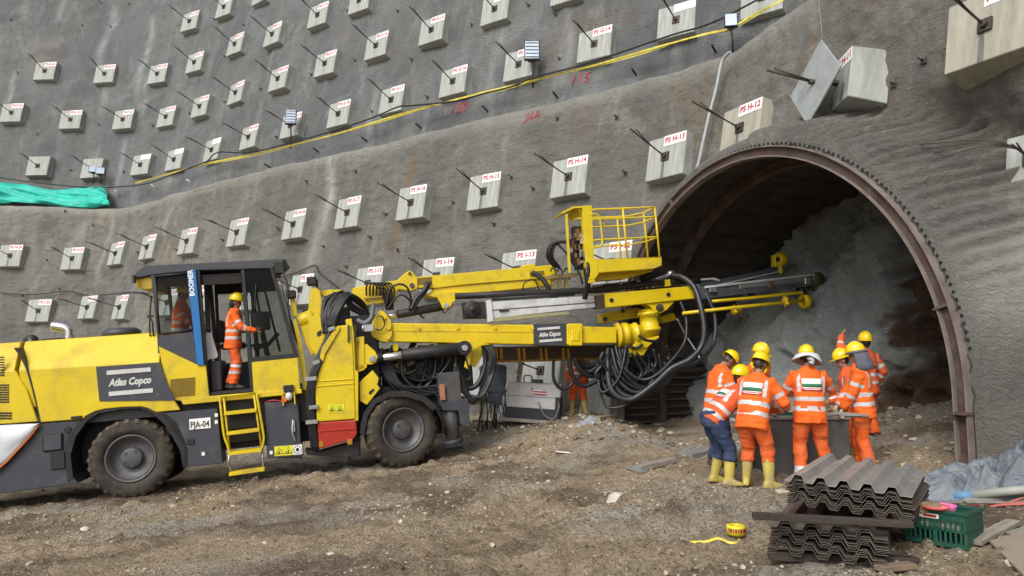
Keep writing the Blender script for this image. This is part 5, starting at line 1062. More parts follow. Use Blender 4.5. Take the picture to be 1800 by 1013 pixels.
# ---- front jack
jk=empty('front_jack'); jk.parent=RIG
m=MB(); m.prism(QL([(772,705),(823,701),(826,745),(815,752),(809,745),(806,722),(778,722)],.15),.15,.7); part(m,'jack_bracket',GRY(),jk,bevel=.01)
a=Q3(791,715,.35);b=Q3(796,775,.35); m=MB(); m.cyl(a,b,.15,22); m.cyl((b[0],.35,b[2]+.03),(b[0]+.01,.35,b[2]-.05),.19,22); m.box((a[0],.35,a[2]+.35),(.42,.36,.62)); part(m,'jack_leg',mat('jack_grey',(.07,.07,.072),.5,.3,var=.2,dirt=((.12,.1,.08),.4,3)),jk,bevel=.01)
m=MB(); a=Q3(778,690,.1); m.box((a[0],.12,a[2]),(.10,.05,.3)); part(m,'rusty_plate',mat('rust_orange',(.3,.12,.06),.8,var=.3),jk); m=MB(); m.tube([Q3(809,750,.2),Q3(813,776,.2)],.02,6); m.box(Q3(798,782,.3),(.34,.36,.07)); m.box(Q3(800,788,.3),(.3,.2,.04)); part(m,'jack_foot',BLK(),jk)
# ---- hoses
HN=[0]
def hose(pts,r,name='hose',mt=None,n=7,par=None):
    q=MB(); q.tube(bez([Q3(*p) for p in pts],n),r,8); HN[0]+=1; return part(q,name,mt or HOSE(),par,bevel=0)
CORR=mat('corrugated_hose',(.025,.025,.032),.4,var=.3,vs=20)
def corr(pts,r,name='corrugated_hose'):
    P=bez([Q3(*p) for p in pts],26); q=MB(); q.tube(P,[r*(1+.09*(1 if i%2 else -1)) for i in range(len(P))],10); return part(q,name,CORR,bevel=0)
# large loops at right of the elbow
corr([(1180,484,.6),(1200,488,.4),(1220,505,.2),(1232,540,.0),(1238,580,-.1),(1232,610,-.1),(1212,632,-.1),(1180,648,0),(1150,675,.1),(1110,702,.2),(1082,694,.3),(1070,670,.4),(1068,630,.5)],.06)
corr([(1225,500,.6),(1245,525,.4),(1257,560,.3),(1255,600,.2),(1240,625,.1),(1215,642,.1),(1190,650,.1),(1160,668,.2),(1120,690,.25),(1090,672,.35),(1078,645,.4)],.042)
hose([(1196,530,.4),(1206,560,.3),(1204,600,.2),(1180,635,.1),(1150,662,.1),(1125,667,.2),(1100,650,.3),(1086,625,.4),(1082,608,.5)],.038)
hose([(1190,560,.8),(1206,590,.8),(1224,618,.7),(1230,630,.6)],.02,mt=STL())
hose([(1100,612,.4),(1095,640,.3),(1085,670,.3),(1060,690,.4),(1052,670,.5),(1056,640,.6)],.03)
for dx,dy,r in [(0,0,.045),(6,6,.04),(13,10,.035),(-7,3,.04)]:
    hose([(1082+dx,612,.5),(1092+dx,648+dy,.35),(1112+dx,672+dy,.3),(1135,682+dy,.25),(1160,668+dy,.2),(1180,652+dy,.15),(1200,640+dy,.2)],r)
for i in range(12):
    a_=random.uniform(1050,1110); b_=a_+random.uniform(30,80); vb=random.uniform(655,708); Y=random.uniform(.4,1.0)
    hose([(a_,random.uniform(606,636),Y),(a_-4,vb-25,Y),((a_+b_)/2,vb,Y),(b_+4,vb-22,Y),(b_,random.uniform(606,640),Y)],random.uniform(.022,.045))
for (x0_,x1_,vb,r) in [(1050,1085,712,.03),(1058,1110,690,.04)]:
    hose([(x0_,640,.6),(x0_+2,672,.6),(x0_+14,vb,.5),((x0_+x1_)/2+14,vb+5,.4),(x1_+20,vb-3,.3),(x1_+45,vb-30,.3)],r)
# knots in mid span under boom
for l,r in [([(973,632,.9),(973,665,.9),(985,683,.9),(1000,680,.9),(1014,665,.9),(1040,650,.9)],.035),([(1000,630,.8),(1006,660,.8),(1022,678,.8),(1045,672,.8),(1062,655,.8)],.05),([(1010,630,.8),(1020,650,.8),(1036,660,.8),(1058,656,.8),(1068,640,.8)],.06),([(1020,632,.9),(1028,645,.9),(1050,640,.9),(1066,632,.9)],.05),([(1035,655,.7),(1052,645,.7),(1062,652,.7),(1055,668,.7),(1062,690,.7),(1085,700,.7)],.035),([(1070,612,.5),(1060,640,.5),(1048,655,.5),(1050,665,.5)],.045),([(1068,618,.5),(1068,640,.5),(1074,665,.5),(1090,690,.4),(1115,700,.3),(1142,690,.3)],.07),([(1110,620,.5),(1122,640,.5),(1128,655,.5),(1120,668,.5),(1105,672,.5)],.035),([(1118,620,.5),(1134,640,.5),(1136,655,.5),(1122,665,.5)],.03),([(1130,605,.45),(1118,612,.5),(1108,610,.5)],.03),([(1122,590,.25),(1135,598,.22),(1150,600,.25),(1160,596,.3)],.03)]: hose(l,r)
# belly loops behind front wheel (dense)
rh=random.Random(11)
for i in range(16):
    u0=rh.uniform(664,745); u1=u0+rh.uniform(60,120); vb=rh.uniform(655,700); Y=rh.uniform(.35,1.1)
    hose([(u0,rh.uniform(610,640),Y),(u0+6,vb-25,Y),((u0+u1)/2,vb,Y),(u1-8,vb-22,Y),(u1,rh.uniform(606,628),Y)],rh.uniform(.02,.042))
[hose([(857+i*3,606,.35),(866+i*2,625,.3),(863+i*2,655,.3),(848+i,690+i*2,.3-i*.05),(832,703-i*3,.3),(818-i*2,690,.3),(806-i*3,665,.3),(800,640,.3)],.035) for i in range(-2,3)]; hose([(850,606,.4),(853,640,.4),(840,675,.35),(820,682,.35),(805,660,.35)],.05); hose([(815,618,.3),(825,650,.28),(828,662,.3),(820,668,.3),(812,662,.3)],.02)
for i in range(7): hose([(668+i*3,640,.5),(682+i*5,668+i*2,.4),(700+i*12,690-i*2,.4),(730+i*12,700-i*3,.4),(760+i*6,680-i*4,.45)],.022)
# bundle over turret
for i in range(15):
    o_=rh.uniform(-4,4); h=rh.uniform(0,18)
    hose([(575+rh.uniform(-6,6),583+rh.uniform(-6,4),.15+rh.uniform(0,.1)),(566+i*.9,560+o_,.2),(570+i*1.5,538-h*.6,.3),(592+i*1.5,522-h*.3+o_,.4),(620+o_,535+h*.5,.5),(648,552+h*.5+o_,.6),(668+o_,560+h*.3,.7)],rh.uniform(.018,.03))
for i in range(4): hose([(578+i*2,575,.12),(588+i*3,545,.15),(606+i*3,520,.3),(628+i*3,532,.5),(646,545+i*2,.6)],.04)
# thick hoses beside the yellow cabinet
for i in range(4): hose([(582+i*2.2,578,.02),(572+i*2.2,603,.0),(556+i*2.4,638,-.03),(545+i*3,665,-.04),(541+i*3,700,-.02),(544+i*3,745,.0),(550+i*3,790,.05)],.036)
m=MB(); 
for uv,w_ in [((583,578),.16),((556,637),.16),((546,666),.26),((548,742),.26),((551,716),.2)]:
    m=MB(); m.box(Q3(*uv,-.06),(w_*.8,.05,.07),rot=Matrix.Rotation(-.3 if uv[1]<660 else 0,3,'Y')); part(m,'hose_clamp',mat('clamp_steel',(.3,.3,.3),.5,.5,var=.3),bevel=.004)
# loop at the basket mast
for i,(dx,r) in enumerate([(0,.035),(5,.03),(-4,.025)]): hose([(978+dx,470,.5),(966+dx,452,.4),(970+dx,432,.35),(985+dx,425,.3),(1008+dx*.5,430,.25),(1024+dx*.5,446,.15),(1034,470,.05),(1032,500,.1),(1030,520,.2)],r)
hose([(981,430,.35),(995,445,.3),(1006,462,.25),(1018,480,.2),(1024,500,.2)],.022); hose([(1030,470,.1),(1033,500,.15),(1028,525,.3)],.06)
hose([(935,479,.7),(950,488,.65),(962,503,.6),(968,520,.6),(980,527,.6)],.05); hose([(918,518,.7),(922,498,.65),(938,492,.65),(946,505,.65),(948,520,.7)],.014)
# boom-heel hose arches
for i in range(6): hose([(644+i*6,520,.75),(645+i*6,502,.7),(655+i*6,498,.68),(668+i*5,510,.7),(676+i*3,528,.72),(680+i*2,545,.75)],.018)
for l,r in [([(678,540,.7),(686,510,.65),(700,500,.6),(715,505,.6),(722,525,.65),(720,545,.7)],.022),([(752,498,.8),(745,512,.75),(732,525,.72),(722,545,.7)],.055),([(757,496,.8),(748,514,.75),(735,530,.72),(724,552,.7)],.03),([(680,545,.7),(700,520,.66),(716,524,.66),(730,545,.7),(745,560,.75)],.02),([(665,556,.3),(672,557,.3),(676,570,.3),(670,580,.3),(660,579,.3)],.012),([(776,545,.8),(782,550,.8),(790,542,.8),(797,536,.8)],.012)]: hose(l,r)
hose([(629,563,.3),(640,568,.2),(652,560,.2),(655,545,.25),(656,535,.35)],.045,mt=mat('grey_sleeve',(.13,.14,.15),.6,.2))
m=MB(); m.box(Q3(648,577,.15),(.18,.14,.13)); m.cyl(Q3(636,577,.15),Q3(640,577,.15),.06,12); part(m,'angle_sensor',STL(),bevel=.008)
# dark machinery mass behind the hoses under the boom
m=MB(); 
for i in range(34):
    u=rh.uniform(655,800); v=rh.uniform(604,672); m.mi=rh.choice((0,0,0,1,2)); m.box(Q3(u,v,rh.uniform(.8,1.4)),(rh.uniform(.1,.35),rh.uniform(.1,.3),rh.uniform(.08,.25)),rot=Matrix.Rotation(rh.uniform(-.6,.6),3,'Y'))
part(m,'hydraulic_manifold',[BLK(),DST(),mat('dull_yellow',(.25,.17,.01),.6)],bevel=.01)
m=MB(); m.bb(4.4,6.2,.9,1.5,1.25,2.0); part(m,'boom_support_block',BLK(),bevel=.03)
# ================================================================== PEOPLE
def ik(a,b,l1,l2,hint):
    a,b=Vector(a),Vector(b); d=b-a; L=min(d.length,(l1+l2)*.999); u=d.normalized(); h=Vector(hint); h=(h-u*h.dot(u))
    if h.length<1e-4: h=Vector((0,1,0))-u*u.y
    h.normalize(); x=(L*L+l1*l1-l2*l2)/(2*L); y=math.sqrt(max(0,l1*l1-x*x)); return a+u*x+h*y, a+u*L
def ering(c,r,f,a,b,n=18,pw=2.3):
    out=[]
    for k in range(n):
        q=2*math.pi*k/n; cx,sx=math.cos(q),math.sin(q); e=2/pw
        out.append(Vector(c)+Vector(r)*(a*abs(cx)**e*(1 if cx>0 else -1))+Vector(f)*(b*abs(sx)**e*(1 if sx>0 else -1)))
    return out
def remesh(mb,name,vox,mats,parent,assign=None,smooth=2,wr=0,wsc=9,seed=0):
    me=bpy.data.meshes.new(name); me.from_pydata(mb.v,[],mb.f); bm=bmesh.new(); bm.from_mesh(me); bmesh.ops.recalc_face_normals(bm,faces=bm.faces); bm.to_mesh(me); bm.free()
    o=bpy.data.objects.new(name,me); COL.objects.link(o)
    md=o.modifiers.new('r','REMESH'); md.mode='VOXEL'; md.voxel_size=vox; md.use_smooth_shade=True
    if smooth: s_=o.modifiers.new('s','SMOOTH'); s_.factor=.5; s_.iterations=smooth
    bpy.context.view_layer.update(); dg=bpy.context.evaluated_depsgraph_get(); nm=bpy.data.meshes.new_from_object(o.evaluated_get(dg)); nm.name=name
    o.modifiers.clear(); o.data=nm; nm.materials.clear()
    for m in mats: nm.materials.append(m)
    nv=len(nm.vertices); co=np.empty(nv*3,np.float32); nm.vertices.foreach_get('co',co); co=co.reshape(-1,3)
    if wr:
        no=np.empty(nv*3,np.float32); nm.vertices.foreach_get('normal',no); no=no.reshape(-1,3)
        d=1-np.abs(vnoise(co[:,0]*wsc,co[:,1]*wsc,co[:,2]*wsc*1.7,seed))*2; d=d*.6+.5*vnoise(co[:,0]*wsc*.5,co[:,1]*wsc*.5,co[:,2]*wsc*1.1,seed+3)
        co=co+no*(d*wr)[:,None]; nm.vertices.foreach_set('co',co.astype(np.float32).ravel())
    if assign is not None:
        nf=len(nm.polygons); c=np.empty(nf*3,np.float32); nm.polygons.foreach_get('center',c); mi=assign(c.reshape(-1,3)); nm.polygons.foreach_set('material_index',mi.astype(np.int32))
    nm.polygons.foreach_set('use_smooth',[True]*len(nm.polygons)); nm.update(); o.parent=parent; return o
def segd(c,a,b):
    a=np.array(a);b=np.array(b);ab=b-a;t=np.clip(((c-a)@ab)/(ab@ab),0,1);return np.linalg.norm(c-(a+t[:,None]*ab),axis=1),t
def person(loc,face,label,lean=0,side=0,twist=0,head=(0,0),hands=None,hint=None,feet=((-.11,0),(.11,0)),hipz=.90,hipoff=(0,0),trousers='orange',jacket='orange',boots='yellow',helm=True,brim=None,cloth=False,print_=False,stripes=True,scale=1.,gloves=(0,0),legstripe=None,hair=False,seed=0,tuck=.0,jl=.16,gap=0.,footrot=(0,0),grip=(False,False)):
    e=empty('person'); e.location=loc; e.rotation_euler=(0,0,face); e.scale=(scale,)*3; tag(e,label,'person')
    P=Vector((hipoff[0],hipoff[1],hipz)); sp=Vector((math.sin(side),math.sin(lean)*math.cos(side),math.cos(lean)*math.cos(side))).normalized()
    r0=Vector((math.cos(side),0,-math.sin(side))); r0=(r0-sp*r0.dot(sp)).normalized(); r1=(Matrix.Rotation(twist,3,sp)@r0).normalized(); f1=sp.cross(r1); f1=-r1.cross(sp)*-1 if False else sp.cross(r1)
    if f1.y<0 and abs(twist)<1: f1=-f1
    S=lambda t: P+sp*t
    chest=S(.50); nb=S(.545); hd=math.radians(head[0])+lean*.75; yaw=math.radians(head[1])
    hdir=Vector((math.sin(side)*.6,math.sin(hd),math.cos(hd))).normalized()
    HR=Matrix.Rotation(-yaw,3,'Z')@Matrix.Rotation(-hd,3,'X'); hc=nb+hdir*.03+Vector((0,math.sin(lean)*.02,0))+hdir*.115
    sh=[chest-r1*.175-sp*.04,chest+r1*.175-sp*.04]
    hands=hands or ((-.24,.06,.80),(.24,.06,.80)); hint=hint or ((-.4,-1,-.2),(.4,-1,-.2))
    el=[];wr=[]
    for i in (0,1):
        a,b=ik(sh[i],hands[i],.29,.265,hint[i]); el.append(a);wr.append(b)
    hp=[P-Vector((.09,0,.03)),P+Vector((.09,0,-.03))]; an=[Vector((feet[i][0],feet[i][1],.085+(feet[i][2] if len(feet[i])>2 else 0))) for i in (0,1)]
    kn=[]
    for i in (0,1): a,b=ik(hp[i],an[i],.402,.395,(0,1,0)); kn.append(a); an[i]=b
    # --- body
    m=MB(); m.loft([ering(S(t),r1,f1,a,b,14) for t,a,b in [(-.1,.13,.09),(0,.14,.1),(.2,.13,.09),(.4,.16,.1),(.5,.12,.08),(.545,.06,.06)]])
    m.tube([nb-hdir*.05,nb+hdir*.02,hc-hdir*.05],[.062,.055,.055],12)
    hv=lambda x,y,z: hc+HR@Vector((x,y,z))
    m.ell(hc+HR@Vector((0,-.008,.015)),(.074,.093,.10),HR,16,12); m.ell(hv(0,.022,-.055),(.052,.062,.055),HR,12,8); m.ell(hv(0,.05,-.088),(.028,.026,.024),HR,10,6)
    m.loft([[hv(-.012,.085,.03),hv(.012,.085,.03),hv(.01,.07,.03),hv(-.01,.07,.03)],[hv(-.02,.112,-.022),hv(.02,.112,-.022),hv(.016,.07,-.02),hv(-.016,.07,-.02)],[hv(-.014,.095,-.034),hv(.014,.095,-.034),hv(.01,.07,-.034),hv(-.01,.07,-.034)]])
    for sg in (-1,1): m.ell(hv(.077*sg,-.01,-.005),(.012,.024,.034),HR,10,6); m.ell(hv(.028*sg,.082,.038),(.022,.012,.008),HR,8,6)
    m.ell(hv(0,.086,-.056),(.026,.012,.010),HR,10,6)
    for i in (0,1):
        m.tube([sh[i],sh[i].lerp(el[i],.5),el[i],el[i].lerp(wr[i],.4),wr[i]],[.05,.046,.036,.036,.026],10)
        m.tube([hp[i],kn[i],an[i]+Vector((0,0,.02))],[.075,.048,.035],10)
        # hand
        fd=(wr[i]-el[i]).normalized(); pn=Vector((1 if i==0 else -1,0,0)); pn=(pn-fd*pn.dot(fd)).normalized(); sd=fd.cross(pn)
        if sd.z<0: sd=-sd
        if grip[i]: pn=Vector((0,0,-1)); pn=(pn-fd*pn.dot(fd)).normalized(); sd=fd.cross(pn); 
        gr=.010+(.0025 if gloves[i] else 0)
        pc=wr[i]+fd*.05; m.loft([ering(wr[i]+fd*t,sd,pn,a,b,12) for t,a,b in [(-.02,.026,.02),(.02,.034,.018),(.06,.042,.017),(.09,.041,.015)]])
        for q in range(4):
            b0=wr[i]+fd*.085+sd*(.03-.02*q); L=(.040,.045,.042,.033)[q]; c1=.35+.1*q if not grip[i] else .9; d1=(fd*math.cos(c1)+pn*math.sin(c1)); d2=(fd*math.cos(c1*2)+pn*math.sin(c1*2)); d3=(fd*math.cos(c1*2.7)+pn*math.sin(c1*2.7))
            m.tube([b0-fd*.02,b0,b0+d1*L,b0+d1*L+d2*L*.65,b0+d1*L+d2*L*.65+d3*L*.5],[gr,gr,gr*.95,gr*.9,gr*.75],8)
        b0=wr[i]+fd*.03+sd*.03; t1=(fd*.6+sd*.7+pn*.25).normalized(); t2=(fd*.9+sd*.2+pn*.4).normalized(); m.tube([b0-t1*.01,b0+t1*.035,b0+t1*.035+t2*.03,b0+t1*.035+t2*.052],[.013,.012,.011,.008],8)
    HRi=np.array(HR.inverted()); hcn=np.array(hc)
    wn=[np.array(w_) for w_ in wr]; en=[np.array(w_) for w_ in el]
    def ab(c):
        l=(c-hcn)@HRi.T; mi=np.zeros(len(c),int)
        near=np.linalg.norm(l,axis=1)<.16
        eye=near&(l[:,1]>.05)&(np.abs(np.abs(l[:,0])-.030)<.016)&(np.abs(l[:,2]-.018)<.008); brow=near&(l[:,1]>.05)&(np.abs(np.abs(l[:,0])-.03)<.02)&(np.abs(l[:,2]-.042)<.006); lip=near&(l[:,1]>.07)&(np.abs(l[:,0])<.024)&(np.abs(l[:,2]+.056)<.006)
        hair_=near&(l[:,2]>-.075)&((l[:,1]<-.02)&(np.abs(l[:,0])<.09))
        mi[eye|brow]=1; mi[lip]=2; mi[hair_]=1
        for i in (0,1):
            if gloves[i]: d,t=segd(c,wn[i]-(wn[i]-en[i])*.2,wn[i]+(wn[i]-en[i])*.9); mi[(d<.13)]=3
        return mi
    remesh(m,'body',.0085,[SKIN(),EYE(),mat('lips',(.20,.06,.05),.5),mat('work_glove',(.55,.5,.28),.85,var=.15,bump=.3)],e,ab,1)
    # --- jacket
    JM={'orange':ORA,'faded':ORB}[jacket]()
    m=MB(); rings=[]
    for t,a,b in [(-jl,.205,.155),(-.06,.20,.15),(.05,.19,.14),(.18,.19,.138),(.30,.205,.142),(.40,.212,.135),(.47,.19,.115),(.52,.135,.095),(.555,.085,.08),(.575,.075,.075)]:
        k=max(0,min(1,(t+.05)/.25)); rr=r0.lerp(r1,k).normalized(); ff=sp.cross(rr)
        if t<0: dn=Vector((0,0,-1)); kk_=.3 if lean>.6 else .75; c=P+(sp*(t)*kk_+Vector((0,0,t))*(1-kk_))
        else: c=S(t)
        rings.append(ering(c,rr,ff,a,b,20))
    m.loft(rings)
    for i in (0,1): m.tube([chest-sp*.06+(sh[i]-chest)*.75,sh[i],sh[i].lerp(el[i],.5),el[i],el[i].lerp(wr[i],.5),wr[i]-(wr[i]-el[i])*.02],[.085,.083,.074,.068,.06,.05],14)
    Pn=np.array(P);spn=np.array(sp);rn=np.array(r1);fn=np.array(f1);shn=[np.array(x) for x in sh]
    def aj(c):
        mi=np.zeros(len(c),int); t=(c-Pn)@spn; x=(c-Pn)@rn
        da=[];ta=[]
        for i in (0,1):
            d1,t1=segd(c,shn[i],en[i]); d2,t2=segd(c,en[i],wn[i]); da.append(np.minimum(d1,d2)); ta.append(np.where(d1<d2,t1,1+t2))
        arm=((np.abs(x)>.20)|(np.minimum(da[0],da[1])<.085))&(np.minimum(da[0],da[1])<.125)&~((np.abs(x)<.13))
        if stripes:
            tors=~arm
            mi[tors&((np.abs(t-.03)<.027)|(np.abs(t-.155)<.027))]=1
            mi[tors&(np.abs(np.abs(x)-.158)<.018)&(t>.24)]=1
            for i in (0,1): mi[arm&(da[i]<.12)&((np.abs(ta[i]-.62)<.085)|(np.abs(ta[i]-1.22)<.085))]=1
        return mi
    jk_=remesh(m,'jacket',.013,[JM,REFL()],e,aj,2,.014,8,seed)
    if print_:
        pr=empty('back_print'); pr.parent=e; bq=-f1; o0=S(.335)+bq*.148
        M_=frame(o0,-r1*-1,(f1),sp); 
        def pl(x,z,w,h,mt,nm,dy=0):
            q=MB(); n=13; k_=max(2,int(h/.02)+1); V=[(x+w*(i/(n-1)-.5),-.03+.05*((x+w*(i/(n-1)-.5))/.13)**2,z+h*(j/(k_-1)-.5)) for j in range(k_) for i in range(n)]
            q.add(V,[(j*n+i,j*n+i+1,(j+1)*n+i+1,(j+1)*n+i) for j in range(k_-1) for i in range(n-1)],True); o=q.build(nm,mt,e,fix=False); o.matrix_local=M_; sw=o.modifiers.new('w','SHRINKWRAP'); sw.target=jk_; sw.wrap_method='PROJECT'; sw.use_project_y=True; sw.use_positive_direction=True; sw.use_negative_direction=True; sw.offset=0; so_=o.modifiers.new('s','SOLIDIFY'); so_.thickness=.004+dy; so_.offset=0; return o
        bpy.data.objects.remove(pr)
        b_=pl(0,.0,.25,.155,WHT(),'back_patch',.006); g_=pl(0,-.012,.246,.045,mat('patch_green',(.02,.14,.07),.7),'green_band',.011); r_=pl(0,-.063,.25,.034,mat('patch_red',(.55,.04,.05),.7),'red_band',.011)
        w_=pl(0,-.063,.20,.009,WHT(),'patch_writing',.016)
    # --- trousers
    TM={'orange':ORT,'faded':ORB,'jeans':JEAN}[trousers]()
    hem=.33 if boots=='yellow' else .10
    m=MB(); m.loft([ering(P+Vector((0,0,z)),(1,0,0),(0,1,0),a,b,16) for z,a,b in [(-.10,.165,.13),(-.04,.18,.14),(.05,.175,.13),(.10,.165,.12)]])
    for i in (0,1):
        L=an[i]-kn[i]; q=(L.length-hem+.085)/L.length if boots=='yellow' else .97
        k2=kn[i]+L*max(.12,min(.97,q)); m.tube([hp[i]+Vector((0,0,.02)),hp[i].lerp(kn[i],.35),hp[i].lerp(kn[i],.75),kn[i],kn[i].lerp(k2,.6),k2],[.108,.105,.09,.083,.080,.084],14)
    ls=legstripe
    def at(c):
        mi=np.zeros(len(c),int)
        if ls: 
            for z in ls: mi[np.abs(c[:,2]-z)<.026]=1
        return mi
    remesh(m,'trousers',.013,[TM,REFL()],e,at,2,.017,8,seed+5)
    # --- boots
    for i in (0,1):
        m=MB(); a=an[i]; fr=Matrix.Rotation(math.radians(footrot[i]),3,'Z'); dx=fr@Vector((0,1,0)); rx=fr@Vector((1,0,0)); z0=Vector((0,0,a.z-.085)); b0=Vector((a.x,a.y,0))+z0
        if boots=='yellow':
            up=(kn[i]-a).normalized(); m.loft([ering(a+up*.29,rx,dx,.074,.080,14),ering(a+up*.27,rx,dx,.070,.077,14),ering(a+up*.15,rx,dx,.063,.07,14),ering(a+up*.03,rx,dx,.052,.06,14),ering(a-Vector((0,0,.02)),rx,dx,.05,.065,14)])
        else: m.loft([ering(a+Vector((0,0,.05)),rx,dx,.055,.06,14),ering(a-Vector((0,0,.02)),rx,dx,.05,.065,14)])
        m.loft([ering(b0+dx*y+Vector((0,0,h/2+.002)),rx,Vector((0,0,1)),w_,h/2,14,3) for y,w_,h in [(-.085,.03,.05),(-.07,.04,.09),(-.02,.046,.12),(.04,.046,.11),(.09,.050,.082),(.14,.050,.066),(.18,.040,.055),(.20,.02,.035)]])
        remesh(m,'boot',.010,[BOOT() if boots=='yellow' else mat('black_boot',(.02,.018,.016),.6,dirt=(MUD,.5,6)),mat('boot_sole',(.06,.045,.03),.9)],e,lambda c,zz=b0.z:(c[:,2]<zz+.022).astype(int),2)
    # --- helmet
    if helm:
        m=MB(); V=[]; n=32; prof=[(0,1.0),(.02,1.0),(.05,.975),(.08,.9),(.105,.76),(.125,.52),(.135,.26),(.138,0)]
        for h,k in prof:
            for j in range(n):
                q=2*math.pi*j/n; V.append(hv(.102*k*math.cos(q),.128*k*math.sin(q)-.005,.045+h*1.0+.0))
        m.add(V,[(i*n+j,i*n+(j+1)%n,(i+1)*n+(j+1)%n,(i+1)*n+j) for i in range(len(prof)-1) for j in range(n)],True)
        V=[]
        for ri in range(3):
            for j in range(n):
                q=2*math.pi*j/n; vis=max(0,math.sin(q))**3*.055; k=(0,.55,1)[ri]; V.append(hv((.100+.020*k)*math.cos(q),(.126+.020*k+vis*k)*math.sin(q)-.005,.048-.008*k-.004*vis*k*10))
        m.add(V,[(i*n+j,i*n+(j+1)%n,(i+1)*n+(j+1)%n,(i+1)*n+j) for i in range(2) for j in range(n)],True)
        m.loft([[hv(x*.014,y,.05+z) for x,z in ((-1,0),(1,0),(.8,.012),(-.8,.012))] for y,z0 in ((0,0),)] ) if 0 else None
        for x in (-.03,0,.03):
            P_=[hv(x,.128*math.cos(t)*.93-.005,.045+.143*math.sin(t)*(1 if x==0 else .965)) for t in np.linspace(.35,2.8,12)]; m.tube(P_,.0055 if x else .008,6)
        h_=m.build('helmet',HELM(),e); s_=h_.modifiers.new('s','SOLIDIFY'); s_.thickness=.004
    if brim=='white':
        m=MB(); n=32; V=[]
        for rr_,zz in ((.10,.052),(.15,.03),(.195,-.03)):
            for j in range(n):
                q=2*math.pi*j/n; V.append(hv(rr_*math.cos(q),rr_*1.02*math.sin(q)-.01,zz+.012*math.sin(3*q)*(rr_>.15)-.06*max(0,math.cos(q))*(rr_>.15)))
        m.add(V,[(i*n+j,i*n+(j+1)%n,(i+1)*n+(j+1)%n,(i+1)*n+j) for i in range(2) for j in range(n)],True)
        o=m.build('sun_brim',mat('brim_white',(.52,.54,.58),.7,var=.06),e); s_=o.modifiers.new('s','SOLIDIFY'); s_.thickness=.008
        m=MB(); m.tube(bez([hv(.02,-.11,-.02),hv(.035,-.15,-.08),hv(.02,-.155,-.13)],5),[.05]*11 if 0 else .04,12); m.build('neck_respirator',mat('mask_grey',(.4,.41,.43),.5),e)
        m=MB(); c=hv(.02,-.20,-.11); m.lathe([(0,.03),(.012,.032),(.02,.02)],c,'Y',16); m.build('respirator_filter',EYE(),e)
    if cloth:
        m=MB(); n=26; V=[]
        for k,(rr_,zz) in enumerate(((.108,.055),(.14,.03),(.135,-.06),(.15,-.15),(.165,-.22))):
            for j in range(n):
                q=math.radians(170)+math.radians(200)*j/(n-1) if k>1 else 2*math.pi*j/n
                w_=1+.05*math.sin(j*2.1)*(k>1); V.append(hv(rr_*w_*math.cos(q),rr_*1.12*w_*math.sin(q)-.008,zz))
        F_=[(i*n+j,i*n+j+1,(i+1)*n+j+1,(i+1)*n+j) for i in (0,2,3) for j in range(n-1)]+[(n-1,0,n,2*n-1)]
        m.add(V,F_,True)
        # join brim ring to the hanging cloth
        V2=[]
        for k,(rr_,zz) in enumerate(((.125,.045),(.135,-.06))):
            for j in range(n): q=math.radians(170)+math.radians(200)*j/(n-1); w_=1+.05*math.sin(j*2.1)*k; V2.append(hv(rr_*w_*math.cos(q),rr_*1.12*w_*math.sin(q)-.008,zz))
        m.add(V2,[(j,j+1,n+j+1,n+j) for j in range(n-1)],True)
        o=m.build('neck_cloth',CLOTHG(),e,fix=False); s_=o.modifiers.new('s','SOLIDIFY'); s_.thickness=.006
    if hair:
        m=MB(); m.ell(hv(0,-.05,-.04),(.075,.07,.09),HR,14,10); m.ell(hv(0,-.07,-.13),(.05,.045,.07),HR,12,8); remesh(m,'hair',.012,[HAIR()],e)
    return e
def gpt(u,v,dz=0): p=gp(u,v); return (p[0],p[1],gz(p[0],p[1])+dz)
def face_to(deg): return R(-deg)   # 0 = facing +Y (away from camera); positive = turned to the image right
# operator standing in the cab doorway (rig local -> world)
def rigp(x,y,z): v=RIGM@Vector((x,y,z)); return (v.x,v.y,v.z)
fz=Q(367,690)[1]
px_=Q(408,688,.35)[0]
person(rigp(px_,.30,fz+.02),face_to(78),'worker in orange standing in the open cab doorway, one hand on the door post',hands=((-.12,.36,1.10),(.20,.42,1.06)),hint=((-.4,-.3,-1),(.4,-.3,-1)),feet=((-.09,-.04),(.09,.05)),head=(8,-4),boots='black',legstripe=(.30,.42),hair=True,stripes=True,seed=3,scale=.99,grip=(False,True))
person(rigp(Q(308,560,.62)[0],.62,fz+.27),face_to(82),'worker seen dimly through the rear cab window, forearms forward at the controls',hands=((-.14,.38,1.02),(.16,.36,1.02)),feet=((-.1,.1),(.1,.1)),head=(10,0),boots='black',seed=4,scale=.98,grip=(True,True))
# bystander behind the boom
_x=aty(1017,700,16.6)[0]; p=(_x,16.6,gz(_x,16.6)); person(p,face_to(-15),'worker in orange under the boom beside the white welder, head hidden by hoses',feet=((-.10,.16),(.12,-.10)),hipz=.89,jacket='faded',trousers='orange',stripes=True,seed=6)
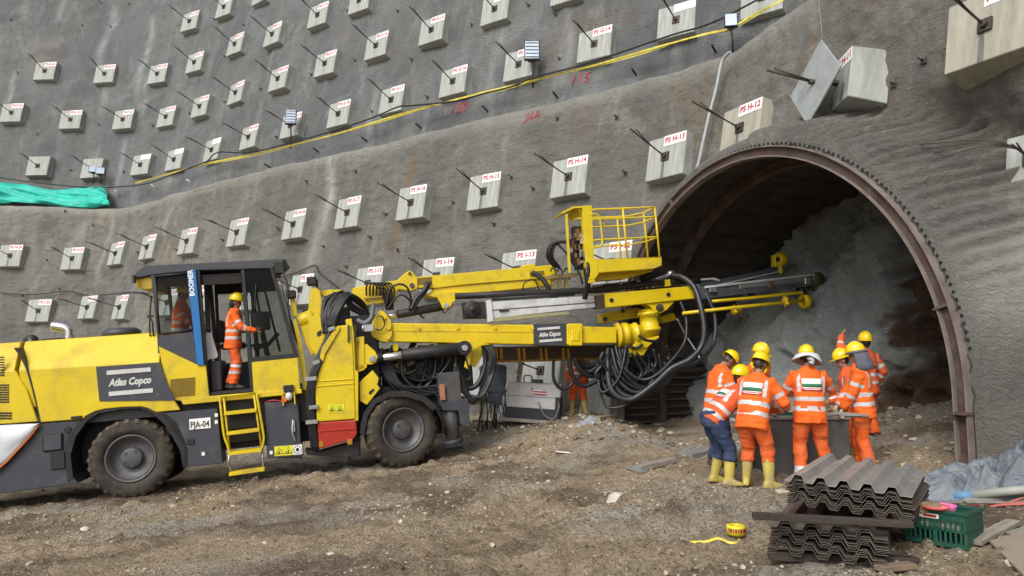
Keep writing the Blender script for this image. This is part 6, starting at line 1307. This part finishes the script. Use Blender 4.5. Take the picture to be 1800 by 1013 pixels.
# group around the steel tank
p=gpt(1336,852); person(p,face_to(40),'worker in orange trousers and yellow boots leaning toward the tank, patch on his back',lean=.30,side=.05,hands=((-.02,.40,1.02),(.24,.34,.98)),hint=((-.3,-.2,-1),(.8,-.2,-1)),feet=((-.19,.04),(.13,-.02)),footrot=(15,-35),hipz=.88,hipoff=(-.03,-.10),head=(12,12),print_=True,seed=8,scale=1.0)
p=gpt(1272,843); person(p,face_to(80),'worker in blue jeans and yellow boots bending over deeply toward the tank',lean=.80,hands=((-.05,.80,.90),(.20,.85,.90)),hint=((-.3,-.2,-1),(.3,-.2,-1)),jl=.07,feet=((-.14,-.06),(.2,-.02)),footrot=(0,-25),hipz=.86,hipoff=(.03,-.16),head=(-25,0),trousers='jeans',jacket='faded',print_=True,seed=9,scale=1.)
p=gpt(1276,828); person((p[0]-.02,p[1]+.35,gz(p[0],p[1]+.35)),face_to(72),'worker in jeans and black shoes behind the bending man, helmet tipped down',lean=.22,hands=((-.14,.35,.95),(.18,.35,.95)),feet=((-.1,0),(.12,.04)),head=(42,0),trousers='jeans',boots='black',seed=10,scale=1.0)
TZ=gz(4.2,10.6)
q=aty(1318,613,11.2); person((q[0],q[1],q[2]-1.66),face_to(150),'worker behind the tank whose helmet shows highest at the left',lean=.25,head=(10,-20),hands=((-.2,.3,1.0),(.2,.3,1.0)),seed=12)
q=aty(1333,638,10.75); person((q[0]-.12,q[1]+.10,TZ),face_to(165),'worker behind the tank bent low, only a helmet showing between two others',lean=.38,head=(15,10),hands=((-.2,.3,.95),(.2,.3,.95)),seed=13,hipz=.83,scale=.93)
p=gpt(1424,842); person((p[0]+.03,p[1],p[2]),face_to(4),'worker seen from behind with a white sun brim on his helmet',lean=.06,side=.02,hands=((-.02,.28,1.12),(.10,.26,1.12)),hint=((-1,-.2,-.35),(1,-.1,-.35)),feet=((-.13,0),(.24,.10)),footrot=(5,-20),hipz=.885,head=(14,10),boots='black',brim='white',print_=True,seed=14,trousers='orange',legstripe=(.11,.16),scale=.985)
q_=aty(1517,700,10.05); person((q_[0],10.05,gz(q_[0],10.05)),face_to(-66),'worker right of the tank, grey neck cloth under his helmet, gloved hand on the rim',lean=.06,hands=((-.16,.26,.86),(.10,.34,.88)),hint=((-.6,-.6,-.2),(.6,-.6,-.2)),feet=((-.12,-.05),(.12,.05)),head=(8,6),cloth=True,gloves=(1,1),boots='black',seed=15,scale=.985,grip=(True,True))
q=aty(1494,624,11.0); person((q[0],q[1],q[2]-1.63),face_to(-75),'worker half hidden behind the man with the grey neck cloth, face toward the tank',lean=.12,head=(12,0),hands=((-.2,.25,.9),(.15,.3,.95)),jacket='faded',seed=16,scale=.98)
q=aty(1519,587,12.3); person((q[0],q[1],q[2]-1.72),face_to(-12),'worker with his back turned near the earth face, one arm raised against it',hands=((-.24,.24,1.72),(.24,.10,.9)),hint=((-1,-.2,-.5),(.5,-1,0)),head=(-5,0),jacket='faded',boots='black',seed=17,scale=.99)
# ================================================================== PROPS
# steel tank the group leans on
a=gp(1356,832); b=gp(1496,832)
tx=.5*(a[0]+b[0]); ty=10.15; tz=gz(tx,ty); x0_=aty(1352,780,ty)[0]; x1_=aty(1495,780,ty)[0]
tk=empty('steel_tank',((x0_+x1_)/2,ty+.45,tz-.02),rot=(0,0,R(-2))); tag(tk,'dark grey open steel tank with a thick flat rim that the workers lean on','tank')
W_=(x1_-x0_); TKM=mat('tank_steel',(.085,.085,.085),.6,.2,var=.3,vs=2,dirt=((.17,.16,.14),.4,3),stretch=(1,1,.4)); hgt=aty(1420,729,ty)[2]-tz
m=MB(); m.bb(-W_/2,W_/2,-.45,-.44,0,hgt-.05); m.bb(-W_/2,W_/2,.44,.45,0,hgt-.05); m.bb(-W_/2,-W_/2+.01,-.44,.44,0,hgt-.05); m.bb(W_/2-.01,W_/2,-.44,.44,0,hgt-.05); m.bb(-W_/2,W_/2,-.44,.44,.02,.03); part(m,'tank_wall',TKM,tk,bevel=.003)
m=MB(); m.bb(-W_/2-.03,W_/2+.03,-.48,-.38,hgt-.05,hgt); m.bb(-W_/2-.03,W_/2+.03,.38,.48,hgt-.05,hgt); m.bb(-W_/2-.03,-W_/2+.07,-.38,.38,hgt-.05,hgt); m.bb(W_/2-.07,W_/2+.03,-.38,.38,hgt-.05,hgt); part(m,'tank_rim',mat('rim_concrete',(.22,.20,.18),.8,var=.2),tk,bevel=.008)
m=MB(); m.bb(-W_/2+.1,W_/2-.1,-.36,.36,hgt*.7,hgt*.72); part(m,'tank_contents',mat('grey_slurry',(.12,.12,.11),.4),tk,bevel=0)
# green box lying on the tank
m=MB(); m.box((0,0,.055),(.30,.16,.11)); m.box((0,-.0,.115),(.32,.18,.015)); o=part(m,'green_box',mat('dark_green',(.01,.10,.07),.5),bevel=.008); o.parent=None; o.location=(aty(1371,722,10.45)[0],10.45,tz+hgt-.25+.0); o.location.z=tz+hgt*.72-.02+.13; tag(o,'small dark green box lying in the tank between two men','box')
m=MB(); n=8
m.tube(bez([(-.3,0,0),(-.1,.04,.03),(.1,-.02,.015),(.3,.03,.0)],6),.03,8); m.box((.05,.0,.01),(.28,.14,.02)); o=part(m,'work_rag',mat('rag_grey',(.22,.21,.19),.9,bump=.6),bevel=.01); o.parent=None; o.location=(aty(1466,716,10.1)[0],9.75,tz+hgt+.005); tag(o,'grey rag and tool lying on the tank rim near the right corner','rag')
# ---- corrugated sheets
SH=mat('deck_steel',(.14,.12,.10),.55,.35,var=.3,vs=3,bump=.1,dirt=((.10,.075,.06),.45,3)); SHT=mat('galvanised_deck',(.46,.45,.43),.36,.55,var=.22,vs=3,dirt=((.16,.09,.055),.35,3.5))
def sheetmesh(wid,ln,pitch,h,nr,bow=0,flip=False):
    pts=[(-.06,0)]; x=0
    for i in range(nr):
        pts+=[(x,0),(x+pitch*.18,h),(x+pitch*.50,h),(x+pitch*.68,0)]; x+=pitch
    pts.append((x+.03,0))
    s_=wid/(pts[-1][0]-pts[0][0]); pts=[((px-pts[0][0])*s_-wid/2,z) for px,z in pts]
    m=MB(); ny=7; V=[]
    for j in range(ny):
        for (px,z) in pts: V.append((px,ln*j/(ny-1),z+bow*math.sin(j/(ny-1)*math.pi)))
    n=len(pts); m.add(V,[(j*n+i,j*n+i+1,(j+1)*n+i+1,(j+1)*n+i) for j in range(ny-1) for i in range(n-1)])
    return m
g0=gp(1345,1003); g1=gp(1552,1012)
fw_=.86; yaw=R(-28)
base=Vector((gp(1452,1000)[0],gp(1452,1000)[1],0)); base.z=gz(base.x,base.y)
pa=sheetmesh(fw_,1.45,.2,.060,4,.0).build('corrugated_sheet',SH,fix=False); s_=pa.modifiers.new('s','SOLIDIFY'); s_.thickness=.004
rs=random.Random(4); zz=base.z+.08; first=True; tops={}
zz-=.02; zs=[zz+d for d in (0,.016,.030,.044,.082,.098,.112,.126,.140,.178,.200)]
for i,z in enumerate(zs):
    o=pa if i==0 else pa.copy()
    if i: COL.objects.link(o)
    o.location=(base.x+rs.uniform(-.012,.012)+(.02 if i>3 else 0),base.y+rs.uniform(-.02,.02)+.02,z); o.rotation_euler=(R(rs.uniform(-.3,.3)),R(1.2),yaw+R(rs.uniform(-.8,.8)))
    tag(o,'corrugated steel sheet nested within the lower stack beside the green crate' if i<len(zs)-1 else 'uppermost corrugated sheet of the lower stack, under the dark planks','metal sheet','corrugated sheets of the lower stack')
pb_=sheetmesh(.93,1.45,.2,.052,5,.0).build('corrugated_sheet',SH,fix=False); s_=pb_.modifiers.new('s','SOLIDIFY'); s_.thickness=.004
ub=Vector(aty(1495,930,base.y+.02)); yaw2=R(-33)
zb0=base.z+.405
ucen=aty(1500,905,base.y-.0)
for i in range(11):
    top=i==10; z=zb0+i*.0135+(.025 if i>4 else 0)
    if top: o=sheetmesh(.95,1.5,.2,.058,5,.0).build('corrugated_sheet',SHT,fix=False); s_=o.modifiers.new('s','SOLIDIFY'); s_.thickness=.004; z+=.022
    elif i==0: o=pb_
    else: o=pb_.copy(); COL.objects.link(o)
    o.location=(ucen[0]+rs.uniform(-.012,.012)+.0,base.y+.10+rs.uniform(-.02,.02),z); o.rotation_euler=(R(1.0 if top else rs.uniform(-.3,.3)),R(3.2),yaw2+R(rs.uniform(-.8,.8)))
    tag(o,'corrugated steel sheet nested within the upper stack below the bright top sheet' if not top else 'bright galvanised corrugated sheet lying topmost on the upper stack','metal sheet','corrugated sheets of the upper stack')
WD_=mat('dark_timber',(.045,.034,.028),.85,var=.35,vs=3,bump=.5,bs=20,stretch=(1,6,6)); WL_=mat('grey_timber',(.25,.225,.19),.85,var=.3,vs=3,bump=.5,bs=22,stretch=(1,6,6)); WN_=mat('tan_timber',(.20,.15,.10),.85,var=.3,vs=3,bump=.5,bs=22,stretch=(1,6,6))
def plank(name,p0,p1,w,t,mt,label,z=None,cat='plank'):
    p0,p1=Vector(p0),Vector(p1); d=p1-p0; L=d.length; m=MB(); m.box((0,0,0),(L,w,t)); 
    m.v=[(x+rng.uniform(-.004,.004),y+rng.uniform(-.004,.004),z_+rng.uniform(-.002,.002)) for x,y,z_ in m.v]
    o=m.build(name,mt,bevel=.004); x=d.normalized(); y=Vector((-x.y,x.x,0)).normalized(); z_=x.cross(y); o.matrix_world=frame((p0+p1)/2,x,y,z_); return tag(o,label,cat)
zt=zs[-1]+.058+.055; yy=base.y
A_=aty(1326,898,yy-.02);B_=aty(1585,925,yy-.10); plank('timber_plank',(A_[0],yy+.02,zt+.02),(B_[0]+.05,yy-.16,zt-.01),.08,.05,WD_,'long dark plank sticking out left between the two sheet stacks')
plank('timber_plank',(A_[0]+.85,yy+1.15,zt+.0),(B_[0]+.42,yy+.75,zt+.0),.09,.07,WD_,'rear dark plank between the two sheet stacks')
A_=aty(1570,903,yy+.35);plank('timber_block',(A_[0],yy+.38,zt+.03),(A_[0]+.36,yy+.30,zt+.03),.10,.08,WN_,'short brown timber block poking out right under the upper stack')
plank('timber_plank',(base.x-.36,base.y+.25,base.z+.035),(base.x+.75,base.y+.05,base.z+.035),.1,.07,WD_,'dark bearer plank on the ground under the lower stack')
plank('timber_plank',(base.x+.1,base.y+1.15,base.z+.05),(base.x+.8,base.y+.95,base.z+.05),.1,.07,WD_,'rear bearer plank on the ground under the lower stack')
def onp(u,v,h=0): p=gp(u,v); return (p[0],p[1],gz(p[0],p[1])+h)
a=onp(1712,966,.03);b=onp(1783,936,.05); plank('timber_plank',a,b,.11,.04,WL_,'grey broken plank on the ground right of the green crate')
a=onp(1776,954,.03);b=onp(1840,950,.03); plank('timber_plank',a,b,.12,.03,WL_,'pale plank end at the right edge beyond the plywood')
a=onp(1545,1008,.03);b=onp(1604,996,.03); plank('timber_plank',a,b,.10,.04,WN_,'brown plank lying behind the lower sheet stack at the bottom edge')
# plywood sheet
P_=[onp(1740,965,.02),onp(1850,950,.02),onp(1900,1010,.02),onp(1800,1022,.02)]; m=MB(); m.prism3([Vector(p) for p in P_],[Vector(p)+Vector((0,0,.02)) for p in P_]); o=part(m,'plywood_sheet',mat('plywood',(.27,.22,.17),.8,var=.2,vs=4,dirt=((.12,.1,.08),.3,4)),bevel=.002); o.parent=None; tag(o,'weathered plywood sheet in the bottom right corner','plywood')
# wood and slab near the middle
a=onp(1122,826,.04);b=onp(1184,811,.05); plank('timber_plank',a,b,.14,.08,WL_,'weathered grey timber piece on the gravel left of the worker group')
a=onp(1105,823,.02);b=onp(1132,829,.02); plank('timber_plank',a,b,.12,.03,mat('grey_board',(.2,.21,.21),.8,var=.2),'flat grey board offcut beside the weathered timber piece')
a=onp(1205,802,.04);b=onp(1252,796,.05); plank('stone_slab',a,b,.28,.07,mat('slab',(.19,.19,.18),.9,var=.25,bump=.6,bs=12),'grey stone slab pieces on the ground just behind the yellow boots','slab')
# ---- green crate
c=onp(1676,963); cr=empty('plastic_crate',(c[0],c[1]+.12,c[2]),rot=(0,0,R(-50))); tag(cr,'dark green plastic crate with slotted sides and a blank red label','crate')
CG=mat('crate_green',(.010,.07,.045),.45,var=.12,dirt=((.12,.11,.09),.25,5)); CW,CD,CH=.46,.36,.28
m=MB()
def slotted(m,x0,x1,z0,z1,put):    # wall with slots built from bars
    put(x0,x1,z0,z0+.035); put(x0,x1,z1-.075,z1); put(x0,x1,(z0+z1)/2-.02,(z0+z1)/2-.0)
    n=12
    for i in range(n+1):
        x=x0+(x1-x0)*i/n; w=.016 if i%6 else .035; put(max(x0,x-w/2),min(x1,x+w/2),z0+.03,z1-.07)
def fr(y): return lambda a,b,c_,d: m.bb(a,b,y-.006,y+.006,c_,d)
def sdw(x): return lambda a,b,c_,d: m.bb(x-.006,x+.006,a,b,c_,d)
slotted(m,-CW/2,CW/2,0,CH,fr(-CD/2)); slotted(m,-CW/2,CW/2,0,CH,fr(CD/2)); slotted(m,-CD/2,CD/2,0,CH,sdw(-CW/2)); slotted(m,-CD/2,CD/2,0,CH,sdw(CW/2)); m.bb(-CW/2,CW/2,-CD/2,CD/2,.004,.014)
part(m,'crate_shell',CG,cr,bevel=0)
m=MB(); 
for y in (-CD/2,CD/2): m.bb(-CW/2-.02,CW/2+.02,y-.018,y+.018,CH-.02,CH+.004)
for x in (-CW/2,CW/2): m.bb(x-.018,x+.018,-CD/2,CD/2,CH-.021,CH+.003)
part(m,'crate_rim',CG,cr,bevel=.003)
m=MB(); m.box((-.04,-CD/2-.012,CH-.05),(.15,.004,.035)); lb=part(m,'crate_label',WHT(),cr,bevel=0); m=MB(); m.box((-.03,-CD/2-.0155,CH-.05),(.10,.003,.02)); part(m,'label_mark',RED(),lb,bevel=0)
PK=mat('pink_plastic',(.75,.17,.42),.4,var=.08)
m=MB(); m.lathe([(-.03,.0),(-.03,.09),(.01,.11),(.025,.112),(.02,.10),(-.02,.085),(-.02,0)],(0,0,0),'Z',28); o=part(m,'pink_bowl',PK,bevel=0); o.parent=None; cz=c[2]+CH; o.location=(c[0]-.02,c[1]+.10,cz+.0); tag(o,'round pink plastic bowl sitting on top in the green crate','bowl')
m=MB(); m.lathe([(0,0),(.0,.10),(.02,.11),(.024,.105),(.008,.09),(.008,0)],(0,0,0),'Z',28); o=part(m,'red_lid',mat('coral_plastic',(.72,.12,.10),.4),bevel=0); o.parent=None; o.location=(c[0]-.12,c[1]+.02,cz+.008); tag(o,'coral red plastic lid leaning at the front rim of the green crate','lid')
m=MB(); m.box((.0,0,0),(.38,.28,.12)); o=part(m,'crate_bag',mat('bag_white',(.45,.45,.44),.7,bump=.8,bs=10,bdist=.03),bevel=.04,seg=2); o.parent=None; o.location=(c[0],c[1]+.12,c[2]+.17); o.rotation_euler=(0,0,R(-50)); tag(o,'pale grey bag filling the inside of the green crate','bag')
# ---- tape roll
c=onp(1294,936); tr=empty('tape_roll',(c[0],c[1],c[2]+.01)); tag(tr,'yellow roll of hazard tape standing on the gravel with a loose yellow tail','tape roll')
CY_=MATS['caution_yellow']; CYB=mat('roll_yellow',(.68,.55,.02),.5,var=.1)
m=MB(); m.lathe([(0,.04),(0,.088),(.09,.088),(.09,.04),(0,.04)],(0,0,0),'Z',32); part(m,'tape_core',CYB,tr,bevel=0)
m=MB(); 
for t in range(9):
    a_=-math.pi/2-1.1+t*.27; x,y=.0893*math.cos(a_),.0893*math.sin(a_); m.mi=t%2; m.box((x,y,.048),(.017,.003,.036),rot=Matrix.Rotation(a_+math.pi/2,3,'Z'))
part(m,'printed_band',[mat('print_red',(.45,.03,.02),.6),MATS['plate_black']],tr,bevel=0)
pts=[onp(1297,940,.03),onp(1302,945,.02),onp(1285,949,.02),onp(1262,948,.015),onp(1240,951,.02),onp(1213,949,.015)]; pl_=bez([Vector(p)-tr.location for p in pts],8); m=MB()
for i in range(len(pl_)-1):
    k=.013; a_=pl_[i];b_=pl_[i+1]; up=Vector((0,.6,.8)); m.add([a_-up*k,b_-up*k,b_+up*k,a_+up*k],[(0,1,2,3)])
o=m.build('loose_tape',CY_,tr,fix=False); s_=o.modifiers.new('s','SOLIDIFY'); s_.thickness=.002
# ---- crumpled sheeting heap at right
def heap(name,cx,cy,wx,wy,h,seed,mt,label,rot=0,cat='sheeting',sharp=1.0,zoff=0):
    n=120; k=60; X_,Y_=np.meshgrid(np.linspace(-1,1,n),np.linspace(-1,1,k),indexing='ij'); rr=np.sqrt(X_**2+Y_**2*1.0)
    env=np.clip(1-rr**2.2,0,1)**.6; f=.55+.4*vnoise(X_*2.2,Y_*1.5,0,seed)+.28*(1-2*np.abs(vnoise(X_*4-Y_*3,Y_*2,0,seed+1)))*sharp+.13*(1-2*np.abs(vnoise(X_*9+Y_*5,Y_*4,0,seed+2)))*sharp
    Z_=h*env*(f+.15)-.04; xe=X_*(1+.10*vnoise(Y_*3,X_*1.2,0,seed+7)); ye=Y_*(1+.18*vnoise(X_*2.5,Y_,0,seed+8))
    c_,s_=math.cos(rot),math.sin(rot); XX=cx+xe*wx*c_-ye*wy*s_; YY=cy+xe*wx*s_+ye*wy*c_; base_=ghsm(XX,YY)+.0
    o=npmesh(name,np.stack([XX,YY,base_+Z_+zoff],-1).reshape(-1,3),gridfaces(n,k),mt); s2=o.modifiers.new('s','SOLIDIFY'); s2.thickness=.006; return tag(o,label,cat)
TP1=mat('blue_grey_sheeting',(.15,.175,.20),.5,var=.25,vs=3,bump=.9,bs=9,bdist=.05,dirt=((.22,.2,.17),.4,3)); TP2=mat('dusty_sheeting',(.22,.215,.19),.75,var=.2,vs=3,bump=.8,bs=9,bdist=.05)
q=gp(1735,866); heap('crumpled_sheeting',q[0]+.1,q[1]+.35,.85,.42,.30,5,TP1,'blue-grey plastic sheeting crumpled in a heap at the foot of the arch',rot=R(8))
q=gp(1655,862); heap('crumpled_sheeting',q[0]+.05,q[1]+.25,.42,.32,.15,15,TP2,'dusty pale sheeting spread flat at the left end of the blue-grey heap',rot=R(20))
q=gp(1830,868); heap('crumpled_sheeting',q[0]+.25,q[1]+.3,.6,.5,.42,25,mat('dark_sheeting',(.10,.115,.135),.5,var=.3,vs=3,bump=.9,bs=9,bdist=.05),'dark blue-grey sheeting piled highest at the right frame edge')
q=gp(1770,868); heap('crumpled_sheeting',q[0],q[1]+.08,.42,.15,.12,35,TP2,'dusty pale sheeting roll in front of the blue-grey heap')
a=Vector(onp(1679,871,.06));b=Vector(onp(1880,874,.09)); m=MB(); m.cyl(a,b,.045,16); o=m.build('pvc_pipe',mat('dusty_pvc',(.30,.31,.27),.6,var=.15)); tag(o,'dusty grey plastic pipe with a blue end lying along the heap','pipe')
m=MB(); d_=(b-a).normalized(); m.cyl(a-d_*.01,a+d_*.16,.049,16); q=m.build('blue_end',mat('pipe_blue',(.12,.25,.42),.6),o)
m=MB(); c_=a+d_*.68; m.cyl(c_-d_*.03,c_+d_*.03,.056,16); m.box(c_+Vector((0,0,-.03)),(.03,.05,.14)); m.build('pipe_collar',MATS['dusty_pvc'],o)
a=Vector(onp(1752,815,.45));b=a+Vector((.9,.1,.62)); a=Vector(aty(1748,815,9.3)); b=Vector(aty(1815,776,9.3)); m=MB(); m.cyl(a-(b-a)*.3,b,.04,14); o=m.build('leaning_tube',mat('dusty_yellow_tube',(.33,.31,.22),.6,var=.2)); tag(o,'dusty tube with a yellow band leaning out of the sheeting heap','tube')
m=MB(); m.cyl(a.lerp(b,.62),a.lerp(b,.75),.043,14); m.build('yellow_band',mat('band_yellow',(.5,.42,.1),.6),o)
REDH=mat('pink_hose',(.42,.12,.10),.5,var=.2)
for i,(l,t) in enumerate([([(1630,872),(1680,876),(1740,878),(1800,884),(1860,886)],'upper reddish hose running along the ground behind the crate'),([(1625,884),(1665,893),(1705,889),(1750,880),(1800,874),(1860,870)],'middle reddish hose curving on the ground behind the crate'),([(1660,898),(1700,893),(1745,889),(1800,886),(1860,884)],'lower reddish hose nearest the green crate')]):
    m=MB(); m.tube(bez([onp(u,v,.015) for u,v in l],8),.012,7); tag(m.build('air_hose',REDH),t,'hose')
a=onp(1650,877,.02);b=onp(1800,881,.02); m=MB(); m.cyl(a,b,.012,8); tag(m.build('thin_rod',WL_),'thin pale rod lying between the reddish hoses','rod')
# ---- behind the boom
_x=aty(940,700,16.0)[0]; c=(_x,16.0,gz(_x,16.0)); wb=empty('welding_set',(c[0],c[1]+.3,c[2]+.07),rot=(0,R(3.5),R(-8))); tag(wb,'white boxy welding generator with dark base standing under the main boom','welder')
s1=(c[1])/F; Ww=92*s1; Hh=62*s1
m=MB(); m.prism([(-Ww/2-.06,0),(Ww/2,0),(Ww/2,Hh*.42),(-Ww/2,Hh*.42)],-.3,.4); m.prism([(-Ww/2-.03,Hh*.0),(-Ww/2-.02,0),(-Ww/2,Hh*.3),(-Ww/2-.04,Hh*.3)],-.31,-.3); 
m=MB(); m.bb(-Ww/2-.04,Ww/2,-.3,.4,.0,Hh*.30); part(m,'welder_base',mat('navy_black',(.012,.014,.025),.5),wb,bevel=.01)
m=MB(); m.bb(-Ww/2,Ww/2-.1,-.32,.4,Hh*.30,Hh*.62); m.bb(-Ww/2,Ww/2,-.33,.4,Hh*.62,Hh); part(m,'welder_housing',mat('welder_grey',(.42,.42,.43),.5,var=.08,dirt=((.2,.19,.17),.3,4)),wb,bevel=.02,seg=2)
m=MB(); m.bb(Ww/2-.1,Ww/2+.005,-.34,.4,Hh*.2,Hh*.66); part(m,'welder_panel',BLK(),wb,bevel=.01)
m=MB(); m.box((.12,-.338,Hh*.74),(.28,.01,.08)); l1=part(m,'maker_plate',mat('plate_crimson',(.35,.03,.05),.5),wb,bevel=0)
m=MB(); m.bb(-.02,.26,-.348,-.343,Hh*.74-.008,Hh*.74+.008); m.bb(-.06,.16,-.345,-.34,Hh*.74+.045,Hh*.74+.06); part(m,'plate_writing',WHT(),l1,bevel=0)
m=MB(); m.bb(-Ww/2-.15,Ww/2+.1,-.4,.45,-.07,-.0); part(m,'timber_skid',WL_,wb,bevel=.005)
m=MB(); m.tube(bez([(-.25,-.2,Hh),(-.25,-.2,Hh+.14),(-.1,-.2,Hh+.15),(-.08,-.25,Hh+.02),(-.05,-.36,Hh*.8)],5),.015,6); m.tube(bez([(.1,-.36,Hh*.5),(.25,-.4,.12),(.45,-.4,.05),(.55,-.38,.3),(.52,-.36,Hh*.5)],5),.014,6); m.build('welding_cable',mat('cable_grey',(.15,.15,.15),.6),wb)
m=MB()
for k in range(5): m.tube(bez([(.02+.05*math.cos(t+k)*2.2,.02+.06*math.sin(t*1.1+k)*1.6,Hh+.02+.012*k) for t in np.linspace(0,6,8)],4),.014,6)
m.build('rope_coil',mat('rope_olive',(.14,.15,.11),.9),wb)
# hanging overalls
_x=aty(868,700,16.3)[0]; c=(_x,16.1,gz(_x,16.1)); ht=empty('hung_overalls',(c[0]-.02,c[1]+.2,c[2])); tag(ht,'blue-grey overalls hung on a timber prop left of the welder','overalls')
m=MB(); m.box((.52,.1,.8),(.09,.05,1.5),rot=Matrix.Rotation(R(7),3,'Y')); m.build('timber_prop',WL_,ht,bevel=.004)
m=MB(); m.loft([ering((0,0,z),(1,0,0),(0,1,0),a_,b_,20) for z,a_,b_ in [(1.45,.22,.05),(1.4,.30,.07),(1.1,.28,.08),(.95,.26,.09),(.85,.30,.10)]]); m.loft([ering((.06,0,z),(1,0,0),(0,1,0),a_,.07,16) for z,a_ in [(.95,.17),(.7,.16),(.55,.14)]]); m.tube([(-.2,-.02,1.4),(-.24,-.04,1.1),(-.2,-.06,.8)],[.06,.07,.05],10)
remesh(m,'cloth',.018,[mat('denim_grey',(.10,.12,.15),.9,var=.3,bump=.5,bs=12)],ht,None,2,.03,5,2)
for i,(du,w_) in enumerate([(-.05,.25),(.10,.2)]): pass
m=MB(); rr2=random.Random(2)
for i in range(26): x=rr2.uniform(-.28,.3); m.tube([(x,.05+rr2.uniform(-.1,.1),rr2.uniform(.6,1.0)),(x+rr2.uniform(-.1,.1),rr2.uniform(-.1,.1),.3),(x*1.25+rr2.uniform(-.15,.1),rr2.uniform(-.15,.1),-.05)],rr2.uniform(.006,.014),5)
o=m.build('rebar_bundle',DST()); o.location=ht.location; tag(o,'bundle of bent thin bars standing under the hung overalls','bars')
q=gp(893,733); heap('plastic_rag',q[0],q[1]+.05,.35,.15,.35,51,mat('rag_bluegrey',(.22,.23,.25),.6,var=.2,bump=.6),'blue-grey plastic rag caught at the left foot of the welder'); q=gp(873,737); heap('plastic_rag',q[0],q[1]+.0,.22,.12,.16,52,mat('bag_white',(.45,.45,.44),.7),'white crumpled plastic bag left of the welder')
q=gp(1034,743); heap('plastic_rag',q[0]+.0,q[1]+.05,.24,.14,.13,53,MATS['rag_bluegrey'],'grey plastic bag on the ground right of the walking worker')
a=onp(1032,722,.15);b=onp(1072,703,.35);a=Vector(aty(1034,722,a[1]));b=Vector(aty(1074,704,a[1]+.3)); plank('timber_plank',a,b,.12,.05,WN_,'thin brown plank propped up beside the foot of the arch')
a=onp(1045,741,.05);b=onp(1075,738,.06); plank('timber_block',a,b,.25,.09,mat('tan_board',(.24,.20,.13),.8,var=.2),'tan timber offcuts lying right of the walking worker','timber')
a=onp(1083,770,.0);m=MB();P_=[onp(830,742,.02),onp(850,741,.02),onp(880,744,.02),onp(900,744,.02)]; m.tube(bez([Vector(p) for p in P_],5),.02,6); tag(m.build('ground_cable',BLK()),'black cable on the ground running from the rig to the welder','cable')
# litter
m=MB(); m.box((0,0,0),(.28,.09,.015),rot=Matrix.Rotation(.1,3,'Y')); o=m.build('paper_scrap',WHT(),bevel=.002); o.location=onp(990,796,.02); tag(o,'small white scrap lying on the gravel under the boom','scrap')
# ================================================================== CAMERA AND LIGHT
cd=bpy.data.cameras.new('camera'); cam=bpy.data.objects.new('camera',cd); COL.objects.link(cam)
cam.location=CAM; cam.rotation_euler=(math.pi/2+TH,0,0); cd.sensor_width=36; cd.lens=F*36/1800; cd.clip_start=.05; cd.clip_end=2000
scene.camera=cam
w=bpy.data.worlds.new('World'); scene.world=w; w.use_nodes=True; nt=w.node_tree; bg=nt.nodes['Background']
SE,SR=R(42),R(208)   # elevation, azimuth (clockwise from +Y): behind the camera to the left
sky=nt.nodes.new('ShaderNodeTexSky'); sky.sky_type='NISHITA'; sky.sun_disc=False; sky.sun_elevation=SE; sky.sun_rotation=SR; sky.air_density=1.; sky.dust_density=4.; sky.ozone_density=.6
hs=nt.nodes.new('ShaderNodeHueSaturation'); hs.inputs['Saturation'].default_value=.25; nt.links.new(sky.outputs[0],hs.inputs['Color']); nt.links.new(hs.outputs[0],bg.inputs['Color']); bg.inputs['Strength'].default_value=.135
sd=bpy.data.lights.new('sun','SUN'); sd.energy=1.25; sd.angle=R(26); sd.color=(1,.97,.92); so=bpy.data.objects.new('sun',sd); COL.objects.link(so)
dv=Vector((math.sin(SR)*math.cos(SE),math.cos(SR)*math.cos(SE),math.sin(SE))); so.rotation_euler=dv.to_track_quat('Z','Y').to_euler()
vs=scene.view_settings; vs.view_transform='Standard'; vs.look='None'; vs.gamma=1; vs.exposure=.42; vs.use_curve_mapping=False
